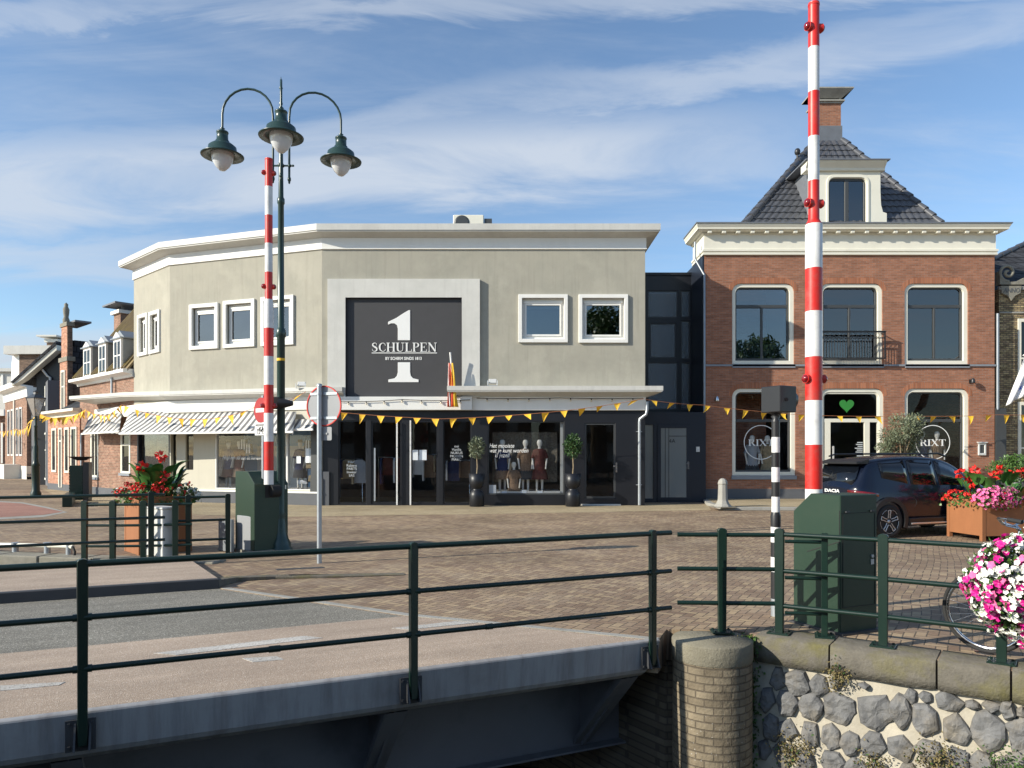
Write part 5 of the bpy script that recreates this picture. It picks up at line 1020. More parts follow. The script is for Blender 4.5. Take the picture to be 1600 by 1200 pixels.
# low orange brick front
xa2, D1_ = st(75); xb2, D2_ = st(124.5); zc = 3.75
hb = thing('low_brick_house', 'low orange brick front with four tall narrow windows', 'building', FS @ Matrix.Translation(((xa2+xb2)/2, 0, 0)))
mb = MB(); mb.box(xa2, 0, .3, xb2, 5, zc-.3); mb.build('wall', 'brick_orange', hb, FS); mb = MB(); mb.box(xa2-.01, -.02, 0, xb2+.01, 5, .3); mb.build('plinth', 'plinth', hb, FS)
mb = MB(); mb.prism([(-.3, zc-.1), (-.3, zc+.02), (.2, zc+.05), (.2, zc-.3), (-.03, zc-.3), (-.05, zc-.16)], 'x', xa2-.15, xb2+.05); mb.build('cornice', 'cream_paint', hb, FS)
mb = MB(); roofq(mb, xa2, xb2, .2, zc, 4, zc+2.2); mb.build('roof', 'roof_tile', hb, FS)
for p0, p1, lo, hi in ((82, 89, 740, 664), (93, 98, 759, 664), (102, 109, 745, 664), (112, 121, 746, 663)):
    x0, d0 = st(p0); x1, d1 = st(p1)
    if p0 == 93:
        mb = MB(); mb.plate(rrect(x0, .15, x1, 2.95), [rrect(x0+.1, .16, x1-.1, 2.3), rrect(x0+.1, 2.36, x1-.1, 2.88)], -.05, -.002); w_ = mb.build('door', 'cream_paint', hb, FS); mb = MB(); mb.box(x0+.1, -.02, .16, x1-.1, -.006, 2.88); mb.build('panel', 'dark_trim', w_, FS)
    else: owin(hb, x0, .85, x1, 2.95, FS, bars=False)
xt, Dt = st(129); mb = MB(); mb.tube([(xt, -.05, .1), (xt, -.05, 2.6)], .05, 8); mb.build('downpipe', 'galvanised', hb, FS)
# narrow gable behind it
gy = .9; CG = (C3[0]-SD.y*(-gy), C3[1]+SD.x*0+.737*gy)
def stg(px): t_, D = onl(px, (C3[0]+.676*gy, C3[1]+.737*gy), tuple(SD)); return -t_, D
xg0, Dg = stg(93.5); xg1, _ = stg(104.5)
hg = thing('gable_house', 'tall narrow brick gable with stone lion finial and dark pantile roof', 'building', FS @ Matrix.Translation(((xg0+xg1)/2, gy, 0)))
zt = Z(513, Dg); zs_ = Z(560, Dg)
mb = MB(); mb.box(xg0, gy, 3, xg1, gy+.22, zs_); mb.box(xg0+.25, gy, zs_, xg1, gy+.22, zt); mb.build('gable_wall', 'brick_orange', hg, FS)
mb = MB(); mb.box(xg1+.002, gy+.02, 3, xg1+.06, gy+.24, zs_-.1); mb.box(xg1+.002, gy+.02, zs_, xg1+.06, gy+.24, zt-.02); mb.box(xg1-.3, gy+.25, 3, xg1-.1, gy+7, Z(583, Dg)); mb.build('side_wall', 'brick_brown', hg, FS)
mb = MB(); mb.box(xg0+.15, gy-.05, zt, xg1+.12, gy+.32, zt+.2); mb.box(xg0-.1, gy-.04, zs_-.22, xg1+.14, gy+.34, zs_); mb.build('coping', 'concrete', hg, FS)
mb = MB(); cx_ = (xg0+xg1)/2+.1; mb.lathe([(.22, 0), (.24, .15), (.16, .3), (.2, .5), (.22, .7), (.12, .85), (.14, .95), (.0, 1.05)], (cx_, gy+.1, zt+.2), 8, True, .7, .7); mb.build('finial', 'concrete', hg, FS)
mb = MB(); mb.box(xg0-.7, gy+.25, zt+.20, xg1+.4, gy+1.0, zt+.29); mb.build('chimney_slab', 'lead', hg, FS)
mb = MB(); mb.add([(xg1+.05, gy+.25, Z(584, Dg)), (xg1+.05, gy+8, Z(584, Dg)), (xg1-.3, gy+8, Z(533, Dg)), (xg1-.3, gy+.25, Z(533, Dg))], [(0, 1, 2, 3)]); mb.box(xg0+.4, gy+.4, 3, xg1-.2, gy+8, Z(533, Dg)); mb.build('roof', 'roof_tile', hg, FS)
owin(hg, xg0+.3, 3.7, xg1-.2, Z(580, Dg), FS, bars=True, y=gy)
mb = MB(); zz_ = Z(500, Dg+6); mb.add([(xg1-.1, gy+6, Z(535, Dg+5)), (xg1+3.5, gy+6, Z(492, Dg+5)), (xg1+3.5, gy+6, Z(500, Dg+5)), (xg1+.4, gy+6, Z(535, Dg+5))], [(0, 1, 2, 3)]); mb.box(xg1-.1, gy+6.05, 3, xg1+3.5, gy+6.3, Z(520, Dg+5)); mb.build('rear_gable', 'lead', hg, FS)
# dark boarded house, its side wall to the viewer
DC = 41.0; cs = lambda px: (px-800)*DC/FL; cz_ = lambda py: Z(py, DC)
hc = thing('boarded_house', 'dark grey boarded house with black gable and white bargeboard', 'building', FR(cs(75), DC)); FC = FR(0, DC, 0, 0)
mb = MB(); mb.prism([(cs(57), .0), (cs(110), .0), (cs(110), cz_(546)), (cs(96), cz_(546)), (cs(57), cz_(588))], 'y', 0, 5); mb.build('side_wall', 'black_panel', hc, FC)
mb = MB(); mb.prism([(cs(28), cz_(600)), (cs(97), cz_(541)), (cs(97), cz_(549)), (cs(45), cz_(594)), (cs(28), cz_(604))], 'y', -.5, .0); mb.build('bargeboard', 'cream_paint', hc, FC)
mb = MB(); mb.prism([(cs(26), cz_(599)), (cs(97), cz_(535)), (cs(97), cz_(540.5)), (cs(30), cz_(600))], 'y', -.55, 6); mb.build('roof', 'roof_tile', hc, FC)
pA, pB = Vector(((74.5-800)*39.5/FL, 39.5)), Vector(((56-800)*49/FL, 49)); LW = (pA-pB).length; FC2 = FR(pA.x, pA.y, 0, math.atan2((pA-pB).y, (pA-pB).x)); mb = MB(); mb.box(-LW, .0, 0, 0, 1.4, cz_(598)); mb.build('front_wall', 'grey_board', hc, FC2)
mb = MB(); mb.plate(rrect(-8.6, cz_(640)+.2, -1.2, cz_(604)), [rrect(-8.0, cz_(640)+.4, -5.2, cz_(608)), rrect(-4.4, cz_(640)+.4, -1.7, cz_(608))], -.05, -.002); mb.build('window_frame', 'house_white', hc, FC2)
owin(hc, -3.0, .3, -.8, 2.9, FC2, 'house_white'); owin(hc, -7.0, 1.0, -5.0, 2.6, FC2, 'house_white')
mb = MB(); mb.tube([(cs(80), -.1, cz_(640)), (cs(80), -.1, cz_(590)), (cs(76), -.1, cz_(588)), (cs(68), -.1, cz_(578))], .06, 8); mb.build('downpipe', 'house_white', hc, FC)
# house with the white cornice
dvec = Vector((-6.54, 7.0)).normalized(); FE = FR(-32.96, 50, 0, math.atan2(-dvec.y, -dvec.x))
def se(px): t_, D = onl(px, (-32.96, 50), tuple(dvec)); return -t_, D
hd = thing('white_cornice_house', 'brick house with heavy white cornice and white roof dormer down the street', 'building', FE)
xl, Dl = se(8); z0 = Z(613, 50.5)
mb = MB(); mb.box(xl, 0, .9, 0, 9, 5.6); mb.build('wall', 'brick_street', hd, FE); mb = MB(); mb.box(.002, .3, 0, .5, 9, 5.8); mb.box(.0, .25, 0, 2.6, 9, 4.6); mb.build('side_wall', 'plinth', hd, FE)
mb = MB(); mb.prism([(-.55, 6.35), (-.6, 6.7), (.3, 6.75), (.3, 5.6), (-.06, 5.6), (-.1, 6.25)], 'x', xl-.4, .4); mb.build('cornice', 'white_paint', hd, FE, bevel=.02)
for a, b_ in ((12.5, 16), (18, 21), (26, 29.5), (31, 35)):
    owin(hd, se(a)[0], 1.6, se(b_)[0], 5.0, FE, 'white_paint', bars=False)
mb = MB(); mb.box(se(23)[0], -.1, .9, se(24)[0], 0, 6); mb.build('downpipe', 'house_white', hd, FE)
mb = MB(); mb.box(xl, -.02, 0, .0, .0, .9); mb.box(se(20)[0], -1.0, 0, se(33)[0], -.02, 1.0); mb.build('stoop', 'house_white', hd, FE)
FDm = FR(*(PD(17, 600, 52)[:2]), 0, math.radians(-40)); dw_ = lambda px: (px-800)*52/FL
x0_, y0_ = PD(30, 0, 51)[:2]
mb = MB(); mb.box(0, 0, 6.5, 3.0, 3.3, 8.6); d_ = mb.build('dormer', 'brick_brown', hd, FR(x0_, y0_, 0, math.radians(-2)))
mb = MB(); mb.prism([(-1.6, 6.4), (-.02, 6.4), (-.02, 9.0), (-.3, 9.15), (-1.0, 9.05), (-1.4, 8.2)], 'y', .0, .25); mb.build('dormer_front', 'white_paint', d_, FR(x0_, y0_, 0, math.radians(-38)))
mb = MB(); mb.box(-.9, -.3, 8.62, 3.1, 3.6, 9.2); mb.build('dormer_roof', 'grey_cornice', d_, FR(x0_, y0_, 0, math.radians(-2)))
mb = MB(); a_, b__ = PD(73, 0, 52)[0], PD(89, 0, 52)[0]; mb.box(a_, 52, 8, b__, 53, Z(535, 52)); ch = mb.build('chimney', 'brick_brown', hd, Matrix()); mb = MB(); mb.box(a_-.12, 51.9, Z(535, 52), b__+.12, 53.1, Z(530, 52)); mb.box(a_-.5, 51.6, Z(527, 52), b__+.2, 53.4, Z(524.5, 52)); mb.build('cap', 'house_white', ch, Matrix())
# last house
he = thing('grey_gable_house', 'pale grey flat-topped house at the far left edge', 'building', FR(*(PD(-10, 0, 60)[:2]), 0)); mb = MB(); a_, b__ = PD(-140, 0, 60)[0], PD(17, 0, 60)[0]; mb.box(a_, 60, 4, b__, 68, Z(581, 60)); mb.build('wall', 'house_white', he, Matrix()); mb = MB(); mb.box(a_-.2, 59.7, Z(581, 60), b__+.3, 68.3, Z(576, 60)); mb.build('roof_edge', 'grey_cornice', he, Matrix())
mb = MB(); mb.box(PD(3, 0, 60)[0], 59.9, Z(612, 60), PD(6, 0, 60)[0], 59.99, Z(585, 60)); mb.build('window_frame', 'white_paint', he, Matrix())
mb = MB(); mb.box(PD(-200, 0, 58.5)[0], 58.5, 0, PD(9, 0, 58.5)[0], 59.5, Z(650, 58.5)); mb.build('front_wall', 'brick_street', he, Matrix()); mb = MB(); mb.box(PD(-200, 0, 58.4)[0], 58.1, Z(650, 58.5), PD(10, 0, 58.4)[0], 58.6, Z(640, 58.5)); mb.build('cornice', 'white_paint', he, Matrix())
mb = MB(); mb.box(PD(1, 0, 58.4)[0], 58.42, 1.0, PD(4, 0, 58.4)[0], 58.49, 4.2); mb.build('window_casing', 'white_paint', he, Matrix())
# the row across the canal, behind the viewer (it shows in the shop windows)
for i, (x_, hgt, mt) in enumerate(((-18, 8.5, 'brick_brown'), (-4, 10.0, 'brick_street'), (9, 7.8, 'brick_brown'), (22, 9.5, 'brick_street'), (36, 8.4, 'brick_brown'))):
    t_ = thing('canal_house', ('brown house', 'tall reddish house', 'low brown house', 'tall house with pale frames', 'last brown house')[i]+' across the canal, seen only as reflections in the shop windows', 'building', FR(x_, -26)); mb = MB(); mb.prism([(-6, -.02), (6, -.02), (6, hgt-3), (0, hgt+1.5), (-6, hgt-3)], 'y', -8, 0); mb.build('wall', mt, t_)
    mb = MB()
    for wx in (-4, -1.3, 1.3, 4):
        for wz in (1, 4): mb.box(wx-.6, -.02, wz, wx+.6, .05, wz+1.8)
    mb.build('window', 'house_white', t_)

for tx_, ty_, th_, lab in ((7.6, -20, 15.6, 'tall leafy tree across the canal mirrored in the upper windows of the grey shop'), (25, -22, 14.2, 'broad tree across the canal mirrored in the brick house windows')):
    rt = random.Random(int(tx_*10)); t_ = thing('tree', lab, 'tree', FR(tx_, ty_)); mb = MB(); mb.tube([(0, 0, 0), (.1, 0, 3), (0, .2, 7), (.2, 0, th_-3)], [.35, .28, .2, .06], 10)
    cl_ = []
    for k in range(12): a = k*2.4; e_ = (rt.uniform(1, 3.4)*math.cos(a), rt.uniform(1, 3)*math.sin(a), rt.uniform(6, th_-.8)); mb.tube([(0, 0, 4+k*.4), e_], [.12, .03], 6); cl_.append(e_)
    mb.build('trunk', 'bark', t_); mb = MB()
    for e_ in cl_+[(0, 0, th_-1.6), (1, 0, th_-2.5), (-1.2, 0, th_-3)]:
        for _ in range(420):
            v = Vector((rt.gauss(0, 1), rt.gauss(0, 1), rt.gauss(0, 1))).normalized()*rt.uniform(.5, 1.5); p = Vector(e_)+v; u = Vector((rt.gauss(0, 1), rt.gauss(0, 1), rt.gauss(0, 1))).normalized()*.16; w2 = u.orthogonal().normalized()*.12; mb.add([p-u, p+w2, p+u, p-w2], [(0, 1, 2, 3)])
    mb.build('crown', 'leaf_dark', t_)
# ================= BARRIERS =================
def stripe_pole(px, D, bounds, top_red, w0, w1, px_step, lights, label, base_z):
    x, y = (px-800)*D/FL, D; s = FL/D
    t_ = thing('barrier_pole', label, 'barrier', FR(x, y)); par = {}
    for i in range(len(bounds)-1):
        z1, z0 = Z(bounds[i], D), Z(bounds[i+1], D); red_ = (i % 2 == 0) == top_red; mb = MB(); th = .0
        def rad(z): return (w1/2/s) if z < Z(px_step+6, D) else ((w0/2/s) if z > Z(px_step-3, D) else (w1/2/s)+((w0-w1)/2/s)*(z-Z(px_step+6, D))/(Z(px_step-3, D)-Z(px_step+6, D)))
        zs = sorted({z0, z1} | {z for z in (Z(px_step+6, D), Z(px_step-3, D)) if z0 < z < z1}); mb.lathe([(rad(z+(.0001 if z == z0 else -.0001 if z == z1 else 0)), z) for z in zs], n=28)
        o = mb.build('red_band' if red_ else 'white_band', 'red_paint' if red_ else 'pole_white', t_)
    mb = MB(); zt = Z(bounds[0], D); mb.lathe([(w0/2/s+.003, zt-.03), (w0/2/s+.003, zt-.012), (0, zt-.004)], n=24); mb.build('end_cap', 'red_paint', t_)
    for k, py in enumerate(lights):
        z = Z(py, D); r0 = (w0 if py < px_step else w1)/2/s; sc = .5*.145
        for sgn in (-1, 1):
            a = math.radians(205 if sgn < 0 else 10); d = Vector((math.cos(a), math.sin(a)*.9, 0)).normalized(); c = d*(r0*.6)
            mb = MB(); Lq = r0*.4+.030; mb.tube([c+Vector((0, 0, z)), c+d*(Lq-.008)+Vector((0, 0, z)), c+d*Lq+Vector((0, 0, z))], [.043, .043, .046], 18); lm = mb.build('lamp_housing', 'red_paint', t_)
            mb = MB(); q_ = c+d*Lq; T = Matrix.Translation((q_.x, q_.y, z)) @ d.to_track_quat('Z', 'Y').to_matrix().to_4x4(); mb.T = T; mb.lathe([(.040, 0), (.038, .010), (.029, .022), (.015, .030), (0, .032)], n=18); mb.build('lens', 'red_lens', lm)
    return t_
stripe_pole(1271.5, 7.40, [5, 75, 144, 214, 283, 351, 420, 487, 558, 626, 695, 764, 810], True, 16.6, 25.5, 346, (43.5, 318, 592), 'tall upright barrier pole in red and white bands beside the right cabinet', 0)
stripe_pole(420, 12.55, [248, 292, 336.7, 380.6, 425.5, 468, 513, 557, 601.6, 645.5, 690, 735, 757], True, 11.6, 14.6, 470, (270.5, 448, 634), 'farther barrier pole in red and white bands at the left cabinet', 0)
# black stop plate sides near pivot of the far pole
def cabinet(label, corner, ang, wl_, wr, hgt, prof, mat='green_box'):
    """corner = nearest vertical edge; right face runs along ang; left face runs back. prof = (y,z) outline seen on the left face"""
    t_ = thing('barrier_cabinet', label, 'cabinet', FR(corner[0], corner[1], 0, ang))
    mb = MB(); mb.prism([(y*wl_, z*hgt) for y, z in prof], 'x', 0, wr); o = mb.build('casing', mat, t_, bevel=.008); return t_
c_ = G(1313, 992); rc_ = cabinet('large dark green steel cabinet with cut corner at the foot of the near barrier pole', (c_.x, c_.y), BR, .58, .49, 1.315, [(0, .0), (0, 1.0), (.62, 1.0), (1.0, .86), (1.0, 0)])
mb = MB(); mb.prism([(.585*.0+.006, 1.315-.145), (.006, .86), (.012, .86), (.012, 1.315-.145)], 'x', -.003, -.0005); mb.prism([(.0, .86), (.0, .868), (.58, .985), (.58, .977)], 'x', -.003, .0) if False else mb.prism([(.01, .872), (.01, .880), (.40, .742), (.40, .734)], 'x', -.003, .002)
mb.box(.0, -.002, 1.14, .49, .001, 1.144)
mb.build('panel_gap', 'rubber', rc_)
for xh in (.06, .39):
    mb = MB(); mb.box(xh, -.018, 1.150, xh+.05, -.001, 1.163); mb.build('hinge', 'dark_steel', rc_)
mb = MB(); mb.box(.455, -.004, .25, .459, .0005, 1.13); mb.box(.03, -.004, .25, .034, .0005, 1.13); mb.box(.034, -.004, .25, .455, .0005, .254); mb.build('door_gap', 'rubber', rc_)
mb = MB(); mb.tube([(.42, .0, .72), (.42, -.012, .72)], .016, 12); mb.box(.40, -.008, .64, .44, -.001, .69); mb.build('lock', 'galvanised', rc_)
mb = MB(); mb.box(-.04, -.06, .003, .54, .60, .02); mb.build('foot_plate', 'dark_steel', rc_)
c_ = G(397.5, 866); lc = cabinet('dark green steel cabinet with sloping top under the farther barrier pole', (c_.x, c_.y), math.radians(48), .66, .64, 1.405, [(0, 0), (0, .85), (.36, 1.0), (1.0, 1.0), (1.0, 0)])
mb = MB(); mb.box(.20, -.006, .95, .47, .002, 1.17); lp = mb.build('slot', 'rubber', lc); mb = MB(); mb.tube([(.29, -.01, 1.07), (.46, -.01, 1.07)], .10, 20); mb.build('pivot_drum', 'rubber', lc); mb = MB(); mb.box(.51, -.006, 1.09, .60, -.002, 1.16); mb.build('plate', 'cream_paint', lc)
mb = MB(); mb.box(-.05, -.05, 0, .70, .72, .05); mb.build('foot_plate', 'concrete', lc)
# lower grey boxes by the left cabinet
def boxthing(name, label, cat, pxl, pxe, pxr, ybase, ytop, ang, mats, h=None, extra=None, group=None, bev=.008):
    """box from its near bottom edge pixel (pxe, ybase), left and right limits in the photo"""
    c = G(pxe, ybase); D = c.y; a = ang; rd = (math.cos(a), math.sin(a)); ld = (-math.sin(a), math.cos(a)); wr = onl(pxr, c, rd)[0]; wl_ = onl(pxl, c, ld)[0]; hh = Z(ytop, D)
    t_ = thing(name, label, cat, FR(c.x, c.y, 0, a), group); mb = MB(); mb.box(0, 0, .01, wr, wl_, hh); mb.build('casing', mats, t_, bevel=bev); return t_, wr, wl_, hh
t_, wr, wl_, hh = boxthing('utility_box', 'pale aluminium utility box against the left barrier cabinet', 'utility box', 370, 392, 397, 865, 807, math.radians(52), 'sign_back')
mb = MB(); mb.box(-.02, -.02, 0, wr+.02, wl_+.02, .05); mb.build('red_foot', 'red_paint', t_)
boxthing('utility_box', 'smaller grey utility box with latches left of the aluminium one', 'utility box', 341, 361, 366, 864, 812, math.radians(50), 'zinc')
t_, wr, wl_, hh = boxthing('switch_cabinet', 'tall white and grey switch cabinet in front of the left planter', 'cabinet', 228, 254, 277, 876, 796, math.radians(58), 'interior_light')
mb = MB(); mb.box(-.01, -.01, 0, wr+.01, wl_+.01, .06); mb.build('base', 'concrete', t_); mb = MB(); mb.box(-.015, -.015, hh, wr+.015, wl_+.015, hh+.03); mb.build('lid', 'alu', t_, bevel=.006)
# ================= LAMP POST =================
DLm = 12.95; lxm = (439-800)*DLm/FL; lz_ = lambda py: Z(py, DLm)
lamp = thing('street_lamp', 'tall dark green lamp post with three curved arms and bell shaped heads', 'street lamp', FR(lxm, DLm))
mb = MB(); mb.lathe([(.20, 0), (.20, .06), (.17, .08), (.17, .14), (.13, .22), (.10, .34), (.085, .55), (.075, .6), (.085, .64), (.07, .7), (.068, lz_(528)), (.085, lz_(526)), (.09, lz_(520)), (.075, lz_(514)), (.058, lz_(512)), (.050, lz_(320)), (.064, lz_(318)), (.064, lz_(311)), (.045, lz_(308)), (.036, lz_(240)), (.034, lz_(170)), (.022, lz_(165)), (.034, lz_(162)), (.022, lz_(159)), (.018, lz_(140)), (.034, lz_(138)), (.018, lz_(135)), (.014, lz_(128)), (0.003, lz_(120))], n=20); mb.build('post', 'lamp_green', lamp)
mb = MB(); mb.lathe([(.0705, lz_(564)), (.0705, lz_(560))], n=20); mb.build('identity_band', 'flag_yellow', lamp)
mb = MB(); mb.box(-.23, -.014, lz_(259)-.012, .23, .014, lz_(259)+.012); mb.lathe([(.036, lz_(262)), (.07, lz_(259)), (.036, lz_(255))], n=14)
for sx_ in (-1, 1): mb.ell((sx_*.155, 0, lz_(259)), .03, .03, .03); mb.ell((sx_*.21, 0, lz_(259)), .025, .02, .02)
mb.build('collar', 'lamp_green', lamp)
for nm, dxx, dyy, zh in (('L', -1.03, 0, None), ('R', 1.0, .24, None), ('F', .245, -.77, None)):
    d = Vector((dxx, dyy, 0)); Lh = d.length; u = d/Lh; zb_ = lz_(279); z1_ = lz_(205); R_ = (Lh-.14)/2
    pts = [u*.14+Vector((0, 0, zb_)), u*.14+Vector((0, 0, z1_+.25))]
    for i in range(1, 13): a = math.pi-math.pi*i/12; pts.append(u*(.14+R_+R_*math.cos(a))+Vector((0, 0, z1_+.25+.05+R_*1.0*math.sin(a))))
    pts.append(u*Lh+Vector((0, 0, z1_+.04)))
    mb = MB(); mb.tube(pts, .020, 10); mb.ell(tuple(pts[0]), .032, .032, .05); mb.ell(tuple(pts[0]-Vector((0, 0, .05))), .02, .02, .035); am = mb.build('arm', 'lamp_green', lamp)
    c = tuple(u*Lh); hz = z1_
    mb = MB(); mb.lathe([(.022, .06), (.045, .045), (.022, .025), (.03, .005), (.10, -.01), (.105, -.03), (.095, -.04), (.098, -.16), (.115, -.17), (.115, -.19), (.20, -.25), (.235, -.28), (.245, -.36), (.27, -.375), (.365, -.43), (.36, -.445), (.24, -.42), (.19, -.40)], (c[0], c[1], hz), 28); hd_ = mb.build('lamp_head', 'lamp_green', lamp)
    mb = MB(); mb.lathe([(.19, -.40), (.19, -.45), (.17, -.53), (.12, -.62), (.05, -.69), (.0, -.70)], (c[0], c[1], hz), 24); mb.build('lamp_globe', 'lens_glass', hd_)
# signal with visor and small sign on the lamp post
t_ = thing('warning_light', 'black warning light with long visor behind the farther barrier pole', 'signal', FR(lxm, DLm, lz_(631))); mb = MB(); mb.box(-.28, -.17, -.10, .02, -.05, .11); mb.build('housing', 'black_plastic', t_, bevel=.01); mb = MB(); mb.loft([[(.0+x_, -.11+r_*math.cos(a), r_*.9*math.sin(a)+.0) for a in [math.pi*2*i/12 for i in range(12)]] for x_, r_ in ((.0, .11), (.06, .10), (.24, .045))], caps=True); mb.build('visor', 'black_plastic', t_)
dS = 12.75; t_ = thing('road_sign', 'round red no entry sign half hidden behind the farther barrier pole', 'road sign', FR((409-800)*dS/FL, dS, 0, math.radians(-38)))
mb = MB(); mb.tube([(0, .03, 0), (0, .03, Z(618, dS))], .03, 10); mb.build('post', 'galvanised', t_)
mb = MB(); zc_ = Z(641, dS); n_ = 32; mb.prism([(.22*math.cos(2*math.pi*i/n_), zc_+.22*math.sin(2*math.pi*i/n_)) for i in range(n_)], 'y', -.012, -.002); o = mb.build('disc', 'sign_red', t_); mb = MB(); mb.box(-.16, -.016, zc_-.035, .16, -.012, zc_+.035); mb.build('bar', 'pole_white', o)
mb = MB(); mb.prism(rrect(-.19, Z(680, dS), .19, Z(660, dS), .02), 'y', -.012, -.002); o = mb.build('bicycle_plate', 'pole_white', t_)
FSn = t_.matrix_basis
text_part('uitgezonderd', .065, 'lettering', 'black_plastic', o, FSn @ Matrix.Translation((0, -.014, Z(665.5, dS))), .001)
mb = MB(); zb_ = Z(674, dS)
for x_ in (-.075, .075): mb.tube([(x_+.045*math.cos(a), -.016, zb_+.045*math.sin(a)) for a in [2*math.pi*i/14 for i in range(15)]], .006, 4, False)
mb.tube([(-.075, -.016, zb_), (-.03, -.016, zb_+.075), (.05, -.016, zb_+.07), (.0, -.016, zb_), (-.03, -.016, zb_+.075)], .006, 4); mb.tube([(.0, -.016, zb_), (.075, -.016, zb_), (.045, -.016, zb_+.09)], .006, 4); mb.build('bicycle_symbol', 'black_plastic', o)
# round sign seen from behind
dT = 11.5; t_ = thing('road_sign', 'round road sign seen from behind on a slim galvanised pole', 'road sign', FR((499-800)*dT/FL, dT, 0, math.radians(-20)))
mb = MB(); mb.tube([(0, 0, 0), (0, 0, Z(600, dT))], .038, 14); mb.lathe([(.041, Z(600, dT)-.04), (.041, Z(600, dT)), (0, Z(600, dT)+.01)], n=14); mb.build('post', 'galvanised', t_)
mb = MB(); zc_ = Z(634, dT); R_ = .305; n_ = 48; mb.prism([(.045+R_*math.cos(2*math.pi*i/n_), zc_+R_*math.sin(2*math.pi*i/n_)) for i in range(n_)], 'y', .055, .062); o = mb.build('disc_back', 'sign_back', t_)
mb = MB(); mb.loft([[(.045+(R_+a)*math.cos(f), y_, zc_+(R_+a)*math.sin(f)) for a, y_ in ((-.004, .045), (.014, .045), (.014, .066), (-.004, .066))] for f in [2*math.pi*i/n_ for i in range(n_+1)]], caps=False, smooth=False); mb.build('rim', 'red_paint', o)
mb = MB()
for z_ in (zc_+.19, zc_-.19): mb.box(-.20, .041, z_-.02, .29, .054, z_+.02); mb.tube([(0, 0, z_-.02), (0, 0, z_+.02)], .045, 12)
mb.build('clamp', 'galvanised', t_)
mb = MB(); mb.prism(rrect(-.08, Z(688, dT), .19, Z(667, dT), .02), 'y', .05, .056); mb.box(-.03, .036, Z(679, dT), .12, .05, Z(676, dT)); mb.build('lower_plate', 'sign_back', t_)
# ================= TRAFFIC SIGNAL =================
dV = 7.75; X_ = (1212-800)*dV/FL; sv = FL/dV
t_ = thing('traffic_signal', 'black and white striped signal post with black lamp box seen from behind', 'traffic signal', FR(X_, dV))
bs_ = [660, 683, 707, 730, 753, 776, 800]; r_ = 6.2/sv
for i in range(6): mb = MB(); mb.lathe([(r_, Z(bs_[i+1], dV)), (r_, Z(bs_[i], dV))], n=20); mb.build('black_band' if i % 2 == 0 else 'white_band', 'black_plastic' if i % 2 == 0 else 'pole_white', t_)
mb = MB(); mb.lathe([(7.6/sv, Z(823, dV)), (7.8/sv, Z(806, dV)), (r_, Z(800, dV))], n=20); mb.build('black_band', 'black_plastic', t_)
for a, b_, c in ((823, 847, 'pole_white'), (847, 870, 'black_plastic'), (870, 893, 'pole_white'), (893, 935, 'black_plastic')): mb = MB(); mb.lathe([(7.4/sv, Z(b_, dV)), (7.4/sv, Z(a, dV))], n=20); mb.build('white_band' if c == 'pole_white' else 'black_band', c, t_)
mb = MB(); mb.lathe([(7.3/sv, 0), (7.3/sv, Z(935, dV))], n=20); mb.build('post_foot', 'galvanised', t_)
mb = MB(); mb.lathe([(r_*1.0, Z(660, dV)), (r_*1.05, Z(657, dV)), (r_*.7, Z(655, dV)), (r_*1.15, Z(651, dV)), (r_*.8, Z(648, dV)), (r_*1.5, Z(646, dV)), (r_*1.5, Z(644, dV))], n=20); mb.build('mount', 'black_plastic', t_)
mb = MB(); hb_, ht_ = Z(645, dV), Z(604.5, dV); Th = Matrix.Rotation(math.radians(28), 4, 'Z'); mb.T = Th; mb.box(-.11, -.16, hb_, .13, .10, ht_); hs = mb.build('lamp_box', 'black_plastic', t_, bevel=.008)
mb = MB(); mb.T = Th
for yy in (-.13, .07):
    for zz_ in (hb_+.04, ht_-.04): mb.tube([(.13, yy, zz_), (.137, yy, zz_)], .014, 8)
mb.tube([(-.02, -.165, hb_+.13), (-.02, -.168, hb_+.13)], .02, 8); mb.build('screw', 'rubber', hs)
mb = MB(); mb.T = Th; n_ = 14; mb.loft([[(x_, -.03+R_*math.cos(a), (hb_+ht_)/2+R_*math.sin(a)-dz_) for a in [2*math.pi*i/n_ for i in range(n_)]] for x_, R_, dz_ in ((.13, .10, 0), (.20, .095, .0), (.24, .06, -.02))], caps=True); mb.build('visor', 'black_plastic', hs)
# ================= BOLLARD =================
c = G(1133, 793, .1); t_ = thing('bollard', 'grey stone bollard with flared foot on the kerb before the brick house', 'bollard', FR(c.x, c.y+.25, .104)); mb = MB(); mb.lathe([(.27, 0), (.27, .03), (.20, .10), (.155, .20), (.15, .24), (.135, .68), (.15, .69), (.15, .72), (.125, .80), (.06, .86), (0, .87)], n=8, smooth=False, ph=.39); mb.build('shaft', 'stone_kerb', t_, bevel=.01); mb = MB(); mb.prism([(-.35, -.3), (.35, -.3), (.35, .3), (-.35, .3)], 'z', -.002, .012); mb.build('base_slab', 'concrete', t_)
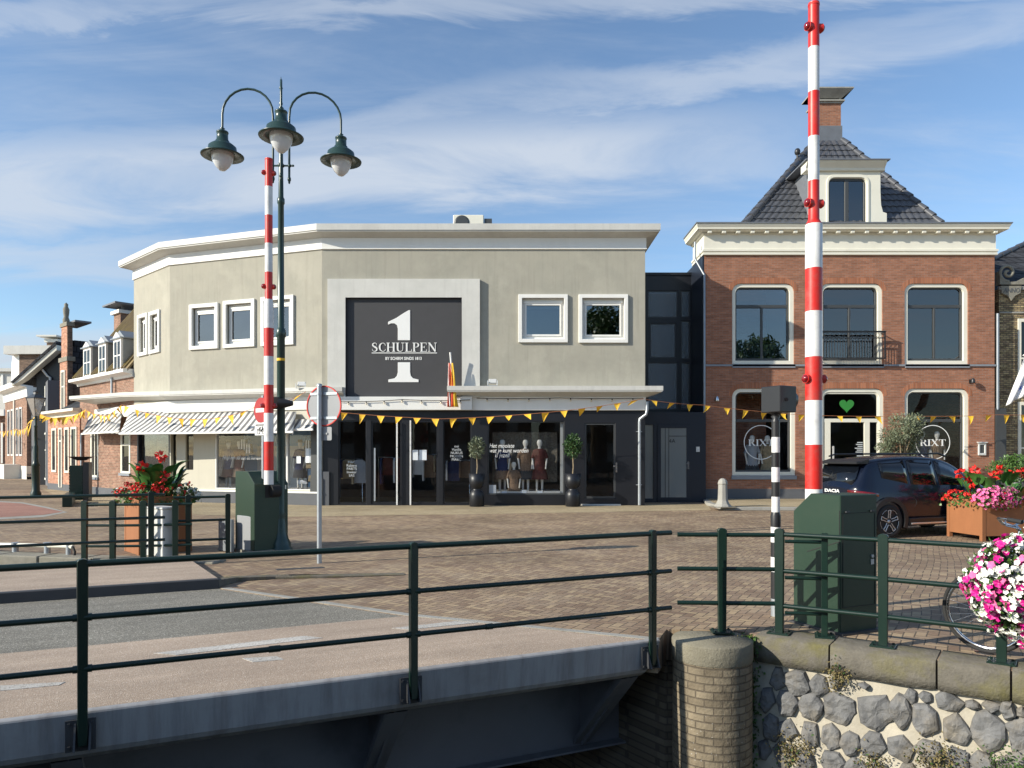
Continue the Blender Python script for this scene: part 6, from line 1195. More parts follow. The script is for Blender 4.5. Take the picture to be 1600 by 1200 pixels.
# ================= PLANTS =================
rp = random.Random(11)
def leaf(mb, c, d, L, W, n=None, droop=.3):
    """bent leaf: two quads and a tip"""
    d = Vector(d).normalized(); u = Vector((rp.gauss(0, 1), rp.gauss(0, 1), rp.gauss(0, 1))) if n is None else Vector(n); s = d.cross(u)
    if s.length < 1e-3: s = d.orthogonal()
    s.normalize(); up = s.cross(d); c = Vector(c); a = c+d*L*.5+up*L*droop*.3; t_ = c+d*L-up*L*droop*.1
    mb.add([c-s*W*.15, c+s*W*.15, a+s*W*.5, t_, a-s*W*.5], [(0, 1, 2, 4), (4, 2, 3)])
def ballfol(mb, c, rx_, ry_, rz_, n, L, W, shell=.55, flat=0):
    for _ in range(n):
        v = Vector((rp.gauss(0, 1), rp.gauss(0, 1), rp.gauss(0, 1))).normalized(); r = shell+(1-shell)*rp.random()**.6; lump = 1+.18*noise.noise(v*2.3+Vector(c))
        p = Vector((c[0]+v.x*rx_*r*lump, c[1]+v.y*ry_*r*lump, c[2]+v.z*rz_*r*lump)); d = v+Vector((rp.gauss(0, .7), rp.gauss(0, .7), rp.gauss(0, .7)+.3)); leaf(mb, p, d, L*rp.uniform(.7, 1.3), W*rp.uniform(.7, 1.2))
def petunia(mb, c, n, R):
    """five lobed open flower facing n"""
    n = Vector(n).normalized(); u = n.orthogonal().normalized(); v = n.cross(u); ph = rp.random()*6; c = Vector(c); vs = [c-n*R*.35]; k = 10
    for i in range(k): a = ph+2*math.pi*i/k; r = R*(1 if i % 2 == 0 else .78); vs.append(c+(u*math.cos(a)+v*math.sin(a))*r+n*R*(.08 if i % 2 else -.05))
    mb.add(vs, [(0, 1+i, 1+(i+1) % k) for i in range(k)])
def floret(mb, c, R, k=9, r=.4):
    """rounded geranium head of small petals"""
    for _ in range(k):
        v = Vector((rp.gauss(0, 1), rp.gauss(0, 1), rp.gauss(0, 1)+.4)).normalized(); petunia(mb, Vector(c)+v*R*.8, v, R*r)
def planter(label, corner, ang, wr, wl_, h, legs=True):
    t_ = thing('planter', label, 'planter', FR(corner[0], corner[1], 0, ang)); mb = MB(); z0 = .10 if legs else .0
    mb.plate(rrect(0, z0, wr, h), [], 0, .02); mb.box(0, wl_-.02, z0, wr, wl_, h); mb.box(0, .021, z0, .02, wl_-.021, h); mb.box(wr-.02, .021, z0, wr, wl_-.021, h); mb.box(.02, .02, z0, wr-.02, wl_-.02, z0+.02); mb.build('box', 'corten', t_, bevel=.004)
    mb = MB()
    for x_ in (-.004, wr-.05):
        for y_ in (-.004, wl_-.05): mb.box(x_, y_, 0, x_+.055, y_+.055, z0+.1 if legs else .1)
    mb.build('leg', 'corten', t_) if False else None
    for x_ in (-.005, wr-.07):
        for y_ in (-.005, wl_-.07):
            m2 = MB(); m2.box(x_, y_, 0, x_+.075, y_+.075, h-.01); m2.build('corner_leg', 'corten', t_)
    mb = MB(); mb.box(.03, .03, h-.12, wr-.03, wl_-.03, h-.06); mb.build('soil', 'soil', t_)
    return t_, FR(corner[0], corner[1], h-.08, ang)
def canna(name, label, fr, n, R, col, flowers, L=.5, seed=1):
    rp.seed(seed); t_ = thing(name, label, 'plant', fr); mb = MB()
    for _ in range(n):
        a = rp.uniform(0, 6.28); r = R*math.sqrt(rp.random()); p = Vector((r*math.cos(a)*1.2, r*math.sin(a), rp.uniform(.0, .45))); d = Vector((math.cos(a)*rp.uniform(.3, .9), math.sin(a)*rp.uniform(.3, .9), rp.uniform(.9, 1.8))).normalized()
        Lf = L*rp.uniform(.75, 1.2); W = Lf*rp.uniform(.42, .56); s = d.cross(Vector((0, 0, 1))).normalized(); up = s.cross(d); secs = []
        for k in range(8):
            f = k/7; w_ = W*math.sin(math.pi*min(1, f*.93+.05))**.75*.5; c = p+d*Lf*f-Vector((0, 0, 1))*Lf*.34*f*f; secs.append([tuple(c-s*w_+up*w_*.35), tuple(c), tuple(c+s*w_+up*w_*.35)])
        mb.loft(secs, closed=False, caps=False)
    mb.build('leaves', 'leaf_canna', t_); mb = MB(); ms = MB()
    for (x_, y_, z_) in flowers:
        ms.tube([(x_*.6, y_*.6, 0), (x_, y_, z_-.05)], .012, 6); 
        for _ in range(16):
            v = Vector((rp.gauss(0, 1), rp.gauss(0, 1), rp.gauss(0, 1.3))).normalized(); leaf(mb, Vector((x_, y_, z_))+v*.03, v, .10, .075, droop=.8)
    ms.build('stem', 'leaf_mid', t_); mb.build('blossom', col, t_); return t_
def bedding(label, fr, W, Dp, n, cols, hgt=.18, over=.12, seed=2, r=.045, ring=True, dens=1):
    rp.seed(seed); t_ = thing('bedding_plant', label, 'plant', fr); mb = MB(); fl = {c: MB() for c in cols}
    for _ in range(int(n*9)):
        x_, y_ = rp.uniform(-over, W+over), rp.uniform(-over, Dp+over); ins = min(x_, W-x_, y_, Dp-y_); z_ = rp.uniform(.0, hgt) if ins > 0 else rp.uniform(-.12, hgt*.6); leaf(mb, (x_, y_, z_), (rp.gauss(0, 1), rp.gauss(0, 1), rp.uniform(0, 1)), .07, .06)
    for i in range(n):
        u_ = rp.random(); 
        if ring and rp.random() < .8:
            k = rp.choice((0, 0, 1, 1, 2)); x_, y_ = (rp.uniform(-over, W+over), rp.uniform(-over, .12)) if k == 0 else ((rp.uniform(-over, .1), rp.uniform(-over, Dp+over)) if k == 1 else (rp.uniform(W-.1, W+over), rp.uniform(-over, Dp+over)))
        else: x_, y_ = rp.uniform(-over, W+over), rp.uniform(-over, Dp+over)
        z_ = hgt*rp.uniform(.6, 1.15)-(.10 if min(x_, W-x_, y_, Dp-y_) < -.04 else 0); c = cols[min(len(cols)-1, int((x_/W*.9+rp.uniform(-.15, .25))*len(cols)))] if len(cols) > 1 else cols[0]
        c = cols[max(0, cols.index(c))]; floret(fl[c], (x_, y_, z_), r, 8)
    mb.build('foliage', 'leaf_mid', t_)
    for c, m_ in fl.items():
        if m_.v: m_.build('flowers', c, t_)
    return t_
# left planter
c_ = G(217, 868); t_, fr = planter('rust-brown steel planter behind the railings near the left cabinet', (c_.x, c_.y), math.radians(43), .86, .80, .98, False)
canna('canna_plant', 'broad-leaved canna with red blooms in the left planter', fr @ Matrix.Translation((.42, .4, 0)), 44, .28, 'petal_red', [(-.30, -.20, .58), (.02, -.1, .76), (.0, -.30, .42)], .46, 5)
bedding('red geraniums with some white flowers around the canna in the left planter', fr @ Matrix.Translation((0, 0, .06)), .86, .80, 75, ['petal_red', 'petal_red', 'petal_red', 'petal_white'], .2, .16, 6, .055)
# right planter
c_ = G(1535, 846); ca = math.radians(8); t_, fr = planter('wide rust-brown steel planter box at the right edge beside the car', (c_.x, c_.y), ca, 2.3, .95, .80, True)
canna('canna_plant', 'bright green canna with scarlet blooms in the right planter', fr @ Matrix.Translation((.75, .5, 0)), 40, .65, 'petal_red', [(-.90, -.1, .60), (-.58, -.1, .66), (-.60, 0, .50), (-.63, -.05, .40), (-.15, -.1, .55), (.0, -.1, .66), (.32, -.1, .62), (.6, 0, .6)], .38, 8)
bedding('red and pink flowers spilling over the edge of the right planter', fr @ Matrix.Translation((0, 0, .04)), 2.3, .95, 90, ['petal_red'], .16, .14, 9, .05)
rp.seed(3); t_ = thing('petunia_clump', 'mound of pink petunias in the middle of the right planter', 'plant', fr @ Matrix.Translation((.35, .02, .12))); mb = MB(); ml = MB(); mk = MB()
for _ in range(230):
    v = Vector((rp.gauss(0, 1), rp.gauss(0, 1)-.5, rp.gauss(0, 1)+.2)).normalized(); p = Vector((v.x*.50, v.y*.25, v.z*.22)); petunia(mb if rp.random() < .85 else mk, p+v*rp.uniform(-.03, .04), v+Vector((0, -.4, .2)), .034)
    leaf(ml, p*.9, v, .06, .04)
ml.build('foliage', 'leaf_mid', t_); mb.build('flowers', 'petal_pink', t_); mk.build('flowers', 'petal_magenta', t_)
# hanging basket of petunias on the quay railing
rp.seed(21); dK = 5.80; bc = Vector(((1614-800)*dK/FL, dK, Z(918, dK))); t_ = thing('flower_basket', 'overflowing basket of white and magenta petunias hung on the quay railing', 'flowers', FR(*bc))
mw, mm_, mp_, ml = MB(), MB(), MB(), MB(); 
for i in range(2300):
    v = Vector((rp.gauss(0, 1), rp.gauss(0, 1)-.35, rp.gauss(0, 1))).normalized(); lump = 1+.16*noise.noise(v*2.6+Vector((3, 1, 2)))+.06*noise.noise(v*7)
    hz_ = .47 if v.z < 0 else .42; w_ = .47*(1-.25*max(0, -v.z)**2); p = Vector((v.x*w_, v.y*w_*.8, v.z*hz_))*lump; n3 = noise.noise(v*3.6+Vector((9, 4, 1)))
    if noise.noise(v*4.5+Vector((2, 7, 5))) > .16 and rp.random() < .8: continue
    tgt = mw if n3 > -.12 else (mm_ if rp.random() < .82 else mp_)
    if rp.random() < .12: tgt = rp.choice((mw, mm_, mp_))
    nrm = (v+Vector((rp.gauss(0, .35), rp.gauss(0, .35), rp.gauss(0, .35)))).normalized(); petunia(tgt, p+v*rp.uniform(-.05, .035), nrm, (.031 if tgt is not mw else .025)*rp.uniform(.75, 1.25))
for i in range(1600):
    v = Vector((rp.gauss(0, 1), rp.gauss(0, 1), rp.gauss(0, 1))).normalized(); w_ = .44*(1-.25*max(0, -v.z)**2); p = Vector((v.x*w_, v.y*w_*.8, v.z*.42))*rp.uniform(.78, 1.02)*(1+.16*noise.noise(v*2.6+Vector((3, 1, 2)))); leaf(ml, p, v+Vector((rp.gauss(0, .5), 0, rp.gauss(0, .5))), .055, .03)
ml.build('foliage', 'leaf_mid', t_); mw.build('white_flowers', 'petal_white', t_); mm_.build('magenta_flowers', 'petal_magenta', t_); mp_.build('pink_flowers', 'petal_pink', t_)
mb = MB(); mb.lathe([(.10, -.20), (.24, -.12), (.30, .05), (.31, .08)], n=16); mb.tube([(0, 0, .1), (.0, .25, .3)], .01, 6); mb.build('pot', 'black_plastic', t_)
# potted standard trees
def standard(label, px, py_base, D, hpot, zc_, R_, matl, group=None, leafL=.06):
    t_ = thing('potted_tree', label, 'potted tree', FR((px-800)*D/FL, D)); mb = MB()
    mb.lathe([(.22, 0), (.24, .02), (.245, .36), (.23, .45), (.16, .53), (.135, .57), (.15, .60), (.21, .66), (.25, .76), (.26, 1.08), (.235, 1.08), (.22, 1.02), (0, 1.02)], n=28); mb.build('pot', 'black_panel', t_)
    mb = MB(); mb.tube([(0, 0, 1.0), (.02, 0, 1.3), (-.01, .01, zc_-.1), (0, 0, zc_+.1)], [.028, .022, .018, .01], 8)
    for k in range(6): a = k*1.05; mb.tube([(0, 0, zc_-.15), (R_*.5*math.cos(a), R_*.5*math.sin(a), zc_+.1)], [.012, .005], 5)
    mb.build('trunk', 'bark', t_); mb = MB(); ballfol(mb, (0, 0, zc_), R_*1.0, R_*1.0, R_*1.35, 1300, leafL*1.15, .034, .2); mb.build('crown', matl, t_); return t_
rp.seed(31); standard('clipped pale green olive ball tree in tall black pot left of the display window', 745, 0, 24.0, 1.1, 1.92, .26, 'leaf_olive')
rp.seed(32); standard('darker bay tree in tall black pot between display window and shop door', 895, 0, 24.0, 1.1, 1.98, .29, 'leaf_dark', leafL=.07)
rp.seed(33); Do = 24.9; t_ = thing('olive_tree', 'grey-green olive tree in a pot behind the car before the brick house', 'tree', FR((1409-800)*Do/FL, Do, .1)); ox = 0
mb = MB(); mb.lathe([(.24, 0), (.32, .5), (.34, .55), (.30, .55), (.28, .5), (0, .5)], n=20); mb.build('pot', 'black_panel', t_)
mb = MB(); mb.tube([(0, 0, .5), (.03, 0, .9), (-.02, 0, 1.25), (.02, 0, 1.6)], [.075, .06, .055, .03], 10)
br_ = []
for k in range(11):
    a = k*2.4; R_ = rp.uniform(.3, .62); e_ = (R_*math.cos(a), R_*.7*math.sin(a), rp.uniform(1.5, 2.75)); mb.tube([(0, 0, 1.1+.03*k), (e_[0]*.5, e_[1]*.5, (1.2+e_[2])/2), e_], [.03, .018, .006], 6); br_.append(e_)
mb.build('trunk', 'bark', t_); mb = MB()
for e_ in br_+[(0, 0, 2.3), (.2, 0, 2.0), (-.25, 0, 2.1), (-.5, 0, 1.9), (.45, 0, 2.3), (-.15, 0, 2.75), (.32, 0, 2.72), (.1, .1, 1.6), (-.45, 0, 1.55)]: ballfol(mb, (e_[0], e_[1], e_[2]-.04), .30, .28, .27, 330, .10, .028, .1)
mb.build('crown', 'leaf_olive', t_)
rp.seed(34); D_ = 20.0; t_ = thing('shrub', 'rounded green shrub in a dark pot behind the right planter', 'shrub', FR((1592-800)*D_/FL, D_)); mb = MB(); mb.lathe([(.35, 0), (.4, .9), (.42, .95), (0, .95)], n=16); mb.build('pot', 'dark_trim', t_); mb = MB()
for c in ((-.45, 0, 1.28), (.0, 0, 1.42), (.4, 0, 1.25), (-.1, -.2, 1.15), (-.2, 0, 1.4)): ballfol(mb, c, .36, .34, .28, 380, .075, .04, .3)
mb.build('crown', 'leaf_mid', t_)
# ivy and weeds at the quay wall
rp.seed(41)
t_ = thing('ivy', 'ivy hanging in the gap between brick pier and quay wall', 'ivy', FR(K1.x-.02, K1.y-.02)); mb = MB()
for i in range(900):
    z_ = -rp.random()**1.2*1.75; x_ = rp.gauss(-.03, .035+.02*abs(math.sin(z_*6))); y_ = rp.gauss(-.03, .05); leaf(mb, (x_, y_, z_), (rp.gauss(0, .6), -1+rp.gauss(0, .5), rp.gauss(0, .6)), .032, .03)
mb.build('leaves', 'leaf_mid', t_); mb = MB()
for k in range(6): mb.tube([(rp.gauss(-.03, .03), -.02, -z_*.3) for z_ in range(7)], .005, 4)
mb.build('stem', 'dry_plant', t_)
for k, (zx, zy, w_, mt, lab) in enumerate(((650, 560, 1.0, 'dry_plant', 'yellowing weeds rooted in the wall joints near the ivy'), (830, 250, .55, 'dry_plant', 'dry brown creeper just under the coping joint'), (1250, 610, 1.1, 'dry_plant', 'reddish dry weeds low on the boulder wall'), (1540, 640, .9, 'leaf_mid', 'green and dry weeds at the lower right of the boulder wall'), (980, 630, .7, 'dry_plant', 'small straw coloured weeds in the lower wall joints'))):
    x_, z_ = hit(1000+zx/2.667, 960+zy/2.667); t_ = thing('weeds', lab, 'weeds', QF @ Matrix.Translation((x_, -.10, z_))); mb = MB()
    for i in range(int(420*w_)):
        p = (rp.gauss(0, .09*w_), rp.gauss(-.02, .03), rp.gauss(0, .08 if k != 1 else .06)); leaf(mb, p, (rp.gauss(0, .6), -.7, rp.gauss(.1, .7)), .028, .014)
    o = mb.build('leaves', mt, t_); mb = MB()
    for i in range(int(60*w_)): p = Vector((rp.gauss(0, .09*w_), -.01, rp.gauss(0, .07))); leaf(mb, p, (rp.gauss(0, .6), -.8, rp.gauss(.1, .7)), .03, .018)
    mb.build('green_leaves', 'leaf_mid', t_)
# ================= CAR =================
TH = math.radians(20); wc = G(1390, 841.5); 
car_o = Vector((wc.x, wc.y, 0))-Vector((math.cos(TH), math.sin(TH), 0))*.70+Vector((-math.sin(TH), math.cos(TH), 0))*.80
CF = FR(car_o.x, car_o.y, 0, TH); car = thing('car', 'parked dark blue family car seen from behind its right side', 'car', CF)
# x forward from the rear bumper, y across (right side = -y, nearest), z up
XSC = .90
STN = [ # x, zsill, wsill, wmid, zbelt, wbelt, ztop, wtop
 (.00, .42, .50, .58, .98, .54, 1.02, .42), (.04, .36, .66, .74, 1.02, .68, 1.08, .56), (.14, .30, .78, .84, 1.04, .76, 1.20, .60), (.30, .28, .84, .89, 1.05, .80, 1.50, .60), (.42, .28, .86, .90, 1.05, .81, 1.59, .61), (.80, .28, .87, .905, 1.04, .82, 1.65, .62), (1.5, .28, .87, .905, 1.03, .83, 1.68, .63), (2.2, .28, .87, .905, 1.02, .83, 1.665, .62), (2.65, .28, .87, .905, 1.01, .83, 1.58, .61), (3.0, .28, .87, .905, 1.0, .83, 1.36, .64), (3.35, .28, .87, .905, .98, .83, 1.10, .72), (3.55, .28, .87, .905, .96, .82, 1.04, .66), (4.2, .30, .84, .89, .90, .78, .96, .60), (4.45, .34, .74, .82, .82, .70, .86, .5), (4.56, .40, .56, .66, .70, .5, .72, .35)]
STN = [(x, a, b*.89, c*.89, d, e*.89, f, g*.89) for x, a, b, c, d, e, f, g in STN]
def csec(s):
    x, zs, ws, wm, zb, wb, zt, wt = s; zm = zs+(zb-zs)*.62; P = [(-ws*.9, zs), (-ws, zs+.05), (-wm, zm), (-wb-.02, zb-.06), (-wb, zb), (-(wb*.35+wt*.65), zb+(zt-zb)*.72), (-wt, zt-.03), (-wt*.7, zt), (0, zt+.015)]
    return [(x, y, z) for y, z in P]+[(x, -y, z) for y, z in reversed(P[:-1])]
mb = MB(); mb.loft([csec(s) for s in STN]); body = mb.build('body', 'car_blue', car); sub = body.modifiers.new('s', 'SUBSURF'); sub.levels = 1; sub.render_levels = 2
def side(x, f, off=.012):
    """point on the near glasshouse side at station x, f 0 belt .. 1 roof edge"""
    for a, b in zip(STN, STN[1:]):
        if a[0] <= x <= b[0]: break
    t_ = (x-a[0])/(b[0]-a[0]); s = [u+(v-u)*t_ for u, v in zip(a, b)]; _, zs, ws, wm, zb, wb, zt, wt = s
    pts = [(wb, zb), (wb*.35+wt*.65, zb+(zt-zb)*.72), (wt, zt-.03)]
    if f < .72: k = f/.72; y = pts[0][0]+(pts[1][0]-pts[0][0])*k; z = pts[0][1]+(pts[1][1]-pts[0][1])*k
    else: k = (f-.72)/.28; y = pts[1][0]+(pts[2][0]-pts[1][0])*k; z = pts[1][1]+(pts[2][1]-pts[1][1])*k
    return (x, -(y*.985+off), z)
for sg_ in (1, -1):
    for nm, x0, x1, f0a, f1a, f0b, f1b, mt in (('quarter_window', .62, 1.28, .30, .86, .10, .88, 'car_glass'), ('rear_window', 1.36, 2.05, .08, .88, .06, .87, 'car_glass'), ('front_window', 2.14, 3.12, .06, .87, .10, .20, 'car_glass')):
        mb = MB(); n_ = 8; lo = []; hi = []
        for i in range(n_+1):
            x_ = x0+(x1-x0)*i/n_; k = i/n_; a = side(x_, f0a+(f0b-f0a)*k, .016); b = side(x_, f1a+(f1b-f1a)*(k**2.0 if nm == 'front_window' else k), .016); lo.append((a[0], a[1]*sg_, a[2])); hi.append((b[0], b[1]*sg_, b[2]))
        mid = [tuple(Vector(l).lerp(Vector(h), .6)+Vector((0, -.014*sg_, 0))) for l, h in zip(lo, hi)]; mb.loft([lo, mid, hi], closed=False, caps=False); o = mb.build(nm, mt, car); so_ = o.modifiers.new('t', 'SOLIDIFY'); so_.thickness = .012
    mb = MB(); mb.tube([(.45, -.57*sg_, 1.66), (.6, -.57*sg_, 1.70), (2.3, -.57*sg_, 1.72), (2.5, -.56*sg_, 1.66)], .02, 6); mb.build('roof_rail', 'car_black', car)
    mb = MB(); mb.box(1.2, -.83*sg_, .24, 3.0, -.76*sg_, .40); mb.build('sill_cladding', 'car_black', car, bevel=.015)
    mb = MB(); mb.box(1.25, -.845*sg_, .27, 2.98, -.80*sg_, .305); mb.build('sill_trim', 'rim_silver', car, bevel=.006)
    for xw in (.70, 3.45):
        mb = MB(); n_ = 26; prof = []
        for a in [math.pi*(-.12)+math.pi*1.24*i/n_ for i in range(n_+1)]: prof.append((math.cos(a), math.sin(a)))
        secs = [[(xw+c*r_, -y_*sg_, .36+s*r_) for r_, y_ in ((.385, .70), (.385, .835), (.47, .835), (.485, .80), (.48, .70))] for c, s in prof]; mb.loft(secs, smooth=False); mb.build('wheel_arch', 'car_black', car)
        mb = MB(); mb.T = Matrix.Translation((xw, -.70*sg_, .355)) @ Matrix.Rotation(math.pi/2*sg_, 4, 'X'); mb.lathe([(.0, -.02), (.39, -.02), (.39, 0.0), (0, .0)], n=26); mb.build('arch_liner', 'rubber', car)
        fw = Matrix.Translation((xw, -.60*sg_, .345)) @ Matrix.Rotation(math.pi/2*sg_, 4, 'X')
        mb = MB(); mb.T = fw; mb.lathe([(.24, .0), (.33, .0), (.345, .03), (.345, .18), (.335, .205), (.262, .215), (.245, .20), (.24, .18)], n=36); wh = mb.build('wheel', 'rubber', car)
        mb = MB(); mb.T = fw; mb.lathe([(0, .16), (.20, .165), (.245, .19), (.245, .12), (0, .10)], n=36); mb.build('rim', 'car_black', wh)
        mb = MB(); mb.T = fw
        for k in range(5):
            a0 = 2*math.pi*k/5+.3
            for dd in (-.20, .20): mb.tube([(.07*math.cos(a0+dd*2), .07*math.sin(a0+dd*2), .187), (.15*math.cos(a0+dd*.75), .15*math.sin(a0+dd*.75), .195), (.225*math.cos(a0+dd*.8), .225*math.sin(a0+dd*.8), .198)], .012, 5)
            mb.tube([(.225*math.cos(a0+x_), .225*math.sin(a0+x_), .198) for x_ in (-.16, 0, .16)], .012, 5)
            mb.tube([(.243*math.cos(a0+.63+x_), .243*math.sin(a0+.63+x_), .20) for x_ in (-.32, 0, .32)], .006, 5)
        mb.lathe([(.04, .16), (.035, .195), (0, .20)], n=14); mb.build('spokes', 'rim_silver', wh)
    mb = MB(); mb.ell((2.95, -.90*sg_, 1.06), .07, .10, .075); mb.build('mirror', 'car_blue', car)
def flank(x, z, off=.0):
    for a, b in zip(STN, STN[1:]):
        if a[0] <= x <= b[0]: break
    t_ = (x-a[0])/(b[0]-a[0]); s = [u+(v-u)*t_ for u, v in zip(a, b)]; _, zs, ws, wm, zb, wb, zt, wt = s; zm = zs+(zb-zs)*.62
    w_ = ws+(wm-ws)*(z-zs-.05)/(zm-zs-.05) if z < zm else wm+(wb+.02-wm)*(z-zm)/(zb-.06-zm); return (x, -(w_*.992+off), z)
mb = MB()
for x_, z0_, z1_ in ((1.38, .62, .98), (2.10, .42, .98), (3.12, .42, .96)): mb.tube([flank(x_+(.06 if x_ < 1.5 else 0)*math.sin(i), z0_+(z1_-z0_)*i/6, -.002) for i in range(7)], .0055, 4)
mb.tube([flank(1.4+i*.29, .43, -.002) for i in range(7)], .005, 4); mb.build('door_gap', 'rubber', car)
for x_ in (1.50, 2.25): mb = MB(); mb.tube([flank(x_, .90, .012), flank(x_+.09, .902, .022), flank(x_+.18, .90, .012)], .013, 8); mb.build('door_handle', 'car_blue', car)
mb = MB(); mb.tube([flank(.3+i*.25, .86-(i*.004), -.004) for i in range(14)], .008, 4); mb.build('shoulder_crease', 'car_blue', car)
mb = MB(); mb.box(.10, -.54, 1.50, .42, .54, 1.56); mb.prism([(.10, 1.50), (.44, 1.55), (.44, 1.61), (.13, 1.535)], 'y', -.545, .545); mb.build('spoiler', 'car_black', car, bevel=.01)
mb = MB(); mb.loft([[(.055, y_, 1.08) for y_ in (-.46, 0, .46)], [(.12, y_, 1.22) for y_ in (-.50, 0, .50)], [(.24, y_, 1.49) for y_ in (-.48, 0, .48)]], closed=False, caps=False); o = mb.build('rear_screen', 'car_glass', car); o.modifiers.new('t', 'SOLIDIFY').thickness = .02
mb = MB(); mb.prism([(-.36, .80), (-.74, .84), (-.84, .89), (-.85, .97), (-.70, .985), (-.45, .93)], 'x', .0, .1); 
for sg_ in (1, -1):
    mb = MB(); mb.loft([[(.0+x_, -y_*sg_, z_+dz_) for dz_ in (-.032, .032)] for x_, y_, z_ in ((.00, .42, .945), (.03, .57, .94), (.12, .71, .925), (.28, .79, .90), (.40, .80, .88))], closed=False, caps=False); o = mb.build('tail_light', 'car_red', car); s_ = o.modifiers.new('t', 'SOLIDIFY'); s_.thickness = .05; s_.offset = 0
mb = MB(); mb.box(-.04, -.70, .36, .12, .70, .60); mb.build('bumper', 'car_black', car, bevel=.03)
mb = MB(); mb.box(-.035, -.26, .74, -.005, .26, .85); o = mb.build('number_plate', 'yellow_plate', car); 
text_part('K-216-ZR', .10, 'plate_characters', 'black_plastic', o, CF @ FR(-.037, .0, .757, -math.pi/2), .001)
mb = MB(); mb.box(-.02, -.35, .86, .02, .35, .885); mb.build('grip_strip', 'car_black', car)
text_part('DACIA', .09, 'badge', 'sign_letter', car, CF @ FR(-.012, .0, .915, -math.pi/2), .006, sx=1.5, bold=.002)

# ================= BICYCLE =================
g0 = G(1541, 1020); BD = Vector((.80, -.42, 0)).normalized(); wr_ = .35
bf = thing('bicycle', 'silver grey city bicycle leaning behind the flower basket', 'bicycle', FR(g0.x, g0.y+.0, 0, math.atan2(BD.y, BD.x)))
def wheel(par, x, rot, nm='wheel'):
    F_ = par.matrix_basis @ Matrix.Translation((x, 0, wr_)) @ Matrix.Rotation(rot, 4, 'Z')
    mb = MB(); n_ = 48; mb.loft([[((wr_-.018+.018*math.cos(b))*math.cos(a), .019*math.sin(b), (wr_-.018+.018*math.cos(b))*math.sin(a)) for b in [2*math.pi*j/8 for j in range(8)]] for a in [2*math.pi*i/n_ for i in range(n_+1)]], caps=False); w_ = mb.build(nm, 'rubber', par, F_)
    mb = MB(); mb.loft([[(r_*math.cos(a), y_, r_*math.sin(a)) for r_, y_ in ((wr_-.032, -.013), (wr_-.030, .013), (wr_-.055, .010), (wr_-.055, -.010))] for a in [2*math.pi*i/n_ for i in range(n_+1)]], caps=False); mb.build('rim', 'steel', w_, F_)
    mb = MB()
    for k in range(28): a = 2*math.pi*k/28; b = a+(.5 if k % 2 else -.5); s_ = .02 if k % 4 < 2 else -.02; mb.tube([(.02*math.cos(b), s_, .02*math.sin(b)), ((wr_-.05)*math.cos(a), 0, (wr_-.05)*math.sin(a))], .0016, 4, False)
    mb.tube([(0, -.05, 0), (0, .05, 0)], .014, 8); mb.build('spokes', 'steel', w_, F_); return w_
wheel(bf, 0, math.radians(-24)); wheel(bf, 1.08, 0)
mb = MB(); mb.tube([(.0, .05, wr_), (.02, .05, wr_+.1), (.13, .04, .68), (.15, 0, .74)], .012, 8); mb.tube([(.0, -.05, wr_), (.02, -.05, wr_+.1), (.13, -.04, .68), (.15, 0, .74)], .012, 8); mb.tube([(.15, 0, .72), (.21, 0, .93)], .018, 10); mb.build('fork', 'steel', bf)
mb = MB(); mb.tube([(.17, 0, .80), (.50, 0, .42), (.62, 0, .30)], .018, 10); mb.tube([(.62, 0, .30), (.74, 0, .86)], .016, 10); mb.tube([(.19, 0, .88), (.45, 0, .62), (.69, 0, .62)], .016, 10); mb.tube([(1.08, .06, wr_), (.62, .03, .30)], .010, 8); mb.tube([(1.08, -.06, wr_), (.62, -.03, .30)], .010, 8); mb.tube([(1.08, .06, wr_), (.73, .02, .78)], .009, 8); mb.tube([(1.08, -.06, wr_), (.73, -.02, .78)], .009, 8); mb.build('frame', 'zinc', bf)
mb = MB(); mb.tube([(.21, 0, .90), (.24, 0, 1.06)], .014, 10); mb.tube([(.24, 0, 1.06), (.20, 0, 1.10)], .016, 8)
hb = [(.46, .30, 1.16), (.36, .30, 1.17), (.24, .26, 1.17), (.18, .12, 1.12), (.19, 0, 1.09), (.18, -.12, 1.12), (.24, -.26, 1.17), (.36, -.30, 1.17), (.46, -.30, 1.16)]
RH = Matrix.Translation((.2, 0, 0)) @ Matrix.Rotation(math.radians(-40), 4, 'Z') @ Matrix.Translation((-.2, 0, 0)); hb = [tuple(RH @ Vector(p)) for p in hb]
mb.tube(hb[1:-1], .012, 10); h_o = mb.build('handlebar', 'steel', bf)
for a, b in ((hb[0], hb[1]), (hb[-1], hb[-2])): mb = MB(); mb.tube([a, tuple(Vector(a).lerp(Vector(b), 1.15))], .018, 10); mb.build('grip', 'rubber', h_o)
mb = MB()
for i_, j_ in ((1, 2), (-2, -3)): p = Vector(hb[i_]); d = (Vector(hb[j_])-p).normalized(); mb.tube([p+d*.05+Vector((0, 0, -.01)), p+Vector((-.02, 0, -.05)), p-d*.10+Vector((0, 0, -.06))], .006, 6)
mb.build('brake_lever', 'steel', h_o)
mb = MB(); mb.ell((.78, 0, .92), .13, .09, .04); mb.tube([(.74, 0, .86), (.76, 0, .92)], .012, 6); mb.build('saddle', 'rubber', bf)
mb = MB(); mb.tube([(.62, -.09, .30), (.62, .09, .30)], .012, 6); mb.lathe([(.09, -.004), (.09, .004)], (0, 0, 0), 20); mb.build('crank', 'steel', bf)
mb = MB(); n_ = 18; mb.loft([[(1.08+(wr_+.025)*math.cos(a), y_, wr_+(wr_+.025-(abs(y_)*.5))*math.sin(a)) for y_ in (-.03, 0, .03)] for a in [math.pi*(-.05+1.0*i/n_) for i in range(n_+1)]], closed=False, caps=False); mb.build('mudguard', 'black_plastic', bf)
mb = MB(); mb.tube([(.66, .12, .28), (.72, .22, .02)], .009, 6); mb.build('kickstand', 'steel', bf)

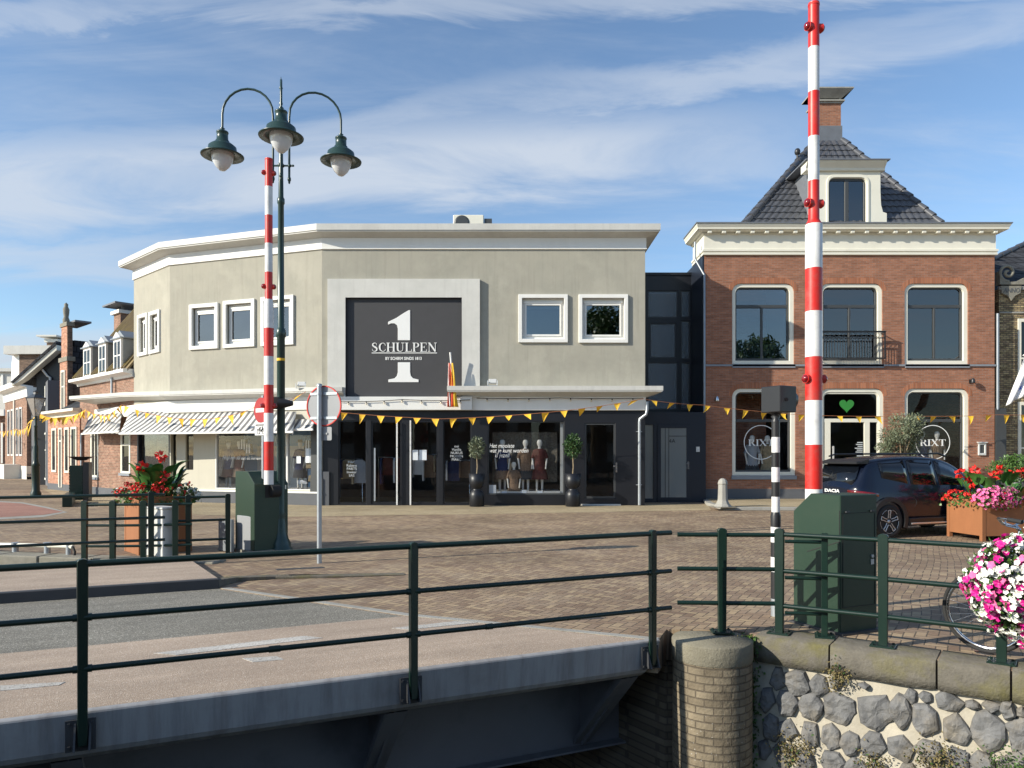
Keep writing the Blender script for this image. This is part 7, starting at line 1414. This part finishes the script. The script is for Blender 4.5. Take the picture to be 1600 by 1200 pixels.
# ================= FLAGS, BUNTING, LIGHT STRINGS =================
def bunting(label, pts, n, sag, size=.20, seed=1, group='strings of yellow pennants'):
    rr = random.Random(seed); P = [Vector(p) for p in pts]; t_ = thing('bunting', label, 'bunting', Matrix.Translation(P[0]), group); path = []
    for a, b in zip(P, P[1:]):
        for i in range(12): f = i/12; path.append(a.lerp(b, f)-Vector((0, 0, sag*4*f*(1-f))))
    path.append(P[-1]); path = [p-P[0] for p in path]; mb = MB(); mb.tube(path, .008, 5, False); mb.build('cord', 'cord', t_)
    L = [0]
    for a, b in zip(path, path[1:]): L.append(L[-1]+(b-a).length)
    for k in range(n):
        s = L[-1]*(k+.5)/n; i = max(j for j in range(len(L)-1) if L[j] <= s); f = (s-L[i])/(L[i+1]-L[i]); p = path[i].lerp(path[i+1], f); d = (path[i+1]-path[i]).normalized(); w_ = size*.48*rr.uniform(.85, 1.05); hgt = size*1.2*rr.uniform(.8, 1.1)
        blow = Vector((rr.gauss(-.15, .35), rr.gauss(0, .5), -1)).normalized(); mb = MB(); n_ = 4; secs = []
        curl = rr.gauss(0, .5); side_ = d.cross(blow).normalized()
        for j in range(n_+1):
            g = j/n_; c = p+blow*hgt*g+side_*hgt*.35*curl*g*g-d*hgt*.25*curl*g*g; ww = w_*(1-g)+.003; secs.append([tuple(c-d*ww), tuple(c+side_*.03*math.sin(g*3)), tuple(c+d*ww)])
        mb.loft(secs, closed=False, caps=False); mb.build('pennant', 'flag_yellow', t_)
    return t_
def w3(px, py, D): return PD(px, py, D)
bunting('yellow pennant string across the black shopfront from the round sign to the canopy end', [w3(524, 643.5, 23.6), w3(690, 654.5, 23.5), w3(870, 643, 23.4), w3(1006, 623, 23.7)], 17, .03, .25, 3)
bunting('yellow pennant string from the canopy end across the brick house to the right', [w3(1008, 624, 23.8), w3(1100, 633, 24.6), w3(1250, 648, 25.2), w3(1420, 650, 25.6), w3(1560, 648, 25.9), w3(1640, 646, 26.2)], 22, .03, .24, 5)
bunting('yellow pennant string hanging over the long striped awning', [w3(190, 632, 26.3), w3(300, 655, 24.9), w3(400, 636, 23.9), w3(478, 612, 23.4)], 15, .12, .26, 7)
bunting('yellow pennant string under the canopy at the far left end of the corner shop', [w3(133, 640, 29.5), w3(165, 650, 28.0), w3(190, 632, 26.6)], 13, .05, .26, 8)
bunting('yellow pennant string running from the old lantern to the corner shop', [w3(60, 645, 31.2), w3(95, 652, 31.0), w3(133, 640, 29.6)], 22, .1, .30, 9)
bunting('yellow pennant string hanging low from the old lantern down the street', [w3(58, 645, 31.5), w3(25, 670, 42), w3(-30, 664, 56)], 26, .3, .38, 10)
def lights(label, pts, n, sag):
    P = [Vector(p) for p in pts]; t_ = thing('light_string', label, 'string lights', Matrix.Translation(P[0])); path = []
    for a, b in zip(P, P[1:]):
        for i in range(8): f = i/8; path.append(a.lerp(b, f)-Vector((0, 0, sag*4*f*(1-f)))-P[0])
    path.append(P[-1]-P[0]); mb = MB(); mb.tube(path, .011, 5, False); mb.build('cable', 'rubber', t_)
    for k in range(n):
        q_ = (k+.5)/n*(len(path)-1); i = int(q_); p = path[i].lerp(path[min(i+1, len(path)-1)], q_-i); mb = MB(); mb.lathe([(.02, 0), (.02, -.05)], tuple(p), 8); o = mb.build('socket', 'rubber', t_); mb = MB(); mb.ell((p.x, p.y, p.z-.075), .028, .028, .035, 10, 6); mb.build('bulb', 'bulb', o)
lights('string of small bulbs on the white board below the sign', [(fx(533), D0-.24, fz(628)), (fx(630), D0-.25, fz(625)), (fx(735), D0-.24, fz(625.5))], 7, .03)
lights('string of small bulbs under the right canopy', [(fx(745), D0-.12, fz(622.5)), (fx(875), D0-.13, fz(622)), (fx(1004), D0-.12, fz(622.5))], 8, .02)
# rolled flag before the sign
t_ = thing('flag', 'furled red and yellow flag on a short striped pole before the sign', 'flag', FR(fx(706), D0-.35, fz(637))); pb = Vector((.10, .12, fz(620)-fz(637))); pt_ = Vector((-.02, -.05, fz(553)-fz(637)))
mb = MB(); mb.tube([pb, pt_], .03, 8); mb.build('pole', 'cloth_white', t_)
for nm, mt, x0, x1, ph in (('red_cloth', 'cloth_red', -.10, .10, 0), ('orange_cloth', 'flag_yellow', .0, .20, 1.3), ('white_cloth', 'cloth_white', -.10, -.02, 2.2)):
    mb = MB(); secs = []
    for j in range(12):
        f = j/11; zt_ = pt_.z-.35; z_ = zt_*(1-f)+(0.0 if nm != 'white_cloth' else .02)*f; row = []
        for i in range(7): g = i/6; row.append((x0+.02+(x1-x0)*g*(.25+.9*f)+.03*f*math.sin(f*5+ph), -.05-.05*math.sin(g*7+ph+f*3)*f, z_))
        secs.append(row)
    mb.loft(secs, closed=False, caps=False); o = mb.build(nm, mt, t_); o.modifiers.new('t', 'SOLIDIFY').thickness = .01
# blue and white flag at the right edge
dF = 24.0; t_ = thing('flag', 'white flag with blue emblem hanging by the yellow brick house', 'flag', FR((1600-800)*dF/FL, dF, Z(553, dF)))
mb = MB(); mb.tube([(-.06, -.05, -.06), (1.5, .3, .9)], .025, 8); mb.build('pole', 'pole_white', t_)
def fl(u_, v_): return (-.05+.35*u_-.62*v_**1.2*(1-.25*u_)+.05*u_*v_, -.12+.06*math.sin(u_*9+v_*3), -.05-1.65*v_*(1-.1*u_)+.15*u_)
mb = MB(); mb.loft([[fl(i/10, j/14) for i in range(11)] for j in range(15)], closed=False, caps=False); cl = mb.build('cloth', 'cloth_white', t_); cl.modifiers.new('t', 'SOLIDIFY').thickness = .008
mb = MB()
for u0, v0, r_ in ((.55, .45, .16), (.5, .62, .17), (.62, .75, .15), (.75, .55, .12)):
    P_ = []
    for k in range(10): a = k*.628; R_ = r_*(1 if k % 2 else .5); q_ = fl(u0+R_*math.cos(a), v0+R_*.55*math.sin(a)); P_.append((q_[0], q_[1]-.012, q_[2]))
    c_ = fl(u0, v0); mb.add([(c_[0], c_[1]-.014, c_[2])]+P_, [(0, 1+k, 1+(k+1) % 10) for k in range(10)])
mb.build('emblem', 'cloth_blue', cl)
# ================= STREET LANTERN, BIN, MOORING =================
DLt = G(56, 774).y; t_ = thing('street_lantern', 'old-fashioned four-sided lantern on a dark green cast post', 'street lantern', FR((56-800)*DLt/FL, DLt)); zL = lambda py: Z(py, DLt)
mb = MB(); mb.lathe([(.2, 0), (.2, .1), (.15, .2), (.14, 1.2), (.17, 1.25), (.12, 1.35), (.09, 1.5), (.10, 2.0), (.07, 2.1), (.055, zL(668)), (.08, zL(667)), (.05, zL(664)), (.05, zL(650))], n=14); mb.tube([(-.25, 0, zL(655)), (.28, 0, zL(655))], .025, 6); mb.build('post', 'green_paint', t_)
mb = MB(); mb.lathe([(.12, zL(650)), (.34, zL(623))], n=4, smooth=False, ph=.4); mb.build('glass', 'glass_lantern', t_)
mb = MB(); mb.lathe([(.36, zL(623)), (.38, zL(622)), (.10, zL(616)), (.08, zL(613)), (.11, zL(612)), (0, zL(609))], n=4, smooth=False, ph=.4)
for k in range(4): a = .4+k*math.pi/2; mb.tube([(.12*math.cos(a), .12*math.sin(a), zL(650)), (.34*math.cos(a), .34*math.sin(a), zL(623))], .015, 5)
mb.build('lantern_top', 'dark_trim', t_)
Db_ = G(127, 783).y; t_ = thing('litter_bin', 'dark green slatted litter bin with pointed cap behind the railing', 'litter bin', FR((124-800)*Db_/FL, Db_, 0, .3)); mb = MB()
for k in range(11): mb.box(-.28, -.22, .12+k*.105, .16, .22, .12+k*.105+.085)
mb.box(-.26, -.20, .05, .14, .20, 1.3); mb.build('slatted_body', 'green_paint', t_); mb = MB(); mb.box(.17, -.24, 0, .36, .24, 1.42); mb.build('post', 'black_plastic', t_); mb = MB(); mb.add([(-.32, -.25, 1.62), (.45, -.25, 1.62), (.2, -.1, 1.48), (-.05, -.1, 1.48), (-.32, .25, 1.62), (.45, .25, 1.62), (.2, .1, 1.48), (-.05, .1, 1.48)], [(0,1,2,3),(4,7,6,5),(1,5,6,2),(0,3,7,4),(3,2,6,7)]); mb.build('cap', 'black_plastic', t_)
t_, _, _, _ = boxthing('low_box', 'small low dark green box on the pavement left of the litter bin', 'box', 97, 104, 118, 785, 769, .5, 'green_paint')
mb = MB(); pp = [PD(px, py, D) for px, py, D in ((-60, 850, 13.1), (24, 851.5, 12.6), (108, 853.5, 12.25), (114, 855, 12.2), (117, 862, 12.15), (116, 872, 12.15))]; t_ = thing('mooring_pipe', 'pale horizontal pipe on short grey stubs along the far quay', 'mooring pipe', Matrix.Translation(pp[2])); pp = [Vector(p)-Vector(pp[2]) for p in pp]
mb.tube(pp[:4], .035, 10); mb.build('pipe', 'cream_paint', t_); mb = MB(); mb.tube(pp[3:], .02, 8); mb.build('end_hose', 'rubber', t_)
for px, D in ((24, 12.6), (74, 12.4), (108, 12.25)):
    z_ = Z(853, D); mb = MB(); b_ = Vector(((px-800)*D/FL, D, 0)); b2 = b_-Vector(PD(108, 853.5, 12.25)); mb.tube([(b2.x, b2.y, b2.z+.03), (b2.x, b2.y, b2.z+z_+.05)], .05, 12); mb.tube([(b2.x, b2.y, b2.z+z_+.03), (b2.x, b2.y, b2.z+z_+.06)], .065, 12); mb.build('stub', 'galvanised', t_)
# ================= SHOP INTERIORS =================
def mannequin(label, fr, h, dress, legs=True, torso=True, hat=False, skirt=None, arms=True, skin='mannequin'):
    t_ = thing('mannequin', label, 'mannequin', fr); s = h/1.8; mb = MB(); 
    mb.lathe([(0, 1.80), (.05, 1.79), (.078, 1.74), (.085, 1.68), (.07, 1.61), (.045, 1.56), (.045, 1.50), (.07, 1.475), (.15, 1.45), (.17, 1.38), (.16, 1.22), (.125, 1.08), (.16, .92), (.17, .82), (.10, .78), (0, .78)][::-1], n=16, sx=s*1.12, sy=s*.75); mb.v = [(x, y, z*s) for x, y, z in mb.v]
    if arms:
        for g in (-1, 1): mb.tube([(g*.17*s, 0, 1.42*s), (g*.25*s, -.02, 1.15*s), (g*.22*s, -.08, .88*s), (g*.21*s, -.1, .78*s)], [.045*s, .036*s, .026*s, .03*s], 8)
    if legs:
        for g in (-1, 1): mb.tube([(g*.08*s, 0, .84*s), (g*.09*s, 0, .45*s), (g*.09*s, 0, .04), (g*.09*s, -.12*s, .02)], [.085*s, .05*s, .035*s, .03*s], 8)
    mb.build('body', skin, t_)
    mb = MB(); P_ = [(.205, .68), (.19, .85), (.145, 1.08), (.19, 1.25), (.195, 1.38), (.165, 1.455), (.09, 1.485)]; mb.lathe([(r, z) for r, z in P_], n=16, sx=s*1.12, sy=s*.82); mb.v = [(x, y, z*s) for x, y, z in mb.v]
    for g in (-1, 1): mb.tube([(g*.15*s, 0, 1.43*s), (g*.26*s, -.02, 1.15*s)], [.07*s, .055*s], 8)
    mb.build('top', dress, t_)
    if skirt: mb = MB(); mb.lathe([(.27, .42), (.24, .6), (.17, .86), (.14, 1.0)], n=14, sx=s*1.1, sy=s*.8); mb.v = [(x, y, z*s) for x, y, z in mb.v]; mb.build('skirt', skirt, t_)
    if hat: mb = MB(); mb.lathe([(.15, 1.73), (.15, 1.745), (.09, 1.75), (.085, 1.83), (0, 1.85)], n=14, sx=s, sy=s); mb.v = [(x, y, z*s) for x, y, z in mb.v]; mb.build('hat', 'dress_sand', t_)
    return t_
fp = lambda px, dep, z=0: FR((px-800)*(D0+dep)/FL, D0+dep+.0, z)
mannequin('headless-looking mannequin in patterned brown blouse in the middle of the display window', fp(821, .42, .45), 1.75, 'dress_print', skirt='interior')
mannequin('mannequin in dark wine dress at the right of the display window', fp(843, .36, .45), 1.75, 'dress_maroon', skirt='dress_maroon')
mannequin('seated small mannequin in striped top low in the display window', fp(803, .30, -.1), 1.55, 'dress_print', legs=False)
mannequin('rear mannequin half hidden behind the window lettering', fp(785, .5, .45), 1.75, 'dress_navy', skirt='dress_print')
t_ = thing('tapestry', 'dark patterned cloth hung behind the mannequins in the display window', 'tapestry', fp(820, .8)); mb = MB(); hwt = (868-767)/2/(FL/(D0+.8)); n_ = 40; mb.loft([[(-hwt+2*hwt*i/n_, .03*math.sin(i*.9), z_) for i in range(n_+1)] for z_ in (.75, Z(675, D0+.8))], closed=False, caps=False); mb.build('cloth', 'tapestry', t_); mb = MB(); mb.tube([(-hwt, 0, Z(675, D0+.8)), (hwt, 0, Z(675, D0+.8))], .02, 6); mb.build('rod', 'black_plastic', t_)
def rack(label, px, dep, w_, z_, items, seed):
    rr = random.Random(seed); t_ = thing('clothes_rack', label, 'clothes rack', fp(px, dep)); mb = MB(); mb.tube([(-w_/2, 0, .02), (-w_/2, 0, z_), (w_/2, 0, z_), (w_/2, 0, .02)], .015, 6); mb.build('rail', 'steel', t_)
    for k in range(items):
        x_ = -w_/2+.1+(w_-.2)*k/max(1, items-1); L_ = rr.uniform(.6, .95); mb = MB(); d_ = .25; mb.prism([(-d_*.4, z_-.03), (-d_, z_-.14), (-d_*.9, z_-L_), (d_*.9, z_-L_), (d_, z_-.14), (d_*.4, z_-.03)], 'y' if k % 2 else 'x', -.03, .03); mb.v = [(x+x_, y, z) for x, y, z in mb.v]; mb.build('garment', rr.choice(['dress_navy', 'dress_grey', 'dress_maroon', 'dress_sand', 'dress_print', 'cloth_white']), t_)
    return t_
rack('clothes rack with pale and dark shirts in the leftmost black window', 548, .8, .8, 1.55, 4, 1)
rack('clothes rack with a blue shirt behind the left glass door', 612, 1.4, .9, 1.6, 4, 2)
rack('long clothes rack with dark garments behind the right glass door', 662, 1.8, 1.0, 1.7, 5, 5)
rack('clothes rack with grey garments behind the lettered window', 714, 1.6, .9, 1.5, 4, 7)
def f1p(px, dep, z=0): t1, _ = s1(px); return F1 @ Matrix.Translation((t1, dep, z))
mannequin('mannequin in navy shirt and dark red skirt left in the blue window', f1p(341.5, .5, .5), 1.68, 'dress_navy', skirt='dress_maroon', hat=True)
mannequin('mannequin in brown coat beside the one in the navy shirt', f1p(357, .55, .5), 1.68, 'dress_maroon', skirt='dress_print')
mannequin('mannequin in patterned blue top right of the barrier pole', f1p(452.5, .6, .5), 1.68, 'dress_navy', skirt='interior', hat=True)
mannequin('small bust in sand coloured coat behind the window lettering', f1p(394, .8, .2), 1.55, 'dress_sand', legs=False)
for px, z_, lab in ((366, 2.25, 'striped handbag hung left in the blue window'), (374, 2.1, 'smaller striped handbag hung beside the first one'), (468, 2.2, 'striped handbag hung at the right end of the blue window')):
    t_ = thing('handbag', lab, 'handbag', f1p(px, .5, z_)); mb = MB(); 
    for k in range(5): 
        mb = MB(); mb.prism([(-.15+.06*k, -.36), (-.15+.06*(k+1)-.002, -.36), (-.11+.044*(k+1)-.002, -.02), (-.11+.044*k, -.02)], 'y', -.05, .05); mb.build('stripe_panel', 'cloth_white' if k % 2 else 'black_plastic', t_)
    mb = MB(); mb.tube([(.10*math.cos(a), 0, .16*math.sin(a)) for a in [math.pi*i/10 for i in range(11)]], .01, 5); mb.build('handle', 'black_plastic', t_)
t_ = thing('shelf_rack', 'black wire shelf with bags and white shoes at the right end of the blue window', 'shelf', f1p(474, .5, .5)); mb = MB()
for x_ in (-.28, .28):
    for y_ in (-.12, .12): mb.tube([(x_, y_, 0), (x_, y_, 1.3)], .01, 5)
for z_ in (.25, .7, 1.28): mb.box(-.29, -.13, z_, .29, .13, z_+.015)
mb.build('frame', 'black_plastic', t_)
for x_, z_, mt, lab, sz in ((474, 1.22, 'dress_sand', 'tan bag on the middle shelf of the wire rack', .2), (476, .77, 'dress_sand', 'brown box bag on the lower shelf of the wire rack', .16)):
    q_ = thing('handbag', lab, 'handbag', f1p(x_, .48, z_)); mb = MB(); mb.prism([(-sz, 0), (sz, 0), (sz*.75, sz*1.4), (-sz*.75, sz*1.4)], 'y', -.09, .09); mb.build('bag_body', mt, q_, bevel=.02); mb = MB(); mb.tube([(.07*math.cos(a), 0, sz*1.4+.08*math.sin(a)) for a in [math.pi*i/8 for i in range(9)]], .01, 5); mb.build('handle', mt, q_)
for x_ in (463.5, 467): q_ = thing('shoe', ('left' if x_ < 465 else 'right')+' white shoe of the pair low in the blue window', 'shoe', f1p(x_, .3, .72)); mb = MB(); mb.loft([[(x-.0, y_*w2, z) for y_, z in ((-1, 0), (1, 0), (.8, h2), (-.8, h2))] for x, w2, h2 in ((-.14, .03, .10), (-.06, .04, .11), (.04, .045, .07), (.13, .035, .04))], smooth=True); mb.build('upper', 'cloth_white', q_); mb = MB(); mb.box(-.145, -.045, -.015, .14, .045, 0); mb.build('sole', 'cloth_white', q_)
for px, lab, mt in ((1175, 'mannequin in pale blue shirt behind the left window circle', 'dress_grey'), (1199, 'mannequin in sand coloured coat partly behind the signal post', 'dress_sand')):
    mannequin(lab, FR((px-800)*(DB+.5)/FL, DB+.5, .55), 1.85, mt, skirt='interior' if px == 1175 else 'dress_sand')
for px, lab, mt in ((1441, 'mannequin in navy coat left in the right shop window', 'dress_navy'), (1464, 'mannequin in patterned dress behind the right window circle', 'dress_print')):
    mannequin(lab, FR((px-800)*(DB+.5)/FL, DB+.5, .7), 1.85, mt, skirt=mt)
# groups for things of one kind
for cat_, grp in (('railing', 'green pipe railings'), ('barrier', 'bridge barrier poles'), ('cabinet', 'street cabinets'), ('mannequin', 'mannequins in the shop windows'), ('handbag', 'handbags in the blue window'), ('awning', 'striped awnings'), ('planter', 'rust brown steel planters'), ('potted tree', 'potted trees before the black shopfront'), ('clothes rack', 'clothes racks in the shop'), ('string lights', 'strings of small bulbs'), ('weeds', 'weeds on the boulder wall'), ('wall lamp', 'spotlights on the brick wall'), ('floodlight', 'floodlights on the canopy'), ('utility box', 'grey boxes by the barrier cabinet'), ('shoe', 'pair of white shoes')):
    for o in bpy.data.objects:
        if not o.parent and o.get('category') == cat_: o['group'] = grp
